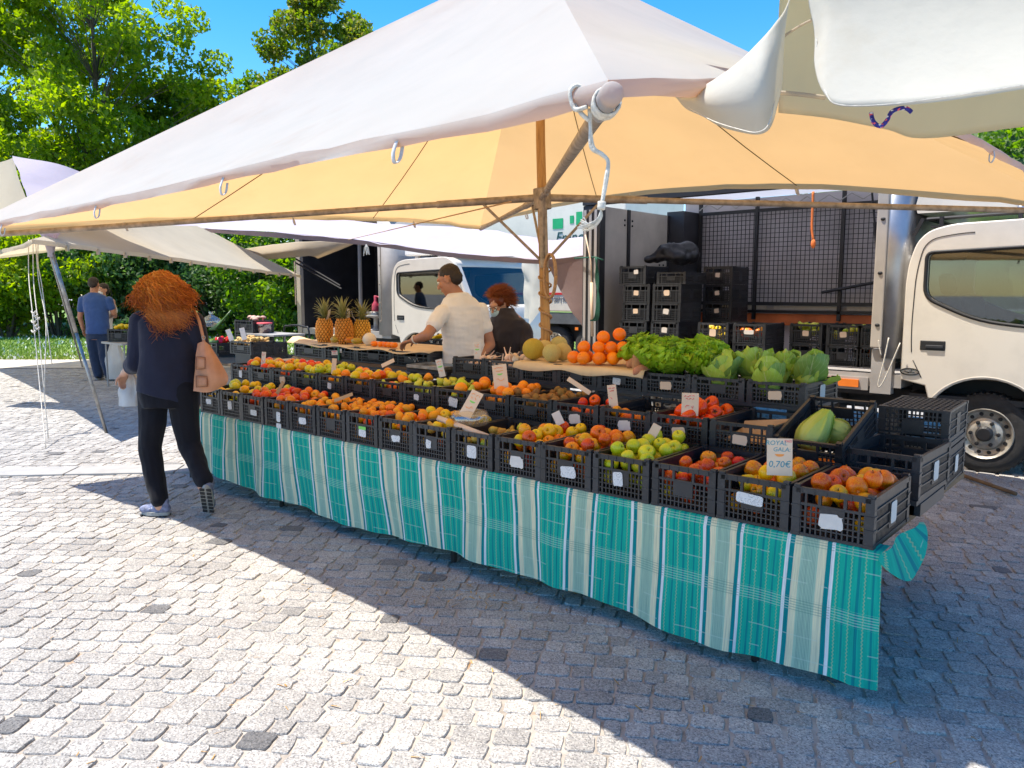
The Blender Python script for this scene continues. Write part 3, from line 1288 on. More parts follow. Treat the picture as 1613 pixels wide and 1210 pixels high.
sheet('cloth', [
    [l3(at(250, 349, Y=8.6)), l3(at(420, 338, Y=8.4)), l3(at(600, 352, Y=8.3)), l3(at(760, 362, Y=8.2)), l3(at(860, 376, Y=8.1)), l3(at(924, 374, Y=8.0))],
    [l3(at(260, 354, Y=8.2)), l3(at(420, 352, Y=8.0)), l3(at(590, 366, Y=7.9)), l3(at(730, 384, Y=7.8)), l3(at(850, 388, Y=7.8)), l3(at(922, 386, Y=7.8))],
    [l3(at(270, 358, Y=7.9)), l3(at(430, 366, Y=7.6)), l3(at(580, 380, Y=7.5)), l3(at(700, 397, Y=7.5)), l3(at(850, 408, Y=7.5)), l3(at(922, 402, Y=7.6))]], M['lavender'], t3, 6, .07, 2.2, seed=9)
sheet('hem', [
    [l3(at(270, 358, Y=7.9)), l3(at(430, 366, Y=7.6)), l3(at(580, 380, Y=7.5)), l3(at(700, 397, Y=7.5)), l3(at(850, 408, Y=7.5)), l3(at(922, 402, Y=7.6))],
    [l3(at(270, 362, Y=7.9)), l3(at(430, 374, Y=7.62)), l3(at(580, 387, Y=7.53)), l3(at(700, 404, Y=7.53)), l3(at(850, 416, Y=7.53)), l3(at(922, 410, Y=7.6))]], M['mauve'], t3, 6, .0)
sheet('side_flap', [
    [l3(at(858, 412, Y=7.55)), l3(at(892, 408, Y=7.57)), l3(at(922, 403, Y=7.6))],
    [l3(at(872, 440, Y=7.6)), l3(at(898, 448, Y=7.6)), l3(at(922, 455, Y=7.6))],
    [l3(at(884, 462, Y=7.6)), l3(at(905, 494, Y=7.6)), l3(at(922, 526, Y=7.6))]], M['mauve'], t3, 6, .03, 3)
cdm = MB()
cdm.tube([at(548, 378, Y=7.5), at(805, 318, D=4.6)], .005, 5)
tag(obj('tether', cdm, M['rope_tan'], None), 'thin cord from the lavender awning up to the big tent arm', 'cord')
tk = MB()
c = at(577, 385, Y=7.48)
for i in range(12):
    a = random.uniform(0, 6.28)
    tk.tube([c, c + Vector((.03 * math.cos(a), .03 * math.sin(a), -.05)), c + Vector((.06 * math.cos(a), .03 * math.sin(a), -.12 - .06 * random.random()))], .006, 5)
tag(obj('rope_tuft', tk, M['rope'], None), 'frayed rope tuft tied to the lavender awning edge', 'rope')

# near white awning at the top right: two scalloped valance flaps in the wind and the roof behind them
t4 = thing('awning', 'near white awning with scalloped flaps at the top right corner', 'awning', at(1500, 100, D=1.9).to_2d().to_3d())
o4 = Vector(t4.location)
def l4(x, y, D):
    return at(x, y, D=D) - o4


fl = [(1063, 151, 1063, 154, 2.25), (1085, 146, 1084, 174, 2.15), (1122, 127, 1122, 195, 2.05), (1165, 96, 1162, 208, 1.97), (1200, 62, 1196, 213, 1.93), (1222, 36, 1217, 192, 1.95), (1240, 10, 1229, 130, 2.02), (1252, -30, 1230, 50, 2.08)]
rows = []
for f in (0, .33, .66, 1):
    rows.append([l4(a + (c - a) * f, b + (d - b) * f, D + (-.05 * math.sin(math.pi * f) + .03 * f)) for (a, b, c, d, D) in fl])
sheet('valance_flap', rows, M['vinyl'], t4, 5, .012, 7, .0012)
fl = [(1262, -150, 1281, 96, 1.86), (1284, -150, 1296, 150, 1.80), (1312, -150, 1320, 171, 1.77), (1400, -150, 1400, 170, 1.72), (1500, -150, 1500, 157, 1.66), (1613, -150, 1613, 140, 1.60), (1820, -150, 1820, 108, 1.5)]
rows = []
for f in (0, .25, .5, .75, 1):
    rows.append([l4(a + (c - a) * f, b + (d - b) * f, D + .05 * math.sin(math.pi * f) - .04 * f) for (a, b, c, d, D) in fl])
sheet('valance_flap', rows, M['vinyl'], t4, 5, .022, 5, .0012)
fl = [(1232, -150, 1226, 178, 2.36), (1290, -150, 1300, 186, 2.36), (1350, -150, 1395, 204, 2.36), (1420, -150, 1455, 218, 2.36), (1540, -150, 1613, 199, 2.3), (1760, -150, 1830, 170, 2.2)]
rows = []
for f in (0, .25, .5, .75, 1):
    rows.append([l4(a + (c - a) * f, b + (d - b) * f, 1.95 + (D - 1.95) * f ** .7) for (a, b, c, d, D) in fl])
sheet('roof_cloth', rows, M['awning_cream'], t4, 5, .01, 5, .0025)
sheet('added_shade_sheet', [[Vector((-1.30, 2.12, 2.72)) - o4, Vector((-.5, 2.10, 2.66)) - o4, Vector((.7, 2.05, 2.58)) - o4],  # unseen sheet added above the view to shade the ground at the right
                     [Vector((-1.31, 2.6, 2.90)) - o4, Vector((-.45, 2.6, 2.84)) - o4, Vector((.75, 2.6, 2.78)) - o4],
                     [Vector((-1.30, 3.3, 3.06)) - o4, Vector((-.4, 3.3, 3.0)) - o4, Vector((.8, 3.3, 2.94)) - o4]], M['vinyl'], t4, 5, .02, 2, .0012)
for (xs, ys, w_) in (((1228, 1262, 1300), (62, 40, 22), .004), ((1226, 1262, 1300), (146, 149, 154), .006)):
    sm = MB()
    sm.tube(catmull([l4(x, y, 2.06) for x, y in zip(xs, ys)], 5), w_, 6)
    obj('seam', sm, M['cream'], t4, smooth=True)
for fl_ in ([(1084, 170), (1122, 190), (1162, 203), (1194, 208), (1213, 190), (1224, 130), (1227, 60)], [(1286, 60), (1288, 96), (1301, 146), (1323, 165), (1400, 164), (1500, 151), (1613, 134), (1820, 102)]):
    sm = MB()
    D_ = [2.14, 2.03, 1.95, 1.91, 1.93, 2.0, 2.06] if len(fl_) == 7 else [1.84, 1.83, 1.77, 1.74, 1.69, 1.63, 1.57, 1.47]
    sm.tube(catmull([l4(x, y, D - .012) for (x, y), D in zip(fl_, D_)], 6), .0011, 4)
    obj('hem_stitch', sm, M['rope'], t4)
n = NT('braided_cord')
co = n.coord('Object')
v = n.vor(co, 190, out='Color')
sp_ = n.node('ShaderNodeSeparateColor')
n.link(v, sp_.inputs[0])
n.set(Base_Color=n.ramp(sp_.outputs[0], [(0, (0.02, 0.02, 0.22)), (.72, (0.03, 0.03, 0.30)), (.76, (0.7, 0.7, 0.75)), (.88, (0.7, 0.1, 0.15))], 'CONSTANT'), Roughness=.8)
bc = MB()
bc.tube(catmull([at(1372, 178, D=1.78), at(1376, 192, D=1.77), at(1387, 199, D=1.76), at(1397, 190, D=1.76), at(1404, 177, D=1.76), at(1416, 171, D=1.76), at(1428, 171, D=1.76), at(1436, 177, D=1.76)], 6), .0048, 8)
tag(obj('cord_loop', bc, n.mat, None, smooth=True), 'blue braided cord loop hanging from the near white awning', 'cord')
# ------------------------------------------------------------------ trucks
def wpart(name, mb, mats, root, parent=None, smooth=False, bev=0.0):
    """mesh given in scene coordinates, hung under root (or one of its parts)"""
    o_ = Vector(root.location)
    mb.v = [tuple(Vector(p) - o_) for p in mb.v]
    o = obj(name, mb, mats, parent or root, smooth=smooth)
    if bev:
        bevel(o, bev, 2)
    return o


def car_paint(name, col, rough=0.28):
    n = NT(name)
    co = n.coord('Object')
    dirt = n.ramp(n.noise(co, 3.0, 6, 0.65), [(0.45, col), (0.8, tuple(c * .86 for c in col))])
    n.set(Base_Color=dirt, Roughness=rough, Coat_Weight=0.4, Coat_Roughness=0.12)
    return n.mat


M['white_car'] = car_paint('white_car_paint', (0.70, 0.64, 0.545))
M['panel_grey'] = mat('panel_grey', (0.36, 0.34, 0.32), 0.55, 0.14, 3, 0.05, 20)
M['beige_panel'] = mat('beige_panel', (0.40, 0.36, 0.31), 0.55, 0.15, 2.5, 0.05, 20)
M['aluminium'] = mat('aluminium', (0.36, 0.37, 0.39), 0.36, 0.15, 5, 0.03, 30, metallic=0.8)
M['black_panel'] = mat('black_panel', (0.025, 0.026, 0.032), 0.45, 0.3, 4)
M['rubber'] = mat('rubber', (0.022, 0.021, 0.021), 0.8, 0.3, 25, 0.25, 60)
M['rim_paint'] = mat('rim_paint', (0.42, 0.39, 0.34), 0.45, 0.3, 16, 0.08, 60, metallic=0.55)
M['seal'] = mat('seal', (0.012, 0.012, 0.013), 0.6)
M['mesh_back'] = mat('mesh_back', (0.50, 0.46, 0.47), 0.6, 0.18, 2.2)
M['orange_board'] = mat('orange_board', (0.55, 0.13, 0.035), 0.6, 0.3, 4)
M['reflector'] = mat('reflector', (0.85, 0.22, 0.03), 0.35, 0.1)
M['seat_cloth'] = mat('seat_cloth', (0.30, 0.23, 0.15), 0.9, 0.2, 20)
M['skylight'] = fabric('skylight_roof', (0.7, 0.7, 0.7), (0.85, 0.85, 0.88), 0.6)  # translucency added to the unseen truck roof to brighten the cargo space
M['lettering_green'] = mat('lettering_green', (0.01, 0.36, 0.13), 0.5)
M['lettering_dark'] = mat('lettering_dark', (0.01, 0.07, 0.07), 0.5)
M['stripe_red'] = mat('stripe_red', (0.55, 0.02, 0.03), 0.5)


def glass_mat(name, tint, mixf=0.25):
    n = NT(name)
    tr = n.node('ShaderNodeBsdfTransparent')
    tr.inputs['Color'].default_value = c4(tint)
    gl = n.node('ShaderNodeBsdfGlossy')
    gl.inputs['Roughness'].default_value = 0.02
    fz = n.node('ShaderNodeFresnel')
    fz.inputs['IOR'].default_value = 1.5
    k = n.math('MULTIPLY_ADD', fz.outputs[0], 0.9, mixf * .3)
    mx = n.node('ShaderNodeMixShader')
    n.link(k, mx.inputs[0])
    n.link(tr.outputs[0], mx.inputs[1])
    n.link(gl.outputs[0], mx.inputs[2])
    n.link(mx.outputs[0], n.out.inputs['Surface'])
    return n.mat


M['cab_glass'] = glass_mat('cab_glass', (0.55, 0.60, 0.58))
M['clear_glass'] = glass_mat('clear_glass', (0.85, 0.88, 0.88))


def plate(outlines, th, m, name, parent, y, bev=0.006):
    """vertical plate in the XZ plane at depth y (front face towards -Y)"""
    me = curve_mesh(outlines, th / 2, bev)
    me.materials.clear()
    me.materials.append(m)
    o = link(name, me, parent, (0, y, 0), (math.pi / 2, 0, 0))
    return o


def wheel(parent, c, r=0.345, w_=0.2, flip=1):
    t_ = MB()
    prof = [(r * .62, w_ / 2 - .01), (r * .80, w_ / 2), (r * .93, w_ / 2 - .012), (r, w_ / 2 - .035), (r, -w_ / 2 + .035), (r * .93, -w_ / 2 + .012), (r * .8, -w_ / 2), (r * .62, -w_ / 2 + .01)]
    t_.lathe(prof, 40, 0, (0, 0, 0), 'y')
    wh = obj('wheel', t_, M['rubber'], parent, c, smooth=True)
    # tread ribs
    tr_ = MB()
    for k_ in range(44):
        a = 2 * math.pi * k_ / 44
        tr_.box((r * math.cos(a), 0, r * math.sin(a)), (.014, w_ * .72, .02), rot=Matrix.Rotation(-a, 3, 'Y'))
    obj('tyre_tread', tr_, M['rubber'], wh)
    rm = MB()
    q = r * .64
    rm.lathe([(q, -w_ / 2 + .005), (q * .97, -w_ / 2 - .004), (q * .90, -w_ / 2 + .012), (q * .86, -w_ / 2 + .045), (q * .66, -w_ / 2 + .06), (q * .60, -w_ / 2 + .03), (q * .45, -w_ / 2 + .018), (q * .40, -w_ / 2 + .016), (.0, -w_ / 2 + .016)], 40, 0, (0, 0, 0), 'y')
    o = obj('rim', rm, M['rim_paint'], wh, smooth=True)
    autosmooth(o, 30)
    hb_ = MB()
    hb_.lathe([(q * .30, -w_ / 2 + .018), (q * .30, -w_ / 2 - .01), (q * .22, -w_ / 2 - .022), (0, -w_ / 2 - .022)], 20, 0, (0, 0, 0), 'y')
    for k_ in range(6):
        a = 2 * math.pi * k_ / 6
        hb_.lathe([(.016, -w_ / 2 + .02), (.016, -w_ / 2 - .006), (0, -w_ / 2 - .008)], 8, 0, (q * .47 * math.cos(a), 0, q * .47 * math.sin(a)), 'y')
    obj('hub', hb_, M['black_steel'], wh)
    hl = MB()
    hl.lathe([(.017, 0), (.0, 0)], 10, 0, (0, 0, 0), 'y')
    hme = hl.mesh('rim_hole', M['seal'])
    for k_ in range(14):
        a = 2 * math.pi * k_ / 14
        link('rim_hole', hme, wh, (q * .76 * math.cos(a), -w_ / 2 + .044, q * .76 * math.sin(a)))
    return wh


def cab(root, x0, y0, W=1.85):
    """forward-control truck cab: rear wall at x0, near side at y0, nose towards +X (root-local coordinates)"""
    X = lambda v: x0 + v
    out = [(0, .78), (0, 1.62), (.015, 1.80), (.07, 1.98), (.16, 2.07), (.34, 2.115), (1.40, 2.14), (1.56, 2.08), (1.66, 1.96), (1.98, 1.30), (2.04, 1.14), (2.08, .62), (2.04, .44), (1.14, .44)]
    out = smooth_round(out, [0, 0] + [.07] * 7 + [.05, .05, .05, .05, 0], 3)
    cx, cz, cr_ = .66, .38, .475
    arch = []
    for k_ in range(15):
        a = R(10) + (R(152) - R(10)) * k_ / 14
        arch.append((cx + cr_ * math.cos(a), cz + cr_ * math.sin(a) * .95))
    outline = [(X(a), b) for a, b in out + arch + [(.20, .74)]]
    win = smooth_round([(X(.145), 1.50), (X(.145), 1.89), (X(1.38), 1.93), (X(1.60), 1.86), (X(1.86), 1.36), (X(1.66), 1.26), (X(.95), 1.26), (X(.55), 1.31)], [.10, .06, .05, .06, .03, .08, .3, .25], 5)
    body = plate([outline, win], .05, M['white_car'], 'near_side', root, y0, .012)
    autosmooth(body, 35)
    body2 = plate([outline, win], .05, M['white_car'], 'far_side', root, y0 + W, .012)
    autosmooth(body2, 35)
    # shell between the sides, following the profile; the windscreen opening left out
    def strip(pts, nm, m, y_a=y0, y_b=y0 + W, crown=.0):
        g_ = MB()
        P = []
        for (a, b) in pts:
            P.append([(X(a) + crown * math.sin(math.pi * j / 10), y_a + (y_b - y_a) * j / 10, b) for j in range(11)])
        g_.grid(P)
        o = obj(nm, g_, m, root, smooth=True)
        o.modifiers.new('s', 'SOLIDIFY').thickness = .02
        return o
    strip([(.0, .78), (.0, 1.62), (.015, 1.80), (.07, 1.98)], 'rear_wall', M['white_car'])
    strip([(.07, 1.98), (.16, 2.07), (.34, 2.115), (.9, 2.145), (1.40, 2.14), (1.56, 2.08), (1.64, 1.98)], 'roof', M['white_car'])
    strip([(1.96, 1.33), (2.0, 1.26), (2.06, 1.12), (2.10, .62), (2.06, .44)], 'nose', M['white_car'], crown=.05)
    for (ya, yb) in ((y0 - .02, y0 + .10), (y0 + W - .10, y0 + W + .02)):
        g_ = MB()
        g_.bar((X(1.635), (ya + yb) / 2, 1.985), (X(1.97), (ya + yb) / 2, 1.31), yb - ya, .05)
        obj('screen_pillar', g_, M['white_car'], root)
    g_ = MB()
    g_.grid([[(X(1.63), y0 + .08, 1.98), (X(1.66), y0 + W / 2, 1.98), (X(1.63), y0 + W - .08, 1.98)], [(X(1.95), y0 + .08, 1.33), (X(2.0), y0 + W / 2, 1.33), (X(1.95), y0 + W - .08, 1.33)]])
    obj('windscreen', g_, M['cab_glass'], root)
    g_ = MB()
    wn_ = [(a, b) for a, b in win]
    for nm, yy in (('near', y0), ('far', y0 + W)):
        me = curve_mesh([wn_], .002, 0)
        me.materials.clear()
        me.materials.append(M['cab_glass'])
        link('side_window', me, root, (0, yy, 0), (math.pi / 2, 0, 0))
    g_ = MB()
    loop = [Vector((a, y0 - .034, b)) for a, b in win]
    g_.tube(loop + [loop[0], loop[1]], .016, 6, cap=False)
    obj('window_seal', g_, M['seal'], body, None) if False else link('window_seal', g_.mesh('window_seal', M['seal'], True), root)
    # door outline gap, belt crease and handle
    g_ = MB()
    dl = smooth_round([(X(.085), .80), (X(.055), 1.2), (X(.07), 1.72), (X(.13), 2.0), (X(.4), 2.045), (X(1.45), 2.06)], [0, .3, .2, .12, .1, 0], 6)
    dl = dl[1:-1]
    g_.tube([(a, y0 - .0375, b) for a, b in dl], .0045, 5)
    g_.tube([(X(.085), y0 - .0375, .95), (X(.16), y0 - .0375, .80)], .0045, 5)
    link('door_gap', g_.mesh('door_gap', M['seal'], True), root)
    g_ = MB()
    g_.box((X(.235), y0 - .036, 1.085), (.20, .016, .085))
    hd = link('door_handle', g_.mesh('door_handle', M['seal']), root)
    bevel(hd, .02, 3)
    g_ = MB()
    g_.box((X(.25), y0 - .048, 1.075), (.14, .014, .03))
    hg = link('grip', g_.mesh('grip', M['dark_plastic']), hd)
    bevel(hg, .006, 2)
    g_ = MB()
    g_.tube(catmull([(X(.10), y0 - .026, 1.0), (X(.45), y0 - .026, .965), (X(.8), y0 - .026, .93), (X(1.2), y0 - .026, .80), (X(1.5), y0 - .026, .66)], 6), .011, 6)
    link('side_crease', g_.mesh('side_crease', M['white_car'], True), root)
    g_ = MB()
    g_.tube([(X(cx) + (cr_ + .006) * math.cos(a), y0 - .030, cz + (cr_ + .006) * math.sin(a) * .95) for a in [R(12) + R(138) * k_ / 20 for k_ in range(21)]], .010, 6)
    link('arch_lip', g_.mesh('arch_lip', M['white_car'], True), root)
    # interior
    g_ = MB()
    g_.box((X(.28), y0 + .45, 1.15), (.16, .5, .75), rot=Matrix.Rotation(R(-12), 3, 'Y'))
    g_.box((X(.55), y0 + .45, .86), (.5, .5, .16))
    g_.box((X(.22), y0 + .45, 1.62), (.10, .28, .2), rot=Matrix.Rotation(R(-12), 3, 'Y'))
    g_.box((X(.28), y0 + 1.35, 1.15), (.16, .8, .75), rot=Matrix.Rotation(R(-12), 3, 'Y'))
    g_.box((X(.55), y0 + 1.35, .86), (.5, .8, .16))
    st = link('seats', g_.mesh('seats', M['seat_cloth']), root)
    bevel(st, .05, 3)
    g_ = MB()
    g_.box((X(1.62), y0 + W / 2, 1.12), (.42, W - .12, .25))
    g_.box((X(1.0), y0 + W / 2, .62), (1.9, W - .1, .05))
    link('dashboard', g_.mesh('dashboard', M['dark_plastic']), root)
    g_ = MB()
    ctr = Vector((X(1.28), y0 + W - .45, 1.30))
    rm_ = Matrix.Rotation(R(60), 3, 'Y')
    g_.tube([ctr + rm_ @ Vector((.21 * math.cos(a), .21 * math.sin(a), 0)) for a in [2 * math.pi * j / 24 for j in range(25)]], .014, 6)
    for a in (.3, 2.4, 4.5):
        g_.tube([ctr, ctr + rm_ @ Vector((.2 * math.cos(a), .2 * math.sin(a), 0))], .012, 5)
    g_.tube([ctr, ctr + Vector((.25, 0, -.25))], .025, 8)
    link('steering_wheel', g_.mesh('steering_wheel', M['seal'], True), root)
    # mirror on its arm
    g_ = MB()
    g_.tube(catmull([(X(1.68), y0 - .03, 1.86), (X(1.80), y0 - .22, 1.84), (X(1.82), y0 - .25, 1.60), (X(1.80), y0 - .22, 1.36), (X(1.86), y0 - .03, 1.30)], 5), .012, 6)
    mo = link('mirror', g_.mesh('mirror', M['seal'], True), root)
    g_ = MB()
    g_.box((X(1.80), y0 - .26, 1.63), (.06, .17, .34))
    bevel(link('mirror_shell', g_.mesh('mirror_shell', M['seal']), mo), .025, 3)
    wheel(root, (X(.66), y0 + .13, .345))
    wheel(root, (X(.66), y0 + W - .13, .345))
    # dark inner arch, chassis and bumper
    g_ = MB()
    g_.box2((X(.02), y0 + .28, .45), (X(2.0), y0 + W - .28, .80))
    P = []
    for k_ in range(13):
        a = R(5) + R(170) * k_ / 12
        P.append([(X(cx) + .47 * math.cos(a), y0 + .03, cz + .45 * math.sin(a)), (X(cx) + .47 * math.cos(a), y0 + .40, cz + .45 * math.sin(a))])
    g_.grid(P)
    link('wheel_housing', g_.mesh('wheel_housing', M['seal']), root)
    g_ = MB()
    g_.box2((X(2.02), y0 + .02, .36), (X(2.16), y0 + W - .02, .58))
    bevel(link('bumper', g_.mesh('bumper', M['panel_grey']), root), .03, 2)
    return body


# --- fruit seller's truck with open side, right
T1 = thing('delivery_truck', 'white truck with open cargo side and wire mesh wall behind the stall', 'truck', (-3.0, 7.5, 0))
o1 = Vector(T1.location)
cab(T1, -1.90 - o1.x, 7.53 - o1.y, 1.95)
g_ = MB()
emb = [Vector((-1.835 + .075 * math.cos(a) * (1 if abs(math.sin(a)) > .0 else 1), 7.487, .845 + .028 * math.sin(a))) for a in [2 * math.pi * j / 20 for j in range(21)]]
g_.tube(emb, .006, 5)
g_.tube([(-1.875, 7.487, .848), (-1.795, 7.487, .842)], .007, 5)
g_.tube([(-1.85, 7.487, .835), (-1.815, 7.487, .858)], .006, 5)
wpart('emblem', g_, M['seal'], T1)
XB0, XB1, YB0, YB1, ZF = -5.32, -2.12, 7.55, 9.75, 0.80
g_ = MB()
g_.box2((XB0, YB0 + .02, ZF - .12), (XB1 + .2, YB1, ZF))
wpart('cargo_floor', g_, M['panel_grey'], T1)
g_ = MB()
g_.box2((XB0, YB0 + .03, ZF - .20), (XB1 + .1, YB0 + .07, ZF + .01))
wpart('floor_edge', g_, M['black_steel'], T1)
g_ = MB()
g_.box2((XB0 + .1, 8.0, .42), (-1.8, 8.15, .62))
g_.box2((XB0 + .1, 9.15, .42), (-1.8, 9.30, .62))
g_.box2((-3.2, 7.75, .36), (-2.5, 7.95, .62))
wpart('chassis', g_, M['seal'], T1)
wheel(T1, Vector((-4.35, 7.75, .345)) - o1, .345, .2)
wheel(T1, Vector((-4.35, 9.45, .345)) - o1, .345, .2)
g_ = MB()
g_.box2((-2.62, 7.535, .665), (-2.28, 7.555, .735))
wpart('reflector', g_, M['reflector'], T1)
g_ = MB()
g_.box2((-2.66, 7.556, .64), (-2.20, 7.60, .76))
wpart('sill_box', g_, M['panel_grey'], T1)
# rear end wall of two panels with trims
g_ = MB()
g_.box2((XB0, YB0 + .14, ZF), (XB0 + .03, 8.22, 2.55))
wpart('end_panel', g_, M['beige_panel'], T1)
g_ = MB()
g_.box2((XB0, 8.27, ZF), (XB0 + .03, 9.22, 2.55))
wpart('end_panel', g_, M['beige_panel'], T1)
g_ = MB()
g_.box2((XB0 - .005, 8.215, ZF), (XB0 + .045, 8.275, 2.55))
g_.box2((XB0 - .005, 9.19, ZF), (XB0 + .04, 9.225, 2.55))
for yy in (8.16, 8.33, 9.0, 9.1):
    for zz in (2.42, 2.36) if yy < 8.5 else (1.98, 1.90):
        g_.ball((XB0 + .032, yy, zz), .014, n=8, k=5)
wpart('panel_trim', g_, M['black_steel'], T1)
g_ = MB()
g_.box2((XB0, 9.23, ZF), (XB0 + .25, YB1, 2.6))
wpart('corner_column', g_, M['black_panel'], T1)
g_ = MB()
g_.box2((XB0 - .14, YB0 - .02, .25), (XB0 + .10, YB0 + .10, 2.55))
o = wpart('rear_post', g_, M['black_steel'], T1, bev=.008)
g_ = MB()
for k_ in range(3):
    g_.box2((XB0 - .12 + k_ * .075, YB0 - .030, .3), (XB0 - .085 + k_ * .075, YB0 - .021, 2.5))
wpart('post_rib', g_, M['panel_grey'], T1)
# back wall, wire mesh and rails
g_ = MB()
g_.box2((XB0, YB1 - .03, ZF), (XB1, YB1, 2.75))
wpart('back_wall', g_, M['mesh_back'], T1)
g_ = MB()
x = XB0 + .3
while x < XB1:
    g_.box2((x - .0035, YB1 - .115, 1.42), (x + .0035, YB1 - .108, 2.58))
    x += .056
z = 1.42
while z < 2.58:
    g_.box2((XB0 + .28, YB1 - .108, z - .0035), (XB1, YB1 - .101, z + .0035))
    z += .058
wpart('wire_mesh', g_, M['black_steel'], T1)
g_ = MB()
for z in (1.40, 2.58):
    g_.box2((XB0 + .26, YB1 - .135, z - .02), (XB1, YB1 - .09, z + .02))
for x in (-5.04, -4.25, -3.18):
    g_.box2((x - .02, YB1 - .14, 1.2), (x + .02, YB1 - .095, 2.75))
g_.box2((XB0 + .26, YB1 - .14, 1.285), (XB1, YB1 - .10, 1.32))
wpart('mesh_frame', g_, M['black_steel'], T1)
g_ = MB()
g_.box2((XB0 + .26, YB1 - .10, 1.13), (XB1, YB1 - .05, 1.275))
wpart('orange_rail', g_, M['orange_board'], T1)
g_ = MB()
for (xa, xb) in ((-4.8, -4.1), (-4.0, -3.2), (-3.1, -2.3)):
    g_.box2((xa, YB1 - .085, 1.33), (xb, YB1 - .06, 1.375))
wpart('pale_rail', g_, M['paper'], T1)
# roof with folding side beam and zigzag rods
g_ = MB()
g_.box2((XB0 - .05, YB0 + .05, 2.76), (XB1 + .12, YB1 + .02, 2.80))
wpart('roof', g_, M['skylight'], T1)
g_ = MB()
g_.box2((XB0 - .14, YB0 - .03, 2.555), (XB1 + .05, YB0 + .07, 2.64))
wpart('top_beam', g_, M['black_steel'], T1)
g_ = MB()
x = XB0 + .3
k_ = 0
while x < XB1 - .2:
    g_.tube([(x, YB1 - .2, 2.70 if k_ % 2 else 2.62), (x + .13, YB1 - .2, 2.62 if k_ % 2 else 2.70)], .008, 5)
    x += .13
    k_ += 1
wpart('roof_truss', g_, M['panel_grey'], T1)
g_ = MB()
g_.tube([at(1373, 296, Y=7.75), at(1378, 352, Y=7.75)], .010, 8)
g_.tube([at(1378, 350, Y=7.75), at(1385, 425, Y=7.75)], .018, 8)
wpart('gas_strut', g_, M['black_steel'], T1)
g_ = MB()
g_.tube([at(1294, 461, Y=9.55), at(1384, 444, Y=9.55)], .018, 8)
wpart('locking_bar', g_, M['black_steel'], T1)
# front corner of the box: pale door edge and rounded bright aluminium
g_ = MB()
g_.box2((XB1 - .07, YB0 - .035, 1.04), (XB1 + .03, YB0 + .03, 2.78))
o = wpart('door_edge', g_, M['beige_panel'], T1, bev=.012)
g_ = MB()
for zz in (1.25, 1.72, 2.2):
    g_.ball((XB1 - .015, YB0 - .036, zz), .022, .012, .016, n=10, k=6)
wpart('edge_hole', g_, M['seal'], o if False else T1)
g_ = MB()
P = []
for k_ in range(13):
    a = math.pi / 2 * k_ / 12
    xx = XB1 + .03 + .17 * math.sin(a)
    yy = YB0 - .01 + .17 * (1 - math.cos(a))
    P.append([(xx, yy, .95), (xx, yy, 1.8), (xx, yy, 2.78)])
P.append([(XB1 + .2, YB1, .95), (XB1 + .2, YB1, 1.8), (XB1 + .2, YB1, 2.78)])
g_.grid(P, flip=True)
o = wpart('front_wall', g_, M['aluminium'], T1, smooth=True)
o.modifiers.new('s', 'SOLIDIFY').thickness = .02
g_ = MB()
g_.box2((XB1 - .06, YB0 + .0, .62), (XB1 + .12, YB0 + .10, 1.03))
wpart('lower_corner', g_, M['panel_grey'], T1)
# white wind deflector over the cab, roof rack
g_ = MB()
P = []
for (x, z) in ((-1.88, 2.24), (-1.90, 2.30), (-1.87, 2.44), (-1.4, 2.45), (-.5, 2.41), (.1, 2.34), (.1, 2.24)):
    P.append([(x, 7.62, z), (x, 9.4, z)])
P.append(P[0])
g_.grid(P)
for j in (0, 1):
    idx = [P[i][j] for i in range(7)]
    g_.add(idx, [tuple(range(7)) if j else tuple(range(6, -1, -1))])
wpart('wind_deflector', g_, M['white_car'], T1)
rk = MB()
for yy in (7.62, 9.3):
    rk.tube([(-1.80, yy, 2.185), (-.3, yy, 2.215)], .016, 8)
rk.tube([(-1.80, 7.62, 2.185), (-1.80, 9.3, 2.185)], .014, 8)
rk.box((-1.86, 7.60, 2.12), (.03, .02, .16), rot=Matrix.Rotation(R(25), 3, 'Y'))
for x in (-1.68, -1.10, -.5):
    rk.box((x, 7.60, 2.15), (.03, .03, .10))
    rk.box((x, 7.60, 2.115), (.15, .06, .018))
rack = wpart('roof_rack', rk, M['black_steel'], T1)
g_ = MB()
for x in (-1.10, -.5):
    g_.ball((x, 7.605, 2.225), .038, .03, .04, n=12, k=8)
wpart('rack_clamp', g_, M['aluminium'], T1, rack, smooth=True)

# orange cord, white cords and green rope hanging on the truck
g_ = MB()
g_.tube(catmull([at(1281, 302, Y=7.45), at(1280, 330, Y=7.45), at(1279, 360, Y=7.45), at(1281, 378, Y=7.45)], 4), .012, 6)
g_.ball(at(1281, 384, Y=7.45), .024, .02, .045, n=8, k=6)
tag(obj('orange_rope', g_, M['rope_orange'], None, smooth=True), 'short orange cord hanging in front of the wire mesh', 'cord')
g_ = MB()
g_.tube(catmull([at(1384, 536, Y=7.44), at(1385, 545, Y=7.44), at(1388, 560, Y=7.44)], 4), .006, 5)
g_.tube(catmull([at(1400, 532, Y=7.44), at(1392, 570, Y=7.42), at(1383, 607, Y=7.42), at(1392, 600, Y=7.42), at(1418, 540, Y=7.44)], 5), .006, 5)
tag(obj('white_rope', g_, M['rope'], None, smooth=True), 'white cords dangling from the truck box corner beside the cab', 'cord')
g_ = MB()
for k_ in range(4):
    g_.tube(catmull([at(938 + k_, 405, Y=7.42 - k_ * .01), at(943 - k_ * 1.5, 440, Y=7.42), at(941 + k_, 470, Y=7.42), at(937 + k_ * 2, 500, Y=7.42), at(930 + k_ * 2, 505, Y=7.42)], 5), .009, 6)
g_.tube([at(905, 407, Y=7.5), at(938, 405, Y=7.45), at(950, 410, Y=7.45)], .009, 6)
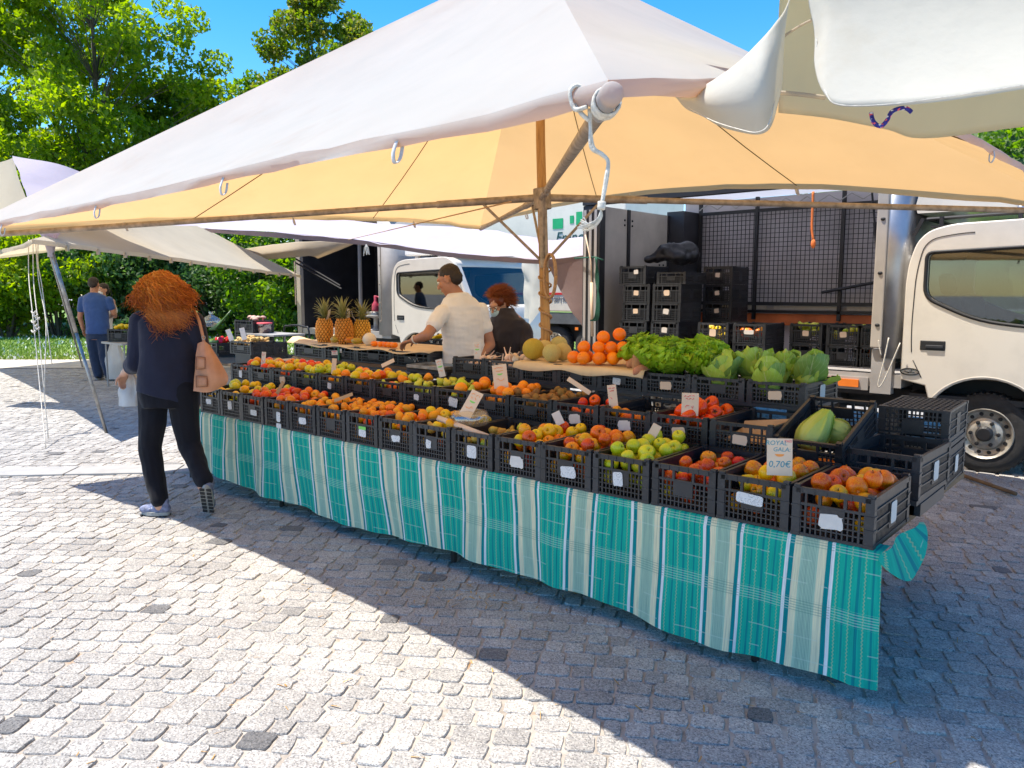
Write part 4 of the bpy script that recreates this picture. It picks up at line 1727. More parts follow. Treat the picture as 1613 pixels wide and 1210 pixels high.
tag(obj('green_rope', g_, M['rope_green'], None, smooth=True), 'dark green rope coil hung on the black truck post', 'rope')
g_ = MB()
g_.tube([at(922, 370, Y=7.44), at(931, 412, Y=7.44), at(932, 450, Y=7.44)], .008, 6)
g_.tube([at(932, 445, Y=7.44), at(933, 530, Y=7.44)], .018, 8)
tag(obj('stick', g_, M['card'], None, smooth=True), 'thin pale stick leaning on the black truck post', 'stick')

# --- second truck, centre: white cab facing right, black cargo box
T2 = thing('delivery_truck', 'white truck with black lined cargo box behind the two sellers', 'truck', (-11.5, 9.35, 0))
o2 = Vector(T2.location)
cab(T2, -11.05 - o2.x, 9.35 - o2.y, 2.0)
g_ = MB()
g_.box2((-14.1, 9.4, .68), (-11.2, 11.5, .80))
wpart('cargo_floor', g_, M['panel_grey'], T2)
g_ = MB()
g_.box2((-14.1, 11.4, .8), (-11.2, 11.45, 2.9))
g_.box2((-11.26, 9.5, .8), (-11.2, 11.4, 2.9))
wpart('box_wall', g_, M['black_panel'], T2)
g_ = MB()
g_.box2((-14.14, 9.46, .8), (-14.08, 11.4, 2.9))
wpart('rear_wall', g_, M['black_panel'], T2)
for k_ in range(14):
    g_ = MB()
    x = -14.0 + k_ * .2
    g_.box2((x - .035, 11.34, .8), (x + .035, 11.399, 2.9))
    wpart('rib', g_, M['black_panel'], T2)
g_ = MB()
g_.box2((-14.2, 9.38, .3), (-14.06, 9.46, 2.95))
wpart('corner_post', g_, M['beige_panel'], T2)
g_ = MB()
g_.tube([(-12.72, 9.9, .8), (-12.72, 9.9, 2.9)], .04, 8)
wpart('inner_post', g_, M['panel_grey'], T2)
g_ = MB()
P = []
for k_ in range(9):
    a = math.pi / 2 * k_ / 8
    P.append([(-11.30 + .16 * math.sin(a), 9.38 + .16 * (1 - math.cos(a)), .75), (-11.30 + .16 * math.sin(a), 9.38 + .16 * (1 - math.cos(a)), 2.9)])
P.append([(-11.14, 11.5, .75), (-11.14, 11.5, 2.9)])
P.insert(0, [(-11.48, 9.38, .75), (-11.48, 9.38, 2.9)])
g_.grid(P, flip=True)
o = wpart('front_wall', g_, M['panel_grey'], T2, smooth=True)
o.modifiers.new('s', 'SOLIDIFY').thickness = .03
g_ = MB()
for zz in (1.0, 1.35, 1.7, 2.05, 2.4):
    g_.ball((-11.44, 9.36, zz), .02, n=8, k=5)
g_.tube([(-11.40, 9.355, 1.0), (-11.40, 9.355, 2.5)], .014, 6)
wpart('hinge', g_, M['rust_steel'], T2)
g_ = MB()
g_.box2((-14.2, 9.36, 2.9), (-11.1, 11.5, 2.95))
wpart('roof', g_, M['white_paint'], T2)
g_ = MB()
g_.box2((-14.1, 9.7, .4), (-11.0, 9.9, .66))
g_.box2((-14.1, 10.9, .4), (-11.0, 11.1, .66))
wpart('chassis', g_, M['seal'], T2)
wheel(T2, Vector((-13.2, 9.55, .345)) - o2)
g_ = MB()
g_.box2((-10.9, 9.5, 2.2), (-9.4, 11.2, 2.34))
wpart('roof_sign', g_, M['white_paint'], T2, bev=.03)
g_ = MB()
for x in (-10.6, -10.0):
    g_.box2((x - .04, 9.52, 2.1), (x + .04, 9.6, 2.22))
wpart('sign_foot', g_, M['panel_grey'], T2)
# folded canvas awning and its rods at the rear of that truck
aw = thing('folded_awning', 'grey rolled canvas awning sticking out from the black truck box', 'awning', (-13.5, 9.0, 0))
oa = Vector(aw.location)
sheet('canvas', [
    [at(376, 394, Y=8.6) - oa, at(440, 384, Y=8.8) - oa, at(500, 380, Y=9.0) - oa, at(556, 384, Y=9.2) - oa],
    [at(377, 404, Y=8.55) - oa, at(440, 398, Y=8.7) - oa, at(490, 392, Y=8.95) - oa, at(550, 388, Y=9.2) - oa],
    [at(379, 414, Y=8.6) - oa, at(425, 409, Y=8.75) - oa, at(485, 404, Y=8.95) - oa, at(500, 408, Y=9.1) - oa]], M['cream'], aw, 6, .03, 4, .012)
g_ = MB()
g_.tube([at(462, 412, Y=8.9), at(538, 455, Y=9.2)], .018, 6)
g_.tube([at(466, 408, Y=8.9), at(536, 450, Y=9.2)], .018, 6)
g_.v = [tuple(Vector(p) - oa) for p in g_.v]
obj('rod', g_, M['black_steel'], aw)
g_ = MB()
g_.tube([at(464, 412, Y=8.7), at(466, 480, Y=8.7)], .014, 6)
tag(obj('hanging_stick', g_, M['card'], None), 'pale stick hanging from the rolled canvas awning', 'stick')

# jug on a scale inside the black box
sc_ = thing('scale', 'round grey weighing scale inside the black truck box', 'scale', (-11.9, 9.62, .8))
g_ = MB()
g_.lathe([(.0, .0), (.16, .0), (.16, .03), (.05, .05), (.045, .24), (.10, .26), (.19, .265), (.21, .29), (.20, .30), (.0, .285)], 24)
obj('pan', g_, M['panel_grey'], sc_, smooth=True)
g_ = MB()
g_.lathe([(.19, .301), (.185, .36), (.18, .37), (0, .37)], 24)
obj('bowl', g_, M['steel'], sc_, smooth=True)
jg = thing('jug', 'pink plastic jug standing on the scale in the black truck', 'jug', (-11.9, 9.62, 1.172))
M['pink'] = mat('pink_plastic', (0.42, 0.05, 0.09), .4)
g_ = MB()
g_.lathe([(0, 0), (.075, 0), (.08, .02), (.075, .13), (.045, .18), (.032, .21), (.032, .30), (.025, .31), (0, .31)], 16)
obj('bottle', g_, M['pink'], jg, smooth=True)
g_ = MB()
g_.tube(catmull([(.03, 0, .29), (.10, 0, .27), (.12, 0, .18), (.07, 0, .10)], 5), .014, 6)
obj('handle', g_, M['pink'], jg, smooth=True)

# --- third truck, far behind: white box with green and dark lettering
T3 = thing('box_truck', 'white box truck with green letters and red stripe behind the awning', 'truck', (-12.5, 13.6, 0))
o3 = Vector(T3.location)
YS = 13.6
xa, xb = at(520, 400, Y=YS).x, at(985, 400, Y=YS).x
g_ = MB()
g_.box2((xa, YS, 1.12), (xb, YS + 2.4, 3.55))
wpart('box', g_, M['white_car'], T3, bev=.03)
g_ = MB()
p = at(884, 463, Y=YS)
g_.box2((xa + .05, YS - .012, p.z - .02), (xb - .05, YS - .003, p.z + .025))
wpart('red_stripe', g_, M['stripe_red'], T3)
def sign_text(body, px, py, h_px, m, root, Yp, shear=0., nm='lettering', sp_=1.0):
    c = at(px, py, Y=Yp)
    s = (at(px, py - h_px / 2, Y=Yp) - at(px, py + h_px / 2, Y=Yp)).length / .7
    me = text_mesh(body, s, m, .004, shear, spacing=sp_)
    return link(nm, me, root, c - Vector(root.location) + Vector((0, -.008, 0)), (math.pi / 2, 0, 0))


sign_text('Franci', 898, 374, 17, M['lettering_dark'], T3, YS, .25)
sign_text('77 587 | 964', 880, 472, 7, M['ink_grey'], T3, YS, .1, sp_=.8)
g_ = MB()
for (x0_, y0_, x1_, y1_) in ((871, 345, 887, 360), (908, 334, 917, 354), (898, 340, 904, 352)):
    a, b = at(x0_, y0_, Y=YS), at(x1_, y1_, Y=YS)
    g_.box2((a.x, YS - .010, b.z), (b.x, YS - .003, a.z))
wpart('green_block_letter', g_, M['lettering_green'], T3)
g_ = MB()
g_.box2((xa, YS + .02, .85), (xb, YS + .10, 1.10))
wpart('side_guard', g_, M['aluminium'], T3)
g_ = MB()
g_.box2((xa + .3, YS + .3, .45), (xb, YS + 2.1, .95))
wpart('chassis', g_, M['seal'], T3)
g_ = MB()
a = at(908, 518, Y=YS)
g_.box2((a.x - .04, YS + .0, a.z - .03), (a.x + .04, YS + .02, a.z + .03))
wpart('side_lamp', g_, M['reflector'], T3)
for x in (at(870, 540, Y=YS).x, at(925, 545, Y=YS).x):
    wheel(T3, Vector((x, YS + .2, .4)) - o3, .40, .24)
# plastic sheet hung over the wing of the centre truck
pl_ = thing('plastic_sheet', 'pale plastic sheet hanging beside the windscreen of the centre truck', 'sheet', (-8.6, 9.2, 0))
sheet('film', [[at(822, 410, Y=9.3) - Vector(pl_.location), at(834, 408, Y=9.1) - Vector(pl_.location), at(845, 412, Y=9.0) - Vector(pl_.location)],
               [at(824, 450, Y=9.3) - Vector(pl_.location), at(836, 455, Y=9.1) - Vector(pl_.location), at(850, 450, Y=9.0) - Vector(pl_.location)],
               [at(827, 500, Y=9.3) - Vector(pl_.location), at(838, 508, Y=9.1) - Vector(pl_.location), at(853, 485, Y=9.0) - Vector(pl_.location)]], M['vinyl'], pl_, 5, .06, 5)
# ------------------------------------------------------------------ the stall table and its striped cloth
M['trestle'] = mat('trestle_wood', (0.16, 0.10, 0.05), 0.8, 0.3, 8, 0.2, 40)
TX0, TX1, TY0, TY1, TZ = -6.35, -0.835, 2.945, 4.62, 0.600
stall = thing('stall_table', 'long trestle table under the striped cloth carrying the fruit crates', 'table', (-3.5, 3.6, 0))
os_ = Vector(stall.location)
g_ = MB()
g_.box2((TX0, TY0, TZ - .03), (TX1, TY1, TZ))
wpart('tabletop', g_, M['trestle'], stall)
for (x, y) in [(q, y_) for q in (-6.2, -4.85, -3.08, -1.27) for y_ in (3.02, 4.5)] + [(-.90, 3.22)]:
    if True:
        g_ = MB()
        g_.tube([(x, y, 0.0), (x + .02, y, TZ - .03)], .018, 8)
        wpart('leg', g_, M['black_steel'], stall)
for (y0, y1, z0, xa, xb) in ((3.47, 3.96, .785, -6.32, -1.42), (3.97, 4.50, .955, -4.06, -1.44), (3.5, 4.02, .675, -1.10, -.80)):
    g_ = MB()
    g_.box2((xa, y0, z0 - .02), (xb, y1, z0))
    wpart('step_board', g_, M['black_panel'], stall)
    x = xa + .1
    while x < xb:
        g_ = MB()
        g_.box2((x - .03, y0 + .05, TZ + .001), (x + .03, y1 - .05, z0 - .021))
        wpart('step_block', g_, M['black_panel'], stall)
        x += (xb - xa - .2) / 4


def cloth_mat():
    n = NT('striped_cloth')
    uv = n.node('ShaderNodeUVMap')
    sep = n.node('ShaderNodeSeparateXYZ')
    n.link(uv.outputs[0], sep.inputs[0])
    u, v = sep.outputs[0], sep.outputs[1]
    f = n.math('FRACT', n.math('DIVIDE', u, 0.362))
    teal, teal_d, cream, sage, white = (0.010, 0.44, 0.32), (0.004, 0.26, 0.27), (0.76, 0.73, 0.50), (0.42, 0.60, 0.46), (0.80, 0.82, 0.80)
    s = [(0.0, cream), (.07, sage), (.245, cream), (.325, teal_d), (.375, white), (.407, teal), (.51, teal_d), (.53, teal), (.64, teal_d), (.665, teal), (.78, teal_d), (.80, teal), (.905, white), (.945, teal_d), (.995, cream)]
    c = n.ramp(f, s, 'CONSTANT')
    # fine woven warp streaks
    cb = n.node('ShaderNodeCombineXYZ')
    n.link(n.math('MULTIPLY', u, 160), cb.inputs[0])
    n.link(n.math('MULTIPLY', v, 5), cb.inputs[1])
    st = n.noise(cb.outputs[0], 1.0, 5, .7)
    c = n.mix(.75, c, n.ramp(st, [(.25, (.50, .58, .60)), (.5, (1, 1, 1)), (.8, (1.5, 1.4, 1.25))]), 'MULTIPLY')
    # thin lines in the sage band
    ln = n.math('FRACT', n.math('MULTIPLY', u, 190))
    band = n.math('MULTIPLY', n.math('GREATER_THAN', f, .09), n.math('LESS_THAN', f, .225))
    c = n.mix(n.math('MULTIPLY', n.math('MULTIPLY', band, n.math('GREATER_THAN', ln, .62)), .55), c, (0.09, 0.22, 0.17))
    # yellowish squiggle threads in the green field
    wob = n.math('MULTIPLY', n.math('SINE', n.math('MULTIPLY', v, 420)), .0045)
    f2 = n.math('ADD', f, wob)
    for pos in (.45, .58, .715, .86):
        d = n.math('ABSOLUTE', n.math('SUBTRACT', f2, pos))
        c = n.mix(n.math('MULTIPLY', n.math('LESS_THAN', d, .0055), .45), c, (0.55, 0.60, 0.30))
    # cross bands of thin lines and single pale wefts
    for (v0, w_) in ((.335, .03), (.585, .014), (.045, .012)):
        m_ = n.math('LESS_THAN', n.math('ABSOLUTE', n.math('SUBTRACT', v, v0)), w_)
        l2_ = n.math('GREATER_THAN', n.math('FRACT', n.math('MULTIPLY', v, 95)), .60)
        c = n.mix(n.math('MULTIPLY', n.math('MULTIPLY', m_, l2_), .38), c, n.mix(n.math('GREATER_THAN', f, .40), (0.05, 0.22, 0.18), (0.62, 0.75, 0.62)))
    br = n.math('GREATER_THAN', n.noise(uv.outputs[0], 6, 2), .48)
    for v0 in (.12, .21, .43, .52):
        m_ = n.math('LESS_THAN', n.math('ABSOLUTE', n.math('SUBTRACT', v, v0)), .0022)
        c = n.mix(n.math('MULTIPLY', n.math('MULTIPLY', m_, br), .35), c, (0.66, 0.76, 0.66))
    tr = n.node('ShaderNodeBsdfTranslucent')
    n.link(c, tr.inputs['Color'])
    n.set(Base_Color=c, Roughness=0.85, Specular_IOR_Level=0.2)
    bp = n.bump(st, .25, .002)
    mx = n.node('ShaderNodeMixShader')
    mx.inputs[0].default_value = .18
    n.link(n.bsdf.outputs[0], mx.inputs[1])
    n.link(tr.outputs[0], mx.inputs[2])
    n.link(mx.outputs[0], n.out.inputs['Surface'])
    return n.mat


M['cloth'] = cloth_mat()
cl = thing('tablecloth', 'teal and cream striped cloth hanging down the front of the stall', 'tablecloth', (-3.5, 2.9, 0))
oc = Vector(cl.location)
P, UV = [], []
NX, NZ = 260, 16
X0, X1 = -6.12, -.775
for i in range(NX + 1):
    s = i / NX
    x = X0 + (X1 - X0) * s
    col, cu = [], []
    hem_z = .115 + .018 * math.sin(x * 2.1 + 1) + .008 * math.sin(x * 5.3) - .03 * s
    for j in range(NZ + 1):
        t = j / NZ
        if j < 3:
            y, z = TY0 + .10 - .055 * j, TZ + .006
            if j == 2:
                y = TY0 - .006
        else:
            f = (j - 2) / (NZ - 2)
            z = TZ + .004 - (TZ - hem_z) * f
            fold = .018 * f * (math.sin(x * 9.5 + 1.2 * math.sin(x * 2.3)) + .5 * math.sin(x * 21 + 2)) + .012 * mnoise.noise(Vector((x * 3, z * 4, 1)))
            y = TY0 - .012 - .035 * f + fold
        sh = .13 * math.exp(-((x + 4.0) / 1.3) ** 2) * (t ** 1.1)
        xx = x + sh + (.02 * math.sin(x * 7) * t)
        if s > .985:
            y += (s - .985) / .015 * .05 * max(0, t - .1)
        if s < .02:
            y += (.02 - s) / .02 * .10
        col.append(Vector((xx, y, z)) - oc)
        cu.append((x, z))
    P.append(col)
    UV.append(cu)
g_ = MB()
g_.grid(P, uv=UV, flip=True)
obj('front_drop', g_, M['cloth'], cl, smooth=True)
P, UV = [], []
for i in range(19):
    s = i / 18
    y = TY0 - .02 + .52 * s
    ed = .125 * math.sin(math.pi * min(1, s * 1.0) ** .8) * (1 if s < .75 else (1 - s) / .25 * 1)
    col, cu = [], []
    for j in range(9):
        t = j / 8
        col.append(Vector((-.80 + .022 + .07 * t * math.sin(math.pi * s) + .012 * math.sin(9 * s), y + .10 * t * (s - .2), TZ + .006 - (.02 + ed) * t)) - oc)
        cu.append((-.362 * 3 + .362 * (.42 + .45 * s), .5 - t * .1))
    P.append(col)
    UV.append(cu)
g_ = MB()
g_.grid(P, uv=UV)
obj('corner_flap', g_, M['cloth'], cl, smooth=True)

# ------------------------------------------------------------------ crates
def panel_mesh(w_, h, style, th=.007):
    g_ = MB()
    b = lambda xa, xb, za, zb, y0=-th / 2, y1=th / 2: g_.box2((xa, y0, za), (xb, y1, zb))
    hw = w_ / 2
    rim = .022 if h > .15 else .016
    b(-hw, hw, h - rim, h, -th, th)
    b(-hw, hw, 0, .012, -th * .8, th * .8)
    if style == 'end':
        zw = h * .66
        b(-hw, hw, zw - .005, zw + .005, -th * .75, th * .75)
        for x in (-w_ * .17, w_ * .17):
            b(x - .006, x + .006, zw, h - rim + .001, -th * .8, th * .8)
        for x in (-w_ * .36, w_ * .36):
            b(x - .004, x + .004, .01, h - rim + .001, -th * .7, th * .7)
        b(-w_ * .17, w_ * .17, zw - h * .34, zw - .004, -th * .9, th * .5)
        k = int(w_ / .0185)
        for i in range(1, k):
            x = -hw + w_ * i / k
            inside = abs(x) < w_ * .17
            b(x - .0028, x + .0028, .011, (zw - h * .34) if inside else zw)
        z = .012 + .022
        while z < zw - .012:
            if not (z > zw - h * .34):
                b(-hw, hw, z - .0026, z + .0026, -th * .42, th * .42)
            else:
                b(-hw, -w_ * .17, z - .0026, z + .0026, -th * .42, th * .42)
                b(w_ * .17, hw, z - .0026, z + .0026, -th * .42, th * .42)
            z += .022
        for i in range(6):
            x = -hw + w_ * (i + .5) / 6
            b(x - .003, x + .003, h - rim - .002, h - .002, -th * 1.35, -th)
    else:
        zs = [h * .30, h * .52, h * .74]
        for z in zs:
            b(-hw, hw, z - .003, z + .003, -th * 1.1, th * .6)
        b(-hw, hw, h * .74, h - rim, -th * .25, th * .25)
        b(-w_ * .10, w_ * .10, h * .18, h * .74, -th * 1.0, th * .4)
        k = int(w_ / .0165)
        for i in range(1, k):
            x = -hw + w_ * i / k
            b(x - .0042, x + .0042, .011, h * .74, -th * .4, th * .4)
    return g_.mesh('panel_' + style, M['black_plastic'])


CM = {}
def crate_meshes(w_, d, h):
    key = (round(w_, 3), round(d, 3), round(h, 3))
    if key in CM:
        return CM[key]
    e = panel_mesh(w_ - .03, h, 'end')
    s = panel_mesh(d - .03, h, 'side')
    g_ = MB()
    k = int(w_ / .026)
    for i in range(k + 1):
        x = -w_ / 2 + .008 + (w_ - .016) * i / k
        g_.box2((x - .005, -d / 2 + .006, .002), (x + .005, d / 2 - .006, .009))
    k = int(d / .055)
    for i in range(k + 1):
        y = -d / 2 + .008 + (d - .016) * i / k
        g_.box2((-w_ / 2 + .006, y - .007, .001), (w_ / 2 - .006, y + .007, .0085))
    b = g_.mesh('crate_base', M['black_plastic'])
    g_ = MB()
    g_.box2((-.016, -.016, 0), (.016, .016, h - .004))
    g_.box2((-.012, -.012, h - .004), (.012, .012, h + .008))
    for z in (h * .35, h * .62):
        g_.box2((-.019, -.019, z - .003), (.019, .019, z + .003))
    g_.box2((-.018, -.018, -.001), (.018, .018, .012))
    p = g_.mesh('crate_post', M['black_plastic'])
    CM[key] = (e, s, b, p)
    return CM[key]


def print_mat():
    n = NT('printed_sticker')
    co = n.coord('Object')
    sep = n.node('ShaderNodeSeparateXYZ')
    n.link(co, sep.inputs[0])
    rows_ = n.math('GREATER_THAN', n.math('FRACT', n.math('MULTIPLY', sep.outputs[2], 170)), .55)
    words = n.math('GREATER_THAN', n.noise(co, 260, 1), .52)
    blk = n.math('GREATER_THAN', n.noise(co, 30, 1), .45)
    k = n.math('MULTIPLY', n.math('MULTIPLY', rows_, words), blk)
    w0 = n.ramp(n.noise(co, 25, 4), [(.3, (.62, .61, .60)), (.7, (.76, .75, .73))])
    c = n.mix(n.math('MULTIPLY', k, .75), w0, (.12, .12, .14))
    n.set(Base_Color=c, Roughness=.7)
    return n.mat


M['sticker'] = print_mat()
STK = {}
def sticker_mesh(w_, h, torn, m='sticker'):
    key = (round(w_, 3), round(h, 3), torn, m)
    if key not in STK:
        rg_ = random.Random(hash(key) % 9973)
        pts = []
        nn = 22
        for i in range(nn):
            a = 2 * math.pi * i / nn
            c, s = math.cos(a), math.sin(a)
            e = .3
            x = math.copysign(abs(c) ** e, c) * w_ / 2
            y = math.copysign(abs(s) ** e, s) * h / 2
            if torn:
                x *= 1 - rg_.random() * torn
                y *= 1 - rg_.random() * torn
            pts.append((x, y))
        g_ = MB()
        g_.add([(p[0], -.0008, p[1]) for p in pts] + [(p[0], .0008, p[1]) for p in pts],
               [tuple(range(nn)), tuple(range(2 * nn - 1, nn - 1, -1))] + [(i, i + nn, (i + 1) % nn + nn, (i + 1) % nn) for i in range(nn)])
        STK[key] = g_.mesh('sticker', M[m])
    return STK[key]


crates_all = []
def crate(loc, label, w_=.306, d=.495, h=.192, rot=(0, 0, 0), group='black crates on the stall', stick=None, side_stick=False):
    """loc: middle of the bottom"""
    t = thing('crate', label, 'crate', loc, rot, group)
    e, s, b, p = crate_meshes(w_, d, h)
    link('front_panel', e, t, (0, -d / 2 + .008, 0))
    link('back_panel', e, t, (0, d / 2 - .008, 0), (0, 0, math.pi))
    link('side_panel', s, t, (-w_ / 2 + .008, 0, 0), (0, 0, -math.pi / 2))
    link('side_panel', s, t, (w_ / 2 - .008, 0, 0), (0, 0, math.pi / 2))
    link('base', b, t)
    for sx in (-1, 1):
        for sy in (-1, 1):
            link('corner_post', p, t, (sx * (w_ / 2 - .017), sy * (d / 2 - .017), 0))
    for st in (stick or []):
        x, z, sw, sh, torn, mk = st
        link('sticker', sticker_mesh(sw, sh, torn, mk), t, (x, -d / 2 - .0012, z), (0, random.uniform(-.12, .12), 0))
    if side_stick:
        link('side_plate', sticker_mesh(.075, .085, 0, 'paper'), t, (w_ / 2 + .0025, 0, h * .48), (0, 0, math.pi / 2))
    crates_all.append(t)
    return t


# ------------------------------------------------------------------ fruit shapes and skins
def fruit_mat(name, cols, scale=(6, 6, 6), rough=.38, bump=None, spots=None, rand=.10, hue=.012, spec=.5, sss=0.0, axis=None):
    n = NT(name)
    oi = n.node('ShaderNodeObjectInfo')
    co = n.coord('Object')
    off = n.node('ShaderNodeVectorMath', operation='ADD')
    sc = n.node('ShaderNodeMapping')
    sc.inputs['Scale'].default_value = scale
    n.link(co, sc.inputs['Vector'])
    cb = n.node('ShaderNodeCombineXYZ')
    n.link(n.math('MULTIPLY', oi.outputs['Random'], 37), cb.inputs[0])
    n.link(n.math('MULTIPLY', oi.outputs['Random'], 91), cb.inputs[1])
    n.link(sc.outputs[0], off.inputs[0])
    n.link(cb.outputs[0], off.inputs[1])
    f = n.noise(off.outputs[0], 1.0, 4, .6)
    if len(cols) > 1:
        st = [(.30 + .40 * i / (len(cols) - 1), c) for i, c in enumerate(cols)]
        sh = n.math('MULTIPLY_ADD', oi.outputs['Random'], .30, n.math('SUBTRACT', f, .15))
        c = n.ramp(sh, st)
    else:
        c = n.ramp(f, [(.3, tuple(q * .88 for q in cols[0])), (.7, cols[0])])
    if spots:
        v = n.vor(co, spots[0])
        c = n.mix(n.math('MULTIPLY', n.math('LESS_THAN', v, spots[2]), .5), c, spots[1])
    h = n.node('ShaderNodeHueSaturation')
    n.link(n.math('MULTIPLY_ADD', oi.outputs['Random'], 2 * rand, 1.14 - rand), h.inputs['Value'])
    h.inputs['Saturation'].default_value = 1.06
    r2 = n.math('FRACT', n.math('MULTIPLY', oi.outputs['Random'], 7.31))
    n.link(n.math('MULTIPLY_ADD', r2, 2 * hue, .5 - hue), h.inputs['Hue'])
    n.link(c, h.inputs['Color'])
    n.set(Base_Color=h.outputs[0], Roughness=rough, Specular_IOR_Level=spec)
    if sss:
        n.set(Subsurface_Weight=sss)
        n.bsdf.inputs['Subsurface Radius'].default_value = (.01, .005, .003)
    if bump:
        n.bump(n.noise(co, bump[0], 3), bump[1], .003)
    return n.mat


FM = {
    'green': fruit_mat('green_apple_skin', [(.40, .47, .03), (.52, .53, .04), (.60, .50, .05)], (9, 9, 9), .36, spots=(240, (.62, .6, .2), .06)),
    'yellow': fruit_mat('yellow_apple_skin', [(.62, .50, .03), (.72, .48, .03), (.75, .36, .03)], (9, 9, 9), .38, spots=(240, (.6, .4, .1), .06)),
    'redyel': fruit_mat('red_yellow_apple_skin', [(.68, .46, .04), (.70, .27, .03), (.56, .055, .02), (.45, .03, .015)], (16, 16, 6), .34, spots=(260, (.7, .55, .25), .06)),
    'orangeapple': fruit_mat('orange_apple_skin', [(.72, .40, .04), (.74, .24, .025), (.60, .08, .02)], (16, 16, 6), .36, spots=(260, (.7, .5, .2), .06)),
    'nect': fruit_mat('nectarine_skin', [(.70, .34, .04), (.60, .055, .02), (.42, .02, .02)], (10, 10, 10), .32),
    'peach': fruit_mat('peach_skin', [(.76, .30, .05), (.72, .10, .03), (.55, .03, .03)], (9, 9, 9), .55, hue=.008),
    'orange': fruit_mat('orange_peel', [(.84, .235, .008), (.86, .27, .012)], (5, 5, 5), .42, (330, .35), hue=.008, rand=.06),
    'mandarin': fruit_mat('mandarin_peel', [(.86, .19, .006), (.84, .22, .01)], (5, 5, 5), .40, (280, .3), hue=.006, rand=.06),
    'apricot': fruit_mat('apricot_skin', [(.74, .36, .05), (.78, .29, .03), (.70, .20, .03)], (20, 20, 20), .55, spots=(170, (.45, .22, .05), .10)),
    'pear': fruit_mat('pear_skin', [(.36, .42, .05), (.46, .48, .06), (.56, .47, .07)], (10, 10, 10), .45, spots=(260, (.3, .25, .08), .09)),
    'oliv': fruit_mat('russet_pear_skin', [(.44, .36, .08), (.52, .35, .08), (.42, .24, .06)], (10, 10, 10), .55, spots=(240, (.3, .2, .06), .1)),
    'kiwi': fruit_mat('kiwi_skin', [(.24, .125, .045), (.32, .175, .065)], (20, 20, 20), .85, (260, .5), spec=.2),
    'tomato': fruit_mat('tomato_skin', [(.76, .12, .015), (.74, .06, .01), (.66, .035, .01)], (7, 7, 7), .22, hue=.006),
    'melon': fruit_mat('melon_rind', [(.46, .38, .14), (.56, .44, .18)], (10, 10, 10), .75, (150, .8), spots=(120, (.66, .56, .32), .16)),
    'galia': fruit_mat('galia_rind', [(.42, .33, .05), (.50, .38, .06)], (10, 10, 10), .75, (170, .9), spots=(110, (.62, .55, .25), .17)),
    'mango': fruit_mat('mango_skin', [(.20, .24, .04), (.36, .25, .04), (.45, .10, .03)], (6, 6, 6), .35),
    'garlic': fruit_mat('garlic_skin', [(.70, .58, .46), (.62, .42, .34)], (30, 30, 8), .7, rand=.15),
    'potato': fruit_mat('potato_skin', [(.50, .33, .13), (.58, .40, .18)], (14, 14, 14), .85, (70, .6), spots=(60, (.3, .18, .07), .08)),
    'sweet': fruit_mat('sweet_potato_skin', [(.42, .20, .11), (.48, .25, .15)], (14, 14, 14), .85, (60, .7)),
    'carrot': fruit_mat('carrot_skin', [(.80, .22, .02), (.84, .28, .03)], (30, 30, 30), .5),
    'pepper': fruit_mat('red_pepper_skin', [(.52, .015, .02), (.60, .02, .02)], (5, 5, 5), .18),
    'onion': fruit_mat('onion_skin', [(.52, .24, .10), (.60, .34, .16)], (6, 6, 30), .35),
    'mush': fruit_mat('mushroom_skin', [(.42, .25, .20), (.55, .38, .30)], (20, 20, 20), .7),
    'banana': fruit_mat('banana_skin', [(.70, .52, .04), (.76, .56, .05)], (10, 10, 10), .5),
    'stem': mat('stem', (.10, .06, .025), .9),
    'lettuce': None,
}


def leaf_skin(name, c0, c1, vein, tw=.3, rough=.45):
    n = NT(name)
    uv = n.node('ShaderNodeUVMap')
    sep = n.node('ShaderNodeSeparateXYZ')
    n.link(uv.outputs[0], sep.inputs[0])
    oi = n.node('ShaderNodeObjectInfo')
    co = n.coord('Object')
    a = n.noise(co, 14, 4)
    c = n.ramp(n.math('ADD', n.math('MULTIPLY', a, .5), n.math('MULTIPLY', sep.outputs[1], .5)), [(.25, c0), (.75, c1)])
    mid = n.math('LESS_THAN', n.math('ABSOLUTE', n.math('SUBTRACT', sep.outputs[0], .5)), n.math('MULTIPLY_ADD', sep.outputs[1], -.03, .04))
    wv = n.math('ABSOLUTE', n.math('SUBTRACT', n.math('FRACT', n.math('ADD', n.math('MULTIPLY', sep.outputs[1], 6), n.math('MULTIPLY', n.math('ABSOLUTE', n.math('SUBTRACT', sep.outputs[0], .5)), -6))), .5))
    v = n.math('MAXIMUM', mid, n.math('MULTIPLY', n.math('LESS_THAN', wv, .05), .5))
    c = n.mix(n.math('MULTIPLY', v, .7), c, vein)
    tr = n.node('ShaderNodeBsdfTranslucent')
    n.link(c, tr.inputs['Color'])
    n.set(Base_Color=c, Roughness=rough)
    n.bump(n.math('ADD', n.noise(co, 40, 4), v), .5, .004)
    mx = n.node('ShaderNodeMixShader')
    mx.inputs[0].default_value = tw
    n.link(n.bsdf.outputs[0], mx.inputs[1])
    n.link(tr.outputs[0], mx.inputs[2])
    n.link(mx.outputs[0], n.out.inputs['Surface'])
    return n.mat


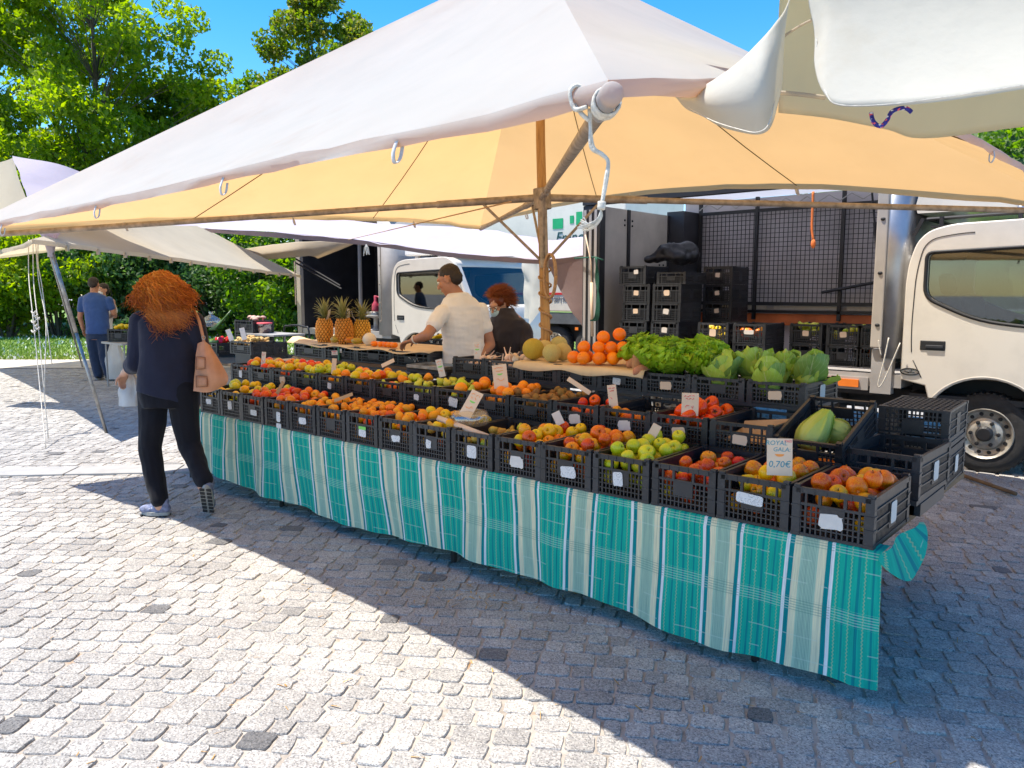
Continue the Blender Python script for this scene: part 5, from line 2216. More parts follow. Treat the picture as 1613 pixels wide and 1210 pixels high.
FM['lettuce'] = leaf_skin('lettuce_leaf', (.24, .54, .02), (.47, .76, .035), (.58, .74, .16), .42)
FM['cabbage'] = leaf_skin('cabbage_leaf', (.58, .70, .12), (.36, .58, .07), (.70, .76, .40), .30)
FM['cabbage_out'] = leaf_skin('outer_cabbage_leaf', (.34, .48, .10), (.16, .33, .08), (.52, .62, .30), .28)
FM['cabbage_pale'] = leaf_skin('pale_cabbage_leaf', (.66, .70, .18), (.50, .62, .07), (.62, .68, .20), .28)
FM['pine_leaf'] = leaf_skin('pineapple_leaf', (.20, .22, .06), (.34, .33, .12), (.5, .45, .2), .15)
FM['pine_scale'] = fruit_mat('pineapple_scale', [(.50, .24, .05), (.62, .33, .08)], (20, 20, 20), .55)
FM['pine_body'] = fruit_mat('pineapple_body', [(.13, .07, .02), (.20, .11, .03)], (20, 20, 20), .8)

FMESH = {}
def fmesh(kind, mk):
    key = (kind, mk)
    if key in FMESH:
        return FMESH[key]
    g_ = MB()
    mats = [FM[mk], FM['stem']]
    if kind == 'apple':          # unit radius
        pr = [(.0, -.72), (.18, -.80), (.42, -.90), (.68, -.80), (.90, -.45), (1.0, .0), (.97, .35), (.80, .70), (.55, .88), (.32, .90), (.15, .78), (.0, .60)]
        g_.lathe(pr, 18, fn=lambda a, h: 1 + .03 * math.sin(5 * a + .5) * (1 if h < 0 else .3) + .02 * math.sin(2 * a))
        g_.tube([(0, 0, .60), (.02, .02, .9), (.10, .05, 1.15)], [.035, .03, .05], 6, 1)
    elif kind == 'round':
        g_.ball((0, 0, 0), 1, 1, .95, 18, 12)
        g_.ball((0, 0, .95), .06, .06, .03, 8, 4, 1)
    elif kind == 'peach':
        vs = []
        g_.ball((0, 0, 0), 1, 1, .95, 20, 12)
        for i, p in enumerate(g_.v):
            p = Vector(p)
            a = math.atan2(p.y, p.x)
            k = math.exp(-(a / .22) ** 2) * .10 + .10 * math.exp(-((p.z - .95) / .15) ** 2)
            g_.v[i] = tuple(p * (1 - k))
    elif kind == 'oval':
        g_.ball((0, 0, 0), .86, .86, 1.15, 14, 10)
        g_.ball((0, 0, 1.12), .12, .12, .05, 6, 4, 1)
    elif kind == 'kiwi':
        g_.ball((0, 0, 0), .86, .80, 1.15, 14, 10)
        g_.ball((0, 0, 1.14), .16, .16, .06, 6, 4, 1)
    elif kind == 'pear':
        pr = [(.0, -.92), (.25, -.97), (.62, -.86), (.92, -.50), (1.0, -.12), (.92, .25), (.70, .62), (.50, .98), (.42, 1.25), (.30, 1.42), (.10, 1.46), (0, 1.42)]
        g_.lathe(pr, 16, fn=lambda a, h: 1 + .04 * math.sin(2 * a + h * 2) + .03 * math.sin(3 * a - h))
        g_.tube([(0, 0, 1.4), (.05, .0, 1.65), (.16, .03, 1.85)], [.05, .045, .06], 6, 1)
    elif kind == 'tomato':
        pr = [(.0, -.66), (.4, -.70), (.75, -.55), (.97, -.15), (1.0, .1), (.88, .45), (.62, .66), (.35, .68), (.15, .58), (0, .5)]
        g_.lathe(pr, 24, fn=lambda a, h: 1 + .05 * math.sin(5 * a) * (.5 + .5 * max(0, h)) + .02 * math.sin(3 * a + 1))
        for k in range(5):
            a = 2 * math.pi * k / 5
            g_.tube([(0, 0, .56), (.2 * math.cos(a), .2 * math.sin(a), .70), (.42 * math.cos(a), .42 * math.sin(a), .72)], [.05, .06, .01], 5, 1)
    elif kind == 'melon':
        pr = [(math.sin(math.pi * i / 16) * 1.0, -math.cos(math.pi * i / 16) * .98) for i in range(17)]
        g_.lathe(pr, 50, fn=lambda a, h: 1 - .035 * max(0, math.cos(10 * a)) ** 6)
        g_.ball((0, 0, .97), .08, .08, .04, 8, 4, 1)
    elif kind == 'mango':
        g_.ball((0, 0, 0), .80, .72, 1.25, 18, 14)
        g_.v = [(p[0] + .18 * p[2] ** 2 * .6, p[1], p[2]) for p in g_.v]
    elif kind == 'garlic':
        pr = [(.0, -.55), (.5, -.58), (.92, -.25), (1.0, .05), (.80, .42), (.40, .75), (.18, 1.1), (.13, 1.9), (.10, 2.6), (0, 2.65)]
        g_.lathe(pr, 20, fn=lambda a, h: 1 + .07 * abs(math.sin(4 * a)) * (1 if h < .5 else 0))
        for i, p in enumerate(g_.v):
            if p[2] > .7:
                g_.v[i] = (p[0] + .5 * (p[2] - .7), p[1] + .1 * (p[2] - .7), p[2])
    elif kind in ('potato', 'sweet'):
        ln = 1.35 if kind == 'potato' else 2.0
        g_.ball((0, 0, 0), .9, .8, ln, 14, 12)
        sd_ = 3.0 if kind == 'potato' else 7.7
        for i, p in enumerate(g_.v):
            p = Vector(p)
            g_.v[i] = tuple(p * (1 + .22 * mnoise.noise(p * 1.1 + Vector((sd_, 0, 0)))))
    elif kind == 'carrot':
        g_.tube([(0, 0, -3), (.1, 0, -2.4), (0, .05, -1), (0, 0, 1.5), (0, 0, 2.7), (0, 0, 2.9)], [.12, .35, .62, .9, .95, .5], 10)
    elif kind == 'pepper':
        pr = [(0, -1.2), (.35, -1.15), (.62, -.8), (.85, -.1), (1.0, .55), (.85, .9), (.45, .98), (.2, .86), (0, .85)]
        g_.lathe(pr, 24, fn=lambda a, h: 1 + .09 * math.cos(4 * a))
        g_.tube([(0, 0, .85), (.05, 0, 1.2), (.25, 0, 1.45)], [.12, .09, .1], 6, 1)
    elif kind == 'onion':
        pr = [(0, -.8), (.3, -.82), (.75, -.6), (1, 0), (.85, .45), (.4, .8), (.15, 1.15), (.05, 1.5), (0, 1.5)]
        g_.lathe(pr, 16)
    elif kind == 'mush':
        pr = [(0, -1.0), (.35, -1.0), (.38, -.2), (.5, .0), (1.0, -.05), (1.08, .15), (.85, .55), (.4, .8), (0, .85)]
        g_.lathe(pr, 16)
    elif kind == 'banana':
        for k in range(6):
            a = -.55 + .22 * k
            base = Vector((0, .0, .6))
            pts = []
            for i in range(8):
                f = i / 7
                th = -.2 + f * 1.5
                q = Vector((1.9 * math.sin(th) * 1.3, 0, -1.9 * (math.cos(th) - 1) * .9 - .2 + .9 * (1 - f) * .4))
                q.y = a * (1.6 * f) + .12 * k - .3
                pts.append(q)
            g_.tube(pts, [.10, .22, .34, .38, .38, .34, .22, .08], 7)
        g_.ball((-.5, .0, .15), .3, .45, .25, 8, 5, 1)
    FMESH[key] = g_.mesh(kind + '_' + mk, mats, True)
    return FMESH[key]


def heap(n, r, a, b, zf, seed, bias=.35, K=46):
    rg_ = np.random.default_rng(seed)
    P = np.zeros((0, 3))
    for i in range(n):
        c = np.c_[rg_.uniform(-a + r, a - r, K), rg_.uniform(-b + r, b - r, K)]
        z = np.full(K, zf + r)
        if len(P):
            d2 = ((c[:, None, :] - P[None, :, :2]) ** 2).sum(2)
            q = (2 * r * .94) ** 2 - d2
            zz = np.where(q > 0, P[None, :, 2] + np.sqrt(np.maximum(q, 0)), -1e9).max(1)
            z = np.maximum(z, zz)
        sc = z + bias * r * ((c[:, 0] / a) ** 2 + (c[:, 1] / b) ** 2)
        k = int(sc.argmin())
        P = np.vstack([P, [c[k, 0], c[k, 1], z[k]]])
    return P


KSHAPE = {'green': 'apple', 'yellow': 'apple', 'redyel': 'apple', 'orangeapple': 'apple', 'nect': 'peach', 'peach': 'peach', 'orange': 'round', 'mandarin': 'round', 'apricot': 'oval',
          'pear': 'pear', 'oliv': 'pear', 'kiwi': 'kiwi', 'tomato': 'tomato', 'garlic': 'garlic', 'potato': 'potato', 'sweet': 'sweet', 'onion': 'onion', 'mush': 'mush', 'pepper': 'pepper'}
KNAME = {'green': 'apple', 'yellow': 'apple', 'redyel': 'apple', 'orangeapple': 'apple', 'nect': 'nectarine', 'peach': 'peach', 'orange': 'orange', 'mandarin': 'mandarin', 'apricot': 'apricot',
         'pear': 'pear', 'oliv': 'pear', 'kiwi': 'kiwi', 'tomato': 'tomato', 'garlic': 'garlic_bulb', 'potato': 'potato', 'sweet': 'sweet_potato', 'onion': 'onion', 'mush': 'mushroom', 'pepper': 'pepper'}
KADJ = {'green': 'green apple', 'yellow': 'yellow apple', 'redyel': 'red and yellow apple', 'orangeapple': 'orange red apple', 'nect': 'red nectarine', 'peach': 'blushed peach', 'orange': 'orange', 'mandarin': 'mandarin',
        'apricot': 'small apricot', 'pear': 'green pear', 'oliv': 'russet pear', 'kiwi': 'brown kiwi', 'tomato': 'red tomato', 'garlic': 'garlic bulb', 'potato': 'potato', 'sweet': 'sweet potato', 'onion': 'onion', 'mush': 'mushroom', 'pepper': 'red pepper'}


PUT_N = [0]
DEBUG_PUT = None
HIDDEN_FRUIT = {v for q in '2,4-7,10,16,18,24-26,28-30,35,37,41,47-63,65,67-68,75,83,85-97,100-102,122-134,136-142,144-147,149,151-154,156-158,160-162,189-190,193,198-214,216-217,219-222,224-229,231,233,266-267,269,271,273-278,280-289,291-293,295,297,300,302-303,307,312,330,332,336,338,340-344,346,348-349,351,353,355-356,359,372,374-381,383-390,392-394,397-398,400,402,404-405,409,412-414,421,423-424,427,430,435,437,439-440,445-446,448,455,468-470,472,474-475,477,479,498,502-503,505-507,512,515,531-534,538,543-544,558,560-561,564-566,568-569,571-572,586,589,591,594-597,615,623,640,649,651,653-659,661,664-669,675-676,681,713-719,721-722,724,726,740,742-745,747,749,759-762,765-766,769,771,774,787-788,790,792-796,800,802,815,817-819,821,823,825,837,839-842,844-845,847,851-852,861-866,868-871,874,887-891,893-898,902-903,915-918,920-922,924-928,932,935,943-947,949-951,953-954,956,958,967,969-972,974,976-981,984,986-990,994,996,1002-1003,1005-1006,1008-1009,1012,1035-1036,1038-1039,1042,1044,1048,1051-1053,1057,1059-1061,1067-1068,1074,1076,1079,1083,1085,1087-1094,1096,1098-1104,1106-1111,1113-1118,1120-1125,1129-1130,1132,1137,1139,1141,1143-1144,1148,1150,1153,1161,1171,1177-1182,1189,1191'.split(',') for v in range(int(q.split('-')[0]), int(q.split('-')[-1]) + 1)}


def put(kind, p, r, where, group=None, rot=None, sc=None):
    PUT_N[0] += 1
    rot = rot or (random.uniform(-1.2, 1.2), random.uniform(-1.2, 1.2), random.uniform(0, 6.28))
    if PUT_N[0] in HIDDEN_FRUIT:          # deep in a heap, nothing of it shows
        return None
    o = link(KNAME[kind], fmesh(KSHAPE[kind], kind), None, p, rot)
    if DEBUG_PUT is not None:
        DEBUG_PUT[o.name] = PUT_N[0]
    o.scale = sc or (r,) * 3
    tag(o, KADJ[kind] + ' ' + where, KNAME[kind].replace('_', ' '), group or (KADJ[kind] + ('es ' if KADJ[kind].endswith(('tomato', 'peach')) else 's ') + where))
    return o


def fill(cr, where, mixk, r, n, depth, w_, d, h, seed, front=True, xr=(-1, 1), yr=(-1, 1)):
    """heap fruit in a crate; mixk: list of kinds (repeat for weight)"""
    M_ = Matrix.Translation(Vector(cr.location)) @ Euler(cr.rotation_euler).to_matrix().to_4x4()
    a, b = w_ / 2 - .018, d / 2 - .018
    P = heap(n, r, a * (xr[1] - xr[0]) / 2, b * (yr[1] - yr[0]) / 2, h - depth, seed)
    P[:, 0] += a * (xr[0] + xr[1]) / 2
    P[:, 1] += b * (yr[0] + yr[1]) / 2
    if front and h - depth > .05:
        ex = []
        z = h - depth - r * .7
        while z > .012 + r * .8:
            k = int(2 * a / (2 * r))
            for i in range(k):
                ex.append((-a + r + (2 * a - 2 * r) * (i + .0) / max(1, k - 1) + random.uniform(-.004, .004), -b + r + random.uniform(0, .012), z))
            z -= 1.75 * r
        P = np.vstack([P, np.array(ex)]) if ex else P
    rr = random.Random(seed)
    for p in P:
        kd = rr.choice(mixk)
        q = M_ @ Vector(p)
        s = r * rr.uniform(.84, 1.10)
        if KSHAPE[kd] == 'pear':
            s *= .80
        o = put(kd, q, s, where)


def stk(kind=0):
    r_ = random.Random(len(crates_all) * 7 + 1)
    if kind == 0:
        return [(r_.uniform(-.02, .03), .085 + r_.uniform(-.01, .01), .07 + r_.uniform(-.02, .03), .052 + r_.uniform(-.015, .02), r_.choice((.03, .10, .2, .3)), 'sticker')]
    if kind == 1:
        return [(0, .06, .08, .05, .12, 'card')]
    return []


W1, D1, H1 = .306, .495, .192
BW = .3157
# front row, left to right
row1 = [
    (['green', 'yellow'], .036, 22, .075, 'in the front row crate behind the tan handbag', 0),
    (['green', 'yellow', 'green'], .036, 20, .075, 'in the second front crate from the left', 0),
    (['nect', 'nect', 'peach'], .034, 34, .085, 'in the front crate right of the green apples at the left end', 0),
    (['nect', 'peach', 'nect', 'orangeapple'], .034, 34, .085, 'in the front crate with the loose sticker hanging over the cloth', 0),
    (['apricot'], .026, 66, .085, 'in the front crate left of the dark one with no sticker', 0),
    (['apricot'], .026, 66, .085, 'in the dark front crate with no sticker', 2),
    (['apricot', 'apricot', 'peach'], .028, 54, .085, 'in the front crate with green and white sticker', 3),
    (['orangeapple', 'yellow', 'apricot'], .033, 34, .085, 'in the front crate right of the green and white sticker', 0),
    (['oliv', 'yellow', 'apricot', 'orangeapple'], .034, 32, .085, 'in the front crate left of the one holding the paper roll', 0),
    (['oliv', 'oliv', 'pear'], .032, 24, .10, 'in the front crate holding the paper roll', 0),
    (['redyel', 'yellow', 'orangeapple'], .037, 26, .09, 'in the front crate with torn white sticker, mid table', 4),
    (['redyel', 'orangeapple', 'redyel'], .037, 28, .09, 'in the front crate left of the heaped green apples', 0),
    (['green'], .037, 30, .09, 'heaped in the front row crate of green apples', 0),
    (['nect', 'redyel', 'nect', 'yellow'], .035, 25, .105, 'in the front crate left of the 0,70€ card', 5),
    (['redyel', 'nect', 'yellow'], .036, 25, .10, 'in the front crate under the 0,70€ card', 6),
    (['orangeapple', 'redyel', 'orangeapple'], .037, 27, .10, 'in the last front crate at the right table corner', 7),
]
bn = -5.54
front = []
for k, (mx_, r_, n_, dp_, wh, st) in enumerate(row1):
    xc = bn + BW * k - BW / 2
    if st == 3:
        sk = [(.01, .075, .07, .045, 0, 'sticker'), (.01, .107, .07, .02, 0, 'ink_green')]
    elif st in (4, 7):
        sk = [(.0, .075, .095, .07, .30, 'paper')]
    elif st == 5:
        sk = []
    elif st == 6:
        sk = [(-.01, .105, .115, .045, .02, 'sticker')]
    else:
        sk = stk(st)
    if k == 3:
        sk.append((.03, .015, .06, .035, .03, 'sticker'))
    c = crate((xc, TY0 + .245 + random.uniform(-.006, .006), TZ + .008), 'black plastic crate ' + wh if False else 'black crate ' + wh.replace('in the ', 'being the ').replace('heaped ', ''), W1, D1, H1, (0, 0, random.uniform(-.008, .008)), 'front row of crates', sk, side_stick=(k == 15))
    c['label'] = ['black crate behind the tan handbag at the left end', 'black crate second from the left in the front row', 'black crate of red nectarines nearest the left green apples',
                  'black crate of nectarines with a loose sticker over the cloth', 'black crate of apricots with square white sticker', 'dark front crate of apricots with no sticker',
                  'front crate with green and white sticker', 'front crate just right of the green and white sticker', 'front crate of russet pears left of the paper roll',
                  'front crate with the paper roll sticking out', 'front crate of mixed apples with torn white sticker, mid table', 'front crate of red yellow apples beside the green apples',
                  'front crate heaped with green apples', 'front crate without sticker left of the 0,70€ card', 'front crate with printed label under the 0,70€ card', 'rightmost front crate on the table corner with torn label'][k]
    front.append(c)
    fill(c, wh, mx_, r_, n_, dp_, W1, D1, H1, 100 + k)

# second row
W2, D2, H2 = .318, .49, .138
row2 = [
    ([], 0, 0, 0, 'empty crate with brown cardboard left of the tilted cabbage crate', 1, 'in the cardboard lined crate'),
    (['tomato'], .044, 17, .085, 'second row crate of big red tomatoes', 1, 'heaped in the second row behind the white price card'),
    (['nect', 'orangeapple'], .035, 5, .10, 'nearly empty second row crate left of the tomatoes', 8, 'left over in the crate beside the tomatoes'),
    (['nect', 'tomato'], .036, 9, .085, 'second row crate with red fruit right of the kiwis', 8, 'in the second row crate right of the kiwis'),
    (['kiwi'], .027, 60, .08, 'second row crate heaped with kiwis', 2, 'heaped in the second row kiwi crate'),
    (['orange', 'kiwi', 'orange'], .036, 26, .08, 'second row crate of oranges and kiwis behind the tilted price card', 2, 'in the crate behind the tilted price card'),
    (['orange', 'pear', 'orange', 'green'], .040, 20, .085, 'second row crate with big oranges and green pears', 0, 'among big oranges in the second row'),
    (['pear'], .034, 28, .08, 'second row crate of green pears with tall white card', 0, 'in the second row pear crate with tall white card'),
    (['pear', 'orangeapple', 'apricot', 'green'], .034, 26, .08, 'second row crate of mixed pears and orange fruit', 2, 'in the second row crate left of the green pears'),
    (['yellow', 'orangeapple'], .036, 24, .08, 'second row crate of yellow and orange apples', 2, 'in the second row below the white lettering'),
    (['yellow', 'yellow', 'orange'], .036, 24, .08, 'second row crate of yellow apples with orange tag', 0, 'in the second row crate with orange tag'),
    (['green'], .037, 26, .08, 'second row crate heaped with green apples', 2, 'heaped in the left second row crate of green apples'),
    (['orangeapple', 'peach', 'yellow'], .037, 28, .08, 'second row crate of blushed apples, white card behind', 1, 'in the second row crate left of the green apples'),
    (['orangeapple', 'peach', 'yellow'], .037, 28, .08, 'second row crate of orange apples, second from the left', 2, 'in the second crate from the left, second row'),
    (['orangeapple', 'yellow', 'peach'], .037, 24, .08, 'leftmost crate of the second row', 0, 'in the leftmost second row crate'),
]
for k, (mx_, r_, n_, dp_, lab, st, wh) in enumerate(row2):
    xc = -1.411 - .3257 * (k + .5)
    sk = [(.0, .055, .085, .06, .22, 'paper')] if st == 8 else stk(st)
    for q in range(len(sk)):
        z_ = list(sk[q])
        z_[1] = min(z_[1], .06)
        sk[q] = tuple(z_)
    c = crate((xc, 3.46 + D2 / 2, .787), 'black crate: ' + lab if False else lab, W2, D2, H2, (0, 0, random.uniform(-.01, .01)), 'second row of crates', sk)
    if n_:
        fill(c, wh, mx_, r_, n_, dp_, W2, D2, H2, 200 + k, True, *(((-1, .2), (-1, -.2)) if k == 2 else ((-.6, 1), (-1, .1)) if k == 3 else ((-1, 1), (-1, 1))))
cb_ = MB()
cb_.box((0, 0, 0), (.26, .30, .004), rot=Matrix.Rotation(R(8), 3, 'X'))
cb_.box((.02, .02, .03), (.24, .12, .004), rot=Matrix.Rotation(R(38), 3, 'X') @ Matrix.Rotation(R(12), 3, 'Z'))
tag(obj('cardboard_sheet', cb_, M['cardboard'], None, (-1.57, 3.70, .84)), 'torn brown cardboard lying in the empty second row crate', 'cardboard')

# third row
H3 = .118
for k, (xc, lab, st) in enumerate(((-1.615, 'top row crate of leafy cabbages at the right end', 1), (-1.945, 'top row crate of pale cabbages beside the lettuce', 2), (-2.27, 'top row crate under the frilly lettuce', 1),
                                   (-2.595, 'top row crate under the cloth edge with white tag', 0), (-2.915, 'top row crate under the mandarins', 2), (-3.235, 'top row crate under the melons', 2),
                                   (-3.56, 'top row crate of garlic beside the melons', 0), (-3.88, 'top row crate of garlic beside the man in the white shirt', 2))):
    sk = stk(st)
    sk = [(q[0], .05, q[2], min(q[3], .055), q[4], q[5]) for q in sk]
    c = crate((xc, 3.965 + D2 / 2, .957), lab, W2, D2, H3, (0, 0, random.uniform(-.01, .01)), 'top row of crates', sk, side_stick=(k == 0))
    if k == 6:
        fill(c, 'piled in the crate beside the melons', ['garlic'], .030, 34, .06, W2, D2, H3, 301, False)
    if k == 7:
        fill(c, 'in the crate beside the white shirted man', ['garlic'], .029, 16, .08, W2, D2, H3, 302, False, (-.4, 1), (-1, .2))

# brown paper cloth spread over three top crates, with melons, mandarins and sweet potatoes on it
P = []
for i in range(31):
    s = i / 30
    x = -3.42 + 1.02 * s
    rowp = []
    for j in range(17):
        t = j / 16
        y = 3.935 + .52 * t
        z = 1.083 + .008 * mnoise.noise(Vector((x * 6, y * 6, 0))) + (.06 * max(0, t - .55) ** 1.5)
        if j == 0:
            z -= .045 + .012 * math.sin(x * 13)
            y -= .012
        elif j == 1:
            z -= .004
            y -= .022
        if i < 2 or i > 28:
            z += .004
        rowp.append(Vector((x, y, z)))
    P.append(rowp)
g_ = MB()
g_.grid(P, flip=True)
M['kraft'] = mat('kraft_cloth', (0.66, 0.50, 0.30), 0.9, 0.10, 8, 0.15, 40)
pc = obj('paper_cloth', g_, M['kraft'], None, smooth=True)
pc.modifiers.new('s', 'SOLIDIFY').thickness = .002
tag(pc, 'tan paper cloth under the melons and mandarins', 'cloth')
ZC = 1.09
def solo(kind, shape, mk, p, r, lab, cat, rot=(0, 0, 0), group=None, nm=None):
    o = link(nm or kind, fmesh(shape, mk), None, p, rot, (r,) * 3)
    return tag(o, lab, cat, group)


for (px, py, r_, mk, lab) in ((840, 565, .075, 'galia', 'biggest green netted melon at the left of the melons'), (858, 562, .064, 'melon', 'ribbed melon half hidden behind the front ones'),
                              (869, 573, .062, 'melon', 'pale ribbed melon at the front beside the netted one'), (886, 568, .062, 'melon', 'ribbed melon right of the pair at the front'), (880, 556, .062, 'melon', 'ribbed melon topmost at the back of the melons')):
    Y_ = {840: 4.08, 858: 4.26, 869: 4.03, 886: 4.14, 880: 4.33}[px]
    p = at(px, py, Y=Y_)
    p.z = ZC + r_ * .96 + (.03 if Y_ > 4.3 else .0)
    solo('melon', 'melon', mk, p, r_, lab, 'melon', (random.uniform(-.3, .3), random.uniform(-.3, .3), random.uniform(0, 6)), 'melons')
mp_ = []
for i, (dx, dy, lv) in enumerate(((-.17, -.10, 0), (-.08, -.11, 0), (.0, -.06, 0), (.08, -.02, 0), (-.13, -.02, 0), (-.04, .02, 0), (.05, .06, 0), (.14, .05, 0), (-.12, -.06, 1), (-.03, -.04, 1), (.04, .0, 1), (.10, .03, 1), (-.02, .0, 2), (.07, .05, 2))):
    r_ = .043
    put('mandarin', (-2.80 + dx * 1.0 + random.uniform(-.008, .008), 4.12 + dy * 1.2 + random.uniform(-.01, .01), ZC + r_ + lv * .064 + (.02 if dy > .03 else 0)), r_, 'piled on the tan paper cloth')
for i, (x, y, z, a, lab) in enumerate(((-2.49, 4.00, 1.12, .2, 'sweet potato standing at the front against the lettuce'), (-2.50, 4.08, 1.15, -.5, 'pointed sweet potato leaning behind the front one'), (-2.44, 3.98, 1.09, 1.3, 'lowest sweet potato peeping out under the lettuce'), (-2.56, 4.10, 1.12, .9, 'sweet potato between lettuce and mandarins'))):
    solo('sweet_potato', 'sweet', 'sweet', (x, y, z), .034, lab, 'sweet potato', (a, .3 * i, a * 2), 'sweet potatoes')


# leaves
def ruffle_leaf(L, W, curl, ruff, seed, nu=9, nv=12, cup=.3):
    rg_ = random.Random(seed)
    ph = [rg_.uniform(0, 6.28) for _ in range(4)]
    P, UV = [], []
    for i in range(nv + 1):
        v = i / nv
        wv = W * (math.sin(math.pi * min(1, .10 + .78 * v)) ** .8) * (1.0 if v < .92 else .9)
        rowp, ru = [], []
        for j in range(nu + 1):
            u = j / nu * 2 - 1
            e = abs(u) ** 2 * .6 + v ** 3 * .6
            rf = ruff * e * ((math.sin(u * 9 + v * 15 + ph[0]) + .6 * math.sin(v * 31 + u * 5 + ph[1])) if ruff < .015 else (math.sin(u * 13 + v * 23 + ph[0]) + .7 * math.sin(v * 37 - u * 17 + ph[1])))
            ang = curl * v
            r_ = L / max(.2, curl)
            y = r_ * math.sin(ang) if curl > .05 else L * v
            z = r_ * (1 - math.cos(ang)) if curl > .05 else 0
            zz = cup * W * u * u
            p = Vector((wv * u * (1 - .1 * abs(rf) / max(W, .01)), y - math.sin(ang) * (zz + rf) * 1, z + math.cos(ang) * (zz + rf)))
            rowp.append(p)
            ru.append(((u + 1) / 2, v))
        P.append(rowp)
        UV.append(ru)
    return P, UV


def head_mesh(kind, seed):
    rg_ = random.Random(seed)
    g_ = MB()
    if kind == 'lettuce':
        for k in range(34):
            f = k / 34
            L = .10 + .07 * (1 - f) + rg_.uniform(0, .02)
            P, UV = ruffle_leaf(L, .062 + .02 * (1 - f), .6 + .9 * f, .026, seed * 50 + k, 12, 14, .25)
            el = R(12 + 68 * f + rg_.uniform(-8, 8))
            az = k * 2.4 + rg_.uniform(-.3, .3)
            rm_ = Matrix.Rotation(az, 3, 'Z') @ Matrix.Rotation(el, 3, 'X')
            P = [[rm_ @ p + Vector((0, 0, .02 + .05 * f)) for p in r] for r in P]
            g_.grid(P, 0, UV)
        mats = FM['lettuce']
    elif kind == 'loose':
        for k in range(9):
            f = k / 9
            P, UV = ruffle_leaf(.17 + rg_.uniform(0, .05), .085, .3 + .5 * f, .006, seed * 50 + k, 8, 10, .35)
            el = R(30 + 48 * f + rg_.uniform(-10, 10))
            az = k * 2.4 + rg_.uniform(-.4, .4)
            rm_ = Matrix.Rotation(az, 3, 'Z') @ Matrix.Rotation(el, 3, 'X')
            P = [[rm_ @ p + Vector((0, 0, .01 + .02 * f)) for p in r] for r in P]
            g_.grid(P, rg_.choice((0, 0, 1)), UV)
        g_.lathe([(0, 0), (.05, .01), (.065, .06), (.06, .11), (.035, .17), (.0, .22)], 14, 0, fn=lambda a, h: 1 + .06 * math.sin(3 * a + h * 30))
        mats = [FM['cabbage'], FM['cabbage_out']]
    else:            # pointed cabbage
        g_.lathe([(0, 0), (.035, .0), (.07, .03), (.085, .08), (.078, .13), (.055, .19), (.025, .25), (0, .28)], 20, 0, fn=lambda a, h: 1 + .04 * math.sin(2 * a + h * 22))
        for k in range(4):
            a0 = k * 1.57
            P, UV = [], []
            for i in range(12):
                v = i / 11
                z = .005 + .262 * v
                prf = [(.035, .0), (.07, .03), (.085, .08), (.078, .13), (.055, .19), (.025, .25), (.004, .285)]
                r_ = np.interp(z, [q[1] for q in prf], [q[0] for q in prf]) + .004 + .003 * k
                rowp, ru = [], []
                for jx in range(11):
                    u = jx / 10 * 2 - 1
                    wd_ = 1.25 * (1 - .35 * v)
                    lift_ = .010 * abs(u) ** 3 + .012 * v ** 4 + .003 * math.sin(9 * u + 7 * v + k)
                    a = a0 + u * wd_
                    rowp.append(Vector(((r_ + lift_) * math.cos(a), (r_ + lift_) * math.sin(a), z)))
                    ru.append(((u + 1) / 2, v))
                P.append(rowp)
                UV.append(ru)
            g_.grid(P, 0, UV)
        mats = [FM['cabbage_pale'], FM['cabbage_out']]
    return g_.mesh(kind, mats, True)


LM = [head_mesh('lettuce', s) for s in (1, 2, 3)]
for i, (px, py, Y_, lab) in enumerate(((1022, 575, 4.04, 'frilly lettuce at the front left hanging over the crate edge'), (1058, 578, 4.02, 'frilly lettuce at the front right of the lettuces'), (1018, 560, 4.22, 'frilly lettuce at the back left beside the sweet potatoes'),
                                       (1060, 560, 4.22, 'frilly lettuce in the middle of the lettuces'), (1105, 555, 4.30, 'frilly lettuce at the back touching the cabbages'), (1090, 572, 4.10, 'frilly lettuce next to the first cabbage leaf'))):
    p = at(px, py, Y=Y_)
    o = link('lettuce', LM[i % 3], None, (p.x, p.y, 1.045 + (.04 if Y_ > 4.15 else 0)), (random.uniform(-.35, .1), random.uniform(-.3, .3), i * 1.3), (1.1, 1.1, random.uniform(1.02, 1.18)))
    tag(o, lab, 'lettuce', 'lettuces')
KM = [head_mesh('loose', s) for s in (4, 5, 6)]
for i, (x, y, z, a, sc, lab) in enumerate(((-1.98, 4.06, 1.0, .4, 1.0, 'leafy cabbage nearest the lettuce'), (-1.85, 4.25, 1.02, 2.0, 1.05, 'leafy cabbage behind, left of centre'), (-1.68, 4.06, .99, 3.4, .95, 'leafy cabbage at the front with curled pale leaf'),
                                           (-1.56, 4.25, 1.0, 5.2, 1.05, 'leafy cabbage at the right edge with broad blue green leaf'), (-1.72, 4.34, 1.03, 1.2, .95, 'leafy cabbage at the back with raised leaves'))):
    o = link('cabbage', KM[i % 3], None, (x, y, z), (random.uniform(-.25, .15), random.uniform(-.2, .2), a), sc)
    tag(o, lab, 'cabbage', 'leafy cabbages')

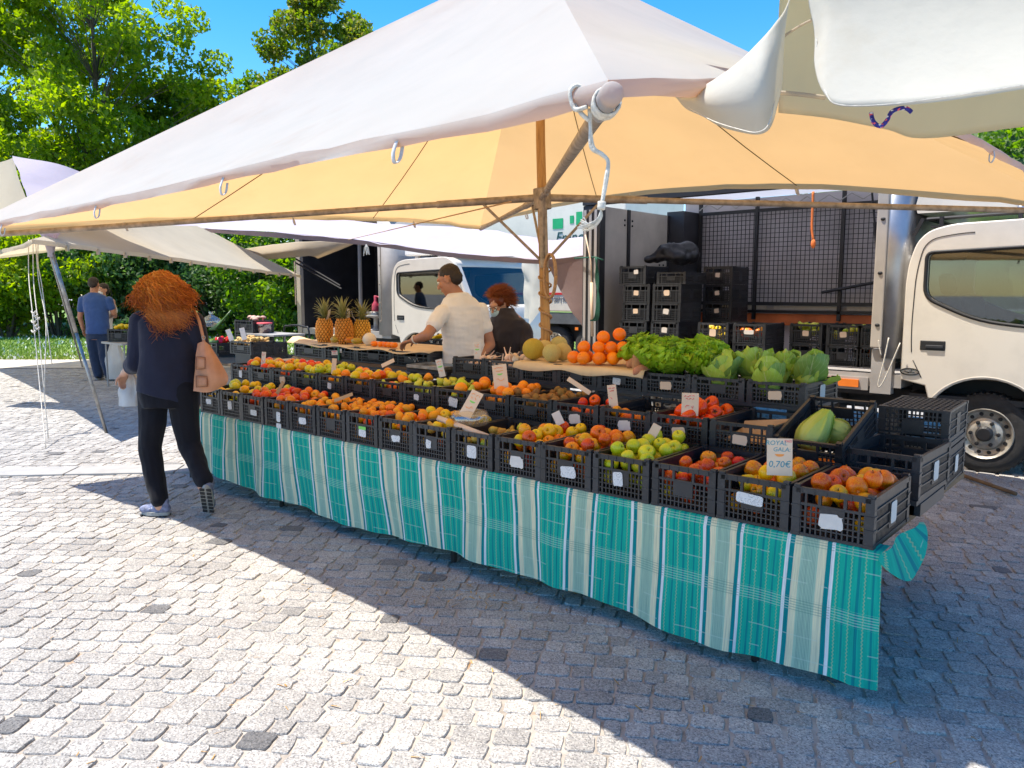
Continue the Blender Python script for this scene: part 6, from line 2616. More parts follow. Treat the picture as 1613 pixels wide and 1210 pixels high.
# right end: carrots, tilted crate with two pointed cabbages, half empty crate, upturned crates
cc = crate((-1.265, 3.47 + .245, TZ + .006), 'black crate of carrots under the tilted cabbage crate', W1, .48, .17, (0, 0, 0), 'crates at the right end')
for i in range(9):
    o = link('carrot', fmesh('carrot', 'carrot'), None, (-1.37 + .027 * i, 3.53 + .05 * (i % 2), TZ + .150 + .012 * (i % 3)), (R(90), random.uniform(-.2, .2), R(80 + 12 * (i % 4))), .021)
    tag(o, 'carrot in the crate below the tilted cabbage crate', 'carrot', 'carrots')
tc = crate((-1.255, 3.49 + .24, .81), 'tilted black crate holding two pointed cabbages', .318, .50, .15, (R(17), 0, 0), 'crates at the right end')
M_t = Matrix.Translation(Vector(tc.location)) @ Euler(tc.rotation_euler).to_matrix().to_4x4()
PMs = head_mesh('pointed', 8)
for (x, y, z, ax, lab) in ((-.05, -.15, .07, (.25, .62, .70), 'pointed cabbage with tip upwards in the tilted crate'), (.10, .02, .07, (-.95, .10, .10), 'pointed cabbage lying behind with pale stump showing')):
    o = link('cabbage', PMs, None, M_t @ Vector((x, y, z)), Vector(ax).to_track_quat('Z', 'Y').to_euler(), (.80, .66, .80) if x < 0 else (.66, .66, .75))
    tag(o, lab, 'cabbage', 'pointed cabbages')
rc = crate((-.950, 3.52 + .245, .677), 'nearly empty black crate at the right end behind the corner crate', .318, D1, .185, (0, 0, R(-1.5)), 'crates at the right end', side_stick=True)
for (x, y, lab) in ((-.99, 3.62, 'onion lying in the nearly empty right hand crate'), (-.91, 3.60, 'small onion beside the bigger one in the right hand crate')):
    solo('onion', 'onion', 'onion', (x, y, .735), .036 if x < -.95 else .028, lab, 'onion', (1.0, .4, 1), 'onions')
crate((-.985, 4.10 + .245, TZ + .006), 'black crate at the bottom of the right rear stack', .318, D1, .185, (0, 0, R(2)), 'crates at the right end', side_stick=True)
crate((-.985, 4.10 + .245, .985), 'upturned black crate on top of the right rear stack', .318, D1, .185, (math.pi, 0, R(2)), 'crates at the right end')

# ------------------------------------------------------------------ pineapple table behind the left part
pt = []
for k in range(4):
    c = crate((-6.35 + .488 * k, 4.30 + .155, .925), ['leftmost crate under the pineapples', 'crate with green clip under the mango', 'crate under the white melon half', 'crate with white lettering under the persimmons'][k], .484, .306, .128, (0, 0, 0), 'crates under the pineapple display', stk(0) if k == 1 else [])
    pt.append(c)
    crate((-6.35 + .488 * k, 4.30 + .46, .925), ['rear crate behind the leftmost pineapple crate', 'rear crate behind the green clip', 'rear crate behind the white melon half', 'rear crate behind the white lettering'][k], .484, .300, .128, (0, 0, 0), 'crates under the pineapple display')
LETTERING_LATER = pt[3]
g_ = MB()
g_.box((.0, -.157, .06), (.022, .012, .12))
M['green_clip'] = mat('green_clip', (.02, .14, .07), .5)
obj('green_clip', g_, M['green_clip'], pt[1])
st2 = thing('stall_table', 'low trestle carrying the pineapple display', 'table', (-5.6, 4.6, 0))
g_ = MB()
g_.box2((-6.62, 4.30, .895), (-4.62, 4.95, .922))
wpart('tabletop', g_, M['trestle'], st2)
for x in (-6.5, -4.75):
    for y in (4.7, 4.9):
        g_ = MB()
        g_.tube([(x, y, 0), (x, y, .895)], .018, 8)
        wpart('leg', g_, M['black_steel'], st2)
P = []
for i in range(37):
    s = i / 36
    x = -6.68 + 2.05 * s
    rowp = []
    for j in range(11):
        t = j / 10
        y = 4.285 + .62 * t
        z = 1.064 + .006 * mnoise.noise(Vector((x * 5, y * 5, 2)))
        if j == 0:
            z -= .022 + .012 * math.sin(x * 11)
            y -= .004
        if s < .10:
            z += (.10 - s) * .5 * (.5 + .5 * math.sin(t * 9))
        rowp.append(Vector((x, y, z)))
    P.append(rowp)
g_ = MB()
g_.grid(P, flip=True)
o = obj('paper_cloth', g_, M['kraft'], None, smooth=True)
o.modifiers.new('s', 'SOLIDIFY').thickness = .002
tag(o, 'tan paper cloth under the three pineapples', 'cloth')


def pineapple_mesh():
    b_ = MB()
    pr = [(.0, 0), (.045, .0), (.062, .02), (.074, .06), (.078, .11), (.074, .16), (.062, .20), (.045, .222), (0, .225)]
    b_.lathe(pr, 22)
    s_ = MB()
    def rad(z):
        for (r0, z0), (r1, z1) in zip(pr[1:], pr[2:]):
            if z0 <= z <= z1:
                return r0 + (r1 - r0) * (z - z0) / max(1e-6, z1 - z0)
        return .05
    for rw in range(10):
        z = .012 + rw * .0222
        r_ = rad(z)
        nn = 15
        for k in range(nn):
            a = 2 * math.pi * (k + .5 * (rw % 2)) / nn
            w_ = math.pi * r_ / nn * .92
            c = Vector((r_ * math.cos(a), r_ * math.sin(a), z))
            tg = Vector((-math.sin(a), math.cos(a), 0))
            up = Vector((0, 0, 1))
            nr = Vector((math.cos(a), math.sin(a), 0))
            ring = [c + tg * w_ * 1.02, c + up * .0185, c - tg * w_ * 1.02, c - up * .0185]
            mid = [c + (q - c) * .58 + nr * .0075 for q in ring]
            tip = c + nr * .0085 + up * .003
            s_.add(ring + mid + [tip], [(i, (i + 1) % 4, 4 + (i + 1) % 4, 4 + i) for i in range(4)] + [(4 + i, 4 + (i + 1) % 4, 8) for i in range(4)])
    l_ = MB()
    rg_ = random.Random(3)
    for k in range(46):
        f = k / 46
        L = .06 + .12 * f ** .8
        el = R(25 + 58 * f + rg_.uniform(-8, 8))
        az = k * 2.4
        P, UV = [], []
        for i in range(7):
            v = i / 6
            wv = .013 * (1 - v ** 1.6) + .0006
            bend = -.5 * v * v * (1 - f * .7)
            y = L * v * math.cos(el + bend)
            z = L * v * math.sin(el + bend)
            rowp = [Vector((wv * u, y + .008, z + .004 * abs(u))) for u in (-1, 0, 1)]
            P.append(rowp)
            UV.append([(0, v), (.5, v), (1, v)])
        rm_ = Matrix.Rotation(az, 3, 'Z')
        P = [[rm_ @ p + Vector((0, 0, .218 + .04 * f)) for p in r] for r in P]
        l_.grid(P, 0, UV)
    return b_.mesh('pineapple_core', FM['pine_body'], True), s_.mesh('pineapple_scales', FM['pine_scale'], False), l_.mesh('pineapple_crown', FM['pine_leaf'], True)


pb, ps, plf = pineapple_mesh()
for i, (px, Y_, sc, lab) in enumerate(((511, 4.42, 1.02, 'leftmost of the three pineapples'), (544, 4.44, 1.05, 'middle pineapple with the tallest crown'), (570, 4.58, .98, 'rightmost pineapple, set back behind the white melon half'))):
    p = at(px, 540, Y=Y_)
    t = thing('pineapple', lab, 'pineapple', (p.x, p.y, 1.070), (random.uniform(-.06, .06), random.uniform(-.06, .06), i * 2.1), 'pineapples')
    t.scale = (sc,) * 3
    link('core', pb, t)
    link('rind', ps, t)
    link('crown', plf, t)
    g_ = MB()
    g_.grid([[(.05, -.03, .20), (.05, .0, .21)], [(.09, -.03, .25), (.09, .0, .26)], [(.10, -.03, .30), (.10, .0, .31)]])
    obj('paper_tag', g_, M['paper'], t)
for (px, py, Y_, rz, lab) in ((527, 545, 4.36, .3, 'big blushed mango in front of the left pineapple'), (562, 543, 4.36, 1.2, 'green mango at the front right of the pineapples'), (552, 541, 4.42, 2.0, 'green mango half hidden behind the other green one')):
    p = at(px, py, Y=Y_)
    o = solo('mango', 'mango', 'mango', (p.x, p.y, 1.108), .046 if px == 527 else .042, lab, 'mango', (R(90), 0, rz + R(60)), 'mangoes')
p = at(582, 540, Y=4.42)
g_ = MB()
g_.ball((0, 0, 0), .062, .062, .060, 18, 12)
M['white_melon'] = mat('white_melon', (.72, .66, .55), .6, .08, 12, .2, 60)
tag(obj('melon', g_, M['white_melon'], None, (p.x, p.y, 1.125), smooth=True), 'round white melon beside the green mangoes', 'melon')
p = at(531, 531, Y=4.60)
tag(link('melon', fmesh('round', 'yellow'), None, (p.x, p.y, 1.105), None, .04), 'small yellow fruit between the first two pineapples', 'fruit')
for i, px in enumerate((590, 600, 608, 614, 621)):
    p = at(px, 548, Y=4.37)
    o = link('persimmon', fmesh('tomato', 'mandarin'), None, (p.x, p.y, 1.093), (0, 0, i), .033)
    tag(o, 'small ribbed orange persimmon in the short row before the man', 'persimmon', 'persimmons')
# banana crates behind
for k, (xa, lab) in enumerate(((-5.62, 'crate of bananas behind the right pineapple'), (-5.12, 'crate of bananas nearest the man in the white shirt'))):
    crate((xa, 5.35, .955), lab, .484, .306, .14, (0, 0, 0), 'banana crates')
    g_ = MB()
    g_.box2((xa - .24, 5.20, .925), (xa + .24, 5.50, .952))
    for q in (-1, 1):
        g_.tube([(xa + q * .2, 5.35, 0), (xa + q * .2, 5.35, .925)], .015, 6)
    tag(obj('folding_table', g_, M['trestle'], None), ['small table under the left banana crate', 'small table under the right banana crate'][k], 'table')
for i, (x, y, a, lab) in enumerate(((-5.72, 5.30, .2, 'lower hand of bananas right of the pineapples'), (-5.66, 5.40, .9, 'upper hand of bananas right of the pineapples'), (-5.12, 5.32, .6, 'hand of bananas beside the man in the white shirt'))):
    o = link('banana_bunch', fmesh('banana', 'banana'), None, (x, y, 1.085 + .03 * (i == 1)), (0, .1, a), .052)
    tag(o, lab, 'bananas', 'banana bunches')
# steel tray by the man
g_ = MB()
g_.box2((-.20, -.13, 0), (.20, .13, .006))
for (a, b) in (((-.20, -.13, 0), (.20, -.122, .03)), ((-.20, .122, 0), (.20, .13, .03)), ((-.20, -.122, 0), (-.192, .122, .03)), ((.192, -.122, 0), (.20, .122, .03))):
    g_.box2(a, b)
tr_ = obj('tray', g_, M['steel'], None, (-4.33, 4.08, .965))
tag(tr_, 'flat steel tray in the gap before the man in the white shirt', 'tray')
g_ = MB()
g_.box2((-4.55, 3.97, .935), (-4.10, 4.40, .963))
wpart('step_board', g_, M['black_panel'], stall)
for (x, y) in ((-4.5, 4.0), (-4.15, 4.0), (-4.5, 4.36), (-4.15, 4.36)):
    g_ = MB()
    g_.box2((x - .02, y - .02, TZ + .001), (x + .02, y + .02, .934))
    wpart('step_block', g_, M['black_panel'], stall)

# ------------------------------------------------------------------ price cards
def scribble(w_, seed, amp, m, parent, z):
    rg_ = random.Random(seed)
    g_ = MB()
    pts = []
    x = -w_ / 2
    while x < w_ / 2:
        pts.append((x, -.0022, z + rg_.uniform(-amp, amp)))
        x += amp * rg_.uniform(.5, 1.1)
        if rg_.random() < .18 and len(pts) > 2:
            g_.tube(pts, .0016, 4)
            pts = []
            x += amp * .8
    if len(pts) > 1:
        g_.tube(pts, .0016, 4)
    if g_.v:
        obj('handwriting', g_, m, parent)


def card(px, py, Y_, hpx, wm, hm, roll, lab, style, yaw=R(28), lean=R(-10), m='card'):
    """px,py: middle of the card"""
    c = at(px, py, Y=Y_)
    t = thing('price_card', lab, 'price card', c, None, 'price cards')
    t.rotation_euler = (Matrix.Rotation(yaw, 3, 'Z') @ Matrix.Rotation(lean, 3, 'X') @ Matrix.Rotation(roll, 3, 'Y')).to_euler()
    g_ = MB()
    g_.box((0, 0, 0), (wm, .0026, hm))
    b = obj('board', g_, M[m], t)
    bevel(b, .001, 1)
    if style == 'gala':
        for (s, sz, x, z, mk) in (('ROYAL', .026, -.012, .056, 'ink_teal'), ('GALA:', .024, .008, .030, 'ink_teal'), ('0,70€', .036, 0, -.030, 'ink_teal'), ('PAÍS', .015, .032, .064, 'ink_red')):
            link('handwriting', text_mesh(s, sz, M[mk], .0004, .12), t, (x, -.0018, z), (math.pi / 2, 0, 0))
    if style in ('gala', 'green'):
        pts = [(.018 * math.cos(a), .011 * math.sin(a)) for a in [math.pi + math.pi * i / 10 for i in range(11)]]
        g_ = MB()
        zc = .012 if style == 'gala' else hm * .12
        g_.add([(p[0], -.0017, p[1] + zc) for p in pts], [tuple(range(11))])
        obj('colour_mark', g_, M['ink_orange' if style == 'gala' else 'ink_green'], t)
    if style in ('green', 'red'):
        mk = M['ink_red'] if style == 'red' else M['ink_orange']
        scribble(wm * .72, int(px), hm * .035, mk, t, hm * .36)
        scribble(wm * .5, int(px) + 1, hm * .035, mk, t, hm * .24)
        scribble(wm * .55, int(px) + 2, hm * .07, mk, t, -hm * .12)
    return t


lt_ = link('lettering', None, LETTERING_LATER, (.05, -.156, .065))
scribble(.13, 77, .022, M['white_paint'], lt_, 0)
card(1228, 720, 3.02, 58, .098, .150, R(-2), 'price card reading ROYAL GALA 0,70€ on the front crate', 'gala', R(22), R(-6))
card(742, 637, 3.12, 45, .075, .165, R(24), 'price card leaning right with green mark over the pear crate', 'green', R(30), R(-25))
card(788, 593, 3.62, 40, .095, .150, R(-10), 'wide price card with green mark among the oranges', 'green', R(25), R(-12))
card(965, 624, 3.56, 38, .050, .125, R(-8), 'narrow red lettered price card before the lettuce', 'red', R(28), R(-8))
card(1087, 637, 3.52, 35, .085, .115, R(0), 'white price card standing in the tomato crate', 'red', R(22), R(-5))
card(1028, 684, 3.28, 30, .045, .105, R(26), 'blank cream card tilted among the green apples', 'none', R(25), R(-12))
card(879, 659, 3.32, 24, .048, .075, R(-28), 'small grey card tilted left behind the red yellow apples', 'none', R(25), R(-12), 'paper')
card(752, 553, 4.05, 24, .052, .125, R(-4), 'white price card at the left of the garlic crate', 'green', R(28), R(-5), 'paper')
card(694, 580, 3.70, 25, .045, .125, R(-14), 'narrow white card with green mark in the pear crate', 'green', R(45), R(-5), 'paper')
card(526, 577, 3.55, 24, .038, .120, R(4), 'narrow cream card in the left green apple crate', 'none', R(28), R(-5))
card(415, 566, 3.55, 24, .040, .125, R(4), 'narrow pale pink card in the leftmost apples', 'red', R(28), R(-5), 'paper')
card(611, 572, 3.70, 18, .030, .105, R(62), 'small tan card lying tilted on yellow apples', 'none', R(28), R(-20))
card(440, 613, 3.10, 22, .028, .125, R(28), 'brown slip stuck upright among the nectarines', 'none', R(28), R(-10), 'cardboard')
card(541, 626, 3.10, 22, .024, .135, R(68), 'brown slip lying across the apricots', 'none', R(28), R(-20), 'cardboard')
card(912, 608, 3.72, 20, .028, .165, R(-58), 'pinkish slip lying across the kiwis', 'none', R(28), R(-20))
card(527, 556, 4.25, 10, .075, .040, R(-4), 'small white paper clipped below the pineapple cloth', 'red', R(10), R(-3), 'paper')
# paper roll in a front crate, clear bag beside it
g_ = MB()
g_.tube([at(690, 660, Y=3.05), at(770, 690, Y=3.0)], .012, 12)
g_.tube([at(691, 657, Y=3.06), at(770, 687, Y=3.01)], .010, 12)
tag(obj('paper_roll', g_, M['card'], None, smooth=True), 'roll of cream paper sticking out of the pear crate', 'paper roll')
n = NT('clear_film')
tr = n.node('ShaderNodeBsdfTransparent')
gl = n.node('ShaderNodeBsdfGlossy')
gl.inputs['Roughness'].default_value = .12
dfz = n.node('ShaderNodeBsdfTranslucent')
dfz.inputs['Color'].default_value = (.8, .8, .8, 1)
m1 = n.node('ShaderNodeMixShader')
m1.inputs[0].default_value = .25
m2 = n.node('ShaderNodeMixShader')
m2.inputs[0].default_value = .16
n.link(tr.outputs[0], m2.inputs[1])
n.link(dfz.outputs[0], m2.inputs[2])
n.link(m2.outputs[0], m1.inputs[1])
n.link(gl.outputs[0], m1.inputs[2])
n.link(m1.outputs[0], n.out.inputs['Surface'])
M['film'] = n.mat
def bag_mesh(rx, ry, rz, seed, neck=True):
    g_ = MB()
    pr = [(0, 0), (.7, .02), (.95, .25), (1, .5), (.85, .75), (.45, .95), (.15, 1.1), (.28, 1.35)] if neck else [(0, 0), (.8, .02), (1, .4), (.8, .8), (.3, .98), (0, 1)]
    g_.lathe(pr, 26)
    for i, p in enumerate(g_.v):
        q = Vector(p)
        k = 1 + .16 * mnoise.noise(q * 3 + Vector((seed, 0, 0))) + .07 * mnoise.noise(q * 9 + Vector((seed, 3, 0)))
        g_.v[i] = (q.x * k * rx, q.y * k * ry, q.z * rz)
    return g_


p = at(742, 668, Y=3.15)
tag(obj('plastic_bag', bag_mesh(.11, .12, .10, 2, False), M['film'], None, (p.x, p.y, .79), smooth=True), 'clear plastic bag lying on the russet pears', 'bag')
# ------------------------------------------------------------------ people
class Body(MB):
    def cap(s, p0, p1, r0, r1, n=12):
        p0, p1 = Vector(p0), Vector(p1)
        k = 6
        s.tube([p0.lerp(p1, i / k) for i in range(k + 1)], [r0 + (r1 - r0) * i / k for i in range(k + 1)], n)
        s.ball(p0, r0, n=n, k=8)
        s.ball(p1, r1, n=n, k=8)
        return s

    def loft(s, secs, n=20):
        """secs: (centre, rx, ry, yaw) horizontal ellipses from bottom to top; optional tilt dz per metre along x-axis"""
        vs, fs = [], []
        for q in secs:
            c, rx, ry, yw = q[:4]
            tilt = q[4] if len(q) > 4 else 0
            c = Vector(c)
            for k in range(n):
                a = 2 * math.pi * k / n
                x, y = rx * math.cos(a), ry * math.sin(a)
                vs.append(c + Vector((x * math.cos(yw) - y * math.sin(yw), x * math.sin(yw) + y * math.cos(yw), tilt * x)))
        N = len(secs)
        for i in range(N - 1):
            for k in range(n):
                fs.append((i * n + k, i * n + (k + 1) % n, (i + 1) * n + (k + 1) % n, (i + 1) * n + k))
        fs.append(tuple(range(n - 1, -1, -1)))
        fs.append(tuple((N - 1) * n + k for k in range(n)))
        return s.add(vs, fs)


def fuse(name, b, m, parent, voxel=.008, smooth=4, wr=0.0, wf=9.0, wz=1.0, seed=0.0):
    me0 = b.mesh('tmp', m)
    o = bpy.data.objects.new('tmp', me0)
    COL.objects.link(o)
    rm_ = o.modifiers.new('r', 'REMESH')
    rm_.mode = 'VOXEL'
    rm_.voxel_size = voxel
    rm_.use_smooth_shade = True
    if smooth:
        sm = o.modifiers.new('s', 'SMOOTH')
        sm.iterations = smooth
        sm.factor = .6
    dg = bpy.context.evaluated_depsgraph_get()
    me = bpy.data.meshes.new_from_object(o.evaluated_get(dg))
    bpy.data.objects.remove(o)
    me.name = name
    me.materials.clear()
    me.materials.append(m)
    nv = len(me.vertices)
    if wr:
        co = np.empty(nv * 3)
        me.vertices.foreach_get('co', co)
        nr = np.empty(nv * 3)
        me.vertices.foreach_get('normal', nr)
        co = co.reshape(-1, 3)
        nr = nr.reshape(-1, 3)
        d = np.array([mnoise.noise(Vector((p[0] * wf + seed, p[1] * wf, p[2] * wf * wz))) + .5 * mnoise.noise(Vector((p[0] * wf * 2.3, p[1] * wf * 2.3 + seed, p[2] * wf * wz * 2.6))) for p in co])
        co += nr * (d * wr)[:, None]
        me.vertices.foreach_set('co', co.reshape(-1))
    me.polygons.foreach_set('use_smooth', [True] * len(me.polygons))
    me.update()
    return link(name, me, parent)


def skin_mat(name, col):
    n = NT(name)
    co = n.coord('Object')
    c = n.ramp(n.noise(co, 12, 5), [(.3, tuple(q * .85 for q in col)), (.7, col)])
    n.set(Base_Color=c, Roughness=.5, Subsurface_Weight=.12)
    n.bsdf.inputs['Subsurface Radius'].default_value = (.02, .008, .004)
    n.bump(n.noise(co, 220, 2), .1, .001)
    return n.mat


def knit(name, col, scale=500, rough=.9, var=.12, sheen=.3):
    n = NT(name)
    co = n.coord('Object')
    c = n.ramp(n.noise(co, 9, 5), [(.3, tuple(q * (1 - var) for q in col)), (.7, tuple(q * (1 + var) for q in col))])
    n.set(Base_Color=c, Roughness=rough, Sheen_Weight=sheen, Specular_IOR_Level=.25)
    n.bump(n.math('ADD', n.noise(co, scale, 2), n.noise(co, 22, 4)), .35, .003)
    return n.mat


M['skin'] = skin_mat('skin', (.56, .30, .20))
M['skin_tan'] = skin_mat('skin_tan', (.44, .20, .115))
M['navy_knit'] = knit('navy_knit', (.013, .015, .032), 420, sheen=.12)
M['navy_trousers'] = knit('navy_trousers', (.006, .006, .010), 600, sheen=.08)
M['white_tee'] = knit('white_tee', (.78, .76, .75), 700, .9, .05)
M['blue_tee'] = knit('blue_tee', (.030, .075, .23), 700)
M['jeans'] = knit('jeans', (.014, .030, .075), 700)
M['dark_jacket'] = knit('dark_jacket', (.022, .018, .026), 500, .7)
M['grey_cloth'] = knit('grey_cloth', (.12, .12, .13), 500)
M['mask_white'] = mat('mask_white', (.75, .75, .74), .8, .05)
M['mask_blue'] = mat('mask_blue', (.42, .60, .70), .8, .05)
M['shoe_blue'] = mat('shoe_blue', (.16, .18, .28), .7, .5, 30, .3, 90)
M['shoe_dark'] = mat('shoe_dark', (.02, .016, .016), .7)
M['sole'] = mat('sole', (.32, .32, .30), .8, .15, 60)
M['sole_dark'] = mat('sole_dark', (.03, .03, .03), .8)
M['eye_white'] = mat('eye_white', (.7, .68, .65), .2, .02)
M['eye_iris'] = mat('eye_iris', (.03, .015, .008), .2)


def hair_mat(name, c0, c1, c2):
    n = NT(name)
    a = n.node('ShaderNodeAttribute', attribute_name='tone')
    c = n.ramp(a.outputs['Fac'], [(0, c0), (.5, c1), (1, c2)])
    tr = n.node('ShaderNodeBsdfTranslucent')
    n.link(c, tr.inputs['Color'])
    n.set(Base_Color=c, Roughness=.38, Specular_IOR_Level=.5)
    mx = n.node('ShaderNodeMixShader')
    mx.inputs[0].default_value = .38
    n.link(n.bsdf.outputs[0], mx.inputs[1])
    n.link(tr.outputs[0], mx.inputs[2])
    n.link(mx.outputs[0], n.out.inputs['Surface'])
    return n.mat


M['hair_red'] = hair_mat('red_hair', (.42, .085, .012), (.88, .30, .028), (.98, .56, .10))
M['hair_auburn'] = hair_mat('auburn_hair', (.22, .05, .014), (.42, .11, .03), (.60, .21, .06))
M['hair_dark'] = mat('dark_hair', (.020, .012, .009), .6, .4, 90, .5, 260)


def strands(name, parent, roots, path, m, rad, seed, nseg=9):
    """roots: list of (p, normal); path(p, n, rng) -> list of points"""
    rg_ = random.Random(seed)
    V, Fc, T = [], [], []
    off = 0
    for (p, nn) in roots:
        pts = path(Vector(p), Vector(nn), rg_)
        k = len(pts)
        tn = rg_.random()
        w0 = rad * rg_.uniform(.7, 1.3)
        for i, q in enumerate(pts):
            t = (pts[min(i + 1, k - 1)] - pts[max(i - 1, 0)]).normalized()
            a = t.cross(Vector((.3, .2, 1)))
            if a.length < 1e-4:
                a = t.cross(Vector((1, 0, 0)))
            a.normalize()
            b = t.cross(a)
            wv = w0 * (1 - .75 * (i / (k - 1)) ** 2)
            for j in range(3):
                an = 2.094 * j
                V.append(q + (a * math.cos(an) + b * math.sin(an)) * wv)
                T.append(min(1, max(0, .35 + .65 * tn - .55 * (i / (k - 1)))))  # tone falls towards the tips: shade on the lower hair put into the colour
        for i in range(k - 1):
            for j in range(3):
                Fc.append((off + i * 3 + j, off + i * 3 + (j + 1) % 3, off + (i + 1) * 3 + (j + 1) % 3, off + (i + 1) * 3 + j))
        off += k * 3
    me = bpy.data.meshes.new(name)
    me.from_pydata([tuple(v) for v in V], [], Fc)
    q = me.attributes.new('tone', 'FLOAT', 'POINT')
    q.data.foreach_set('value', T)
    me.materials.append(m)
    me.polygons.foreach_set('use_smooth', [True] * len(Fc))
    return link(name, me, parent)


def frame(yaw, pitch=0.0, roll=0.0):
    """head/body frame: local x right, y forward (yaw measured from +Y, counter-clockwise), z up"""
    return Matrix.Rotation(yaw, 3, 'Z') @ Matrix.Rotation(-pitch, 3, 'X') @ Matrix.Rotation(roll, 3, 'Y')


def head(b, c, F, s=1.0):
    P = lambda x, y, z: Vector(c) + F @ Vector((x * s, y * s, z * s))
    def bl(x, y, z, rx, ry, rz):
        b.ball(P(x, y, z), rx * s, ry * s, rz * s, 16, 12, 0, F)
    bl(0, -.012, .030, .076, .096, .092)
    bl(0, .022, -.030, .062, .076, .086)
    bl(0, .066, -.092, .028, .024, .022)
    bl(0, .078, .030, .052, .020, .020)
    b.cap(P(0, .094, .012), P(0, .116, -.022), .009 * s, .014 * s)
    for q in (-1, 1):
        bl(q * .078, -.008, -.005, .010, .022, .033)
        bl(q * .040, .068, -.018, .024, .022, .020)
        bl(q * .012, .106, -.026, .010, .010, .008)
    b.cap(P(-.020, .092, -.056), P(.020, .092, -.056), .008 * s, .008 * s)
    b.cap(P(-.016, .090, -.066), P(.016, .090, -.066), .008 * s, .008 * s)


def eyes(parent, c, F, s=1.0):
    P = lambda x, y, z: Vector(c) + F @ Vector((x * s, y * s, z * s))
    for q in (-1, 1):
        g_ = MB()
        g_.ball(P(q * .033, .084, .010), .0115 * s, n=12, k=8)
        o = obj('eye', g_, M['eye_white'], parent, smooth=True)
        g_ = MB()
        g_.ball(P(q * .033, .0925, .009), .0055 * s, n=10, k=6)
        obj('iris', g_, M['eye_iris'], o, smooth=True)


def hand(b, wrist, d, palm_n, s=1.0, curl=.5, thumb=1):
    """wrist point, d: direction of the fingers, palm_n: palm normal; thumb side +1/-1"""
    d = Vector(d).normalized()
    n_ = Vector(palm_n).normalized()
    n_ = (n_ - d * n_.dot(d)).normalized()
    x = d.cross(n_).normalized() * thumb
    w0 = Vector(wrist)
    for k in range(4):
        o = (k - 1.5) * .020 * s
        b.cap(w0 + d * .012 * s + x * o * .6, w0 + d * .088 * s + x * o, .014 * s, .0115 * s, 8)
        L = (.070, .078, .072, .055)[3 - k] * s
        a0 = w0 + d * .090 * s + x * o
        seg = L / 3
        p = a0
        ang = 0
        for j in range(3):
            ang += curl * (.55 + .25 * j)
            q = p + (d * math.cos(ang) + n_ * math.sin(ang)) * seg * 1.08
            b.cap(p, q, (.0098 - .0010 * j) * s, (.0090 - .0010 * j) * s, 8)
            p = q
    t0 = w0 + d * .025 * s + x * .026 * s
    t1 = t0 + (d * .7 + x * .65 + n_ * .25).normalized() * .045 * s
    t2 = t1 + (d * .85 + x * .15 + n_ * .5).normalized() * .036 * s
    b.cap(t0, t1, .014 * s, .011 * s, 8)
    b.cap(t1, t2, .011 * s, .009 * s, 8)


def shoe(name, parent, heel, toe, up, m, msole, s=1.0):
    heel, toe, up = Vector(heel), Vector(toe), Vector(up).normalized()
    d = (toe - heel)
    L = d.length
    d.normalize()
    up = (up - d * up.dot(d)).normalized()
    x = d.cross(up)
    P = lambda a, b_, c: heel + d * a + x * b_ + up * c
    b = Body()
    F = Matrix((x, d, up)).transposed()
    b.ball(P(L * .20, 0, .045), .036, .055, .045, 14, 10, 0, F)
    b.ball(P(L * .45, 0, .042), .038, .075, .040, 14, 10, 0, F)
    b.ball(P(L * .75, 0, .033), .044, .070, .032, 14, 10, 0, F)
    b.cap(P(L * .20, 0, .05), P(L * .18, 0, .095), .038, .036)
    o = fuse(name, b, m, parent, .006, 3)
    g_ = MB()
    ol = []
    for k in range(24):
        a = 2 * math.pi * k / 24
        ln = L / 2 * 1.03
        w_ = .046 * (1 - .12 * math.sin(a)) * (1 if math.sin(a) > 0 else .86)
        ol.append((w_ * math.cos(a), L / 2 + ln * math.sin(a)))
    lo = [P(q[1], q[0], -.002) for q in ol]
    hi = [P(q[1], q[0], .022) for q in ol]
    g_.add(lo + hi, [tuple(range(24)), tuple(range(47, 23, -1))] + [(i, i + 24, (i + 1) % 24 + 24, (i + 1) % 24) for i in range(24)])
    so_ = obj('sole', g_, msole, o)
    g_ = MB()
    for i in range(7):
        yy = L * (.08 + .14 * i)
        for xx in (-.022, .022):
            g_.box(P(yy, xx, -.004), (.030, L * .085, .008), 0, F)
    obj('tread', g_, M['sole_dark'], so_)
    g_ = MB()
    for i in range(4):
        yy = L * (.42 + .09 * i)
        g_.tube([P(yy, -.036, .055 - .006 * i), P(yy + .01, 0, .083 - .007 * i), P(yy, .036, .055 - .006 * i)], .004, 5)
    obj('laces', g_, M['paper'], o)
    return o


# ---------------- customer with long red hair, seen from behind
root = at(283, 806, Z=0.0)
PW = thing('person', 'woman with long red hair, navy sweater and dark trousers walking past the stall', 'person', (root.x, root.y, .014))
rw = Vector(PW.location)
DW = 5.36
YW = R(64)
def wp(px, py, dd=0.0):
    return at(px, py, D=DW + dd) - rw


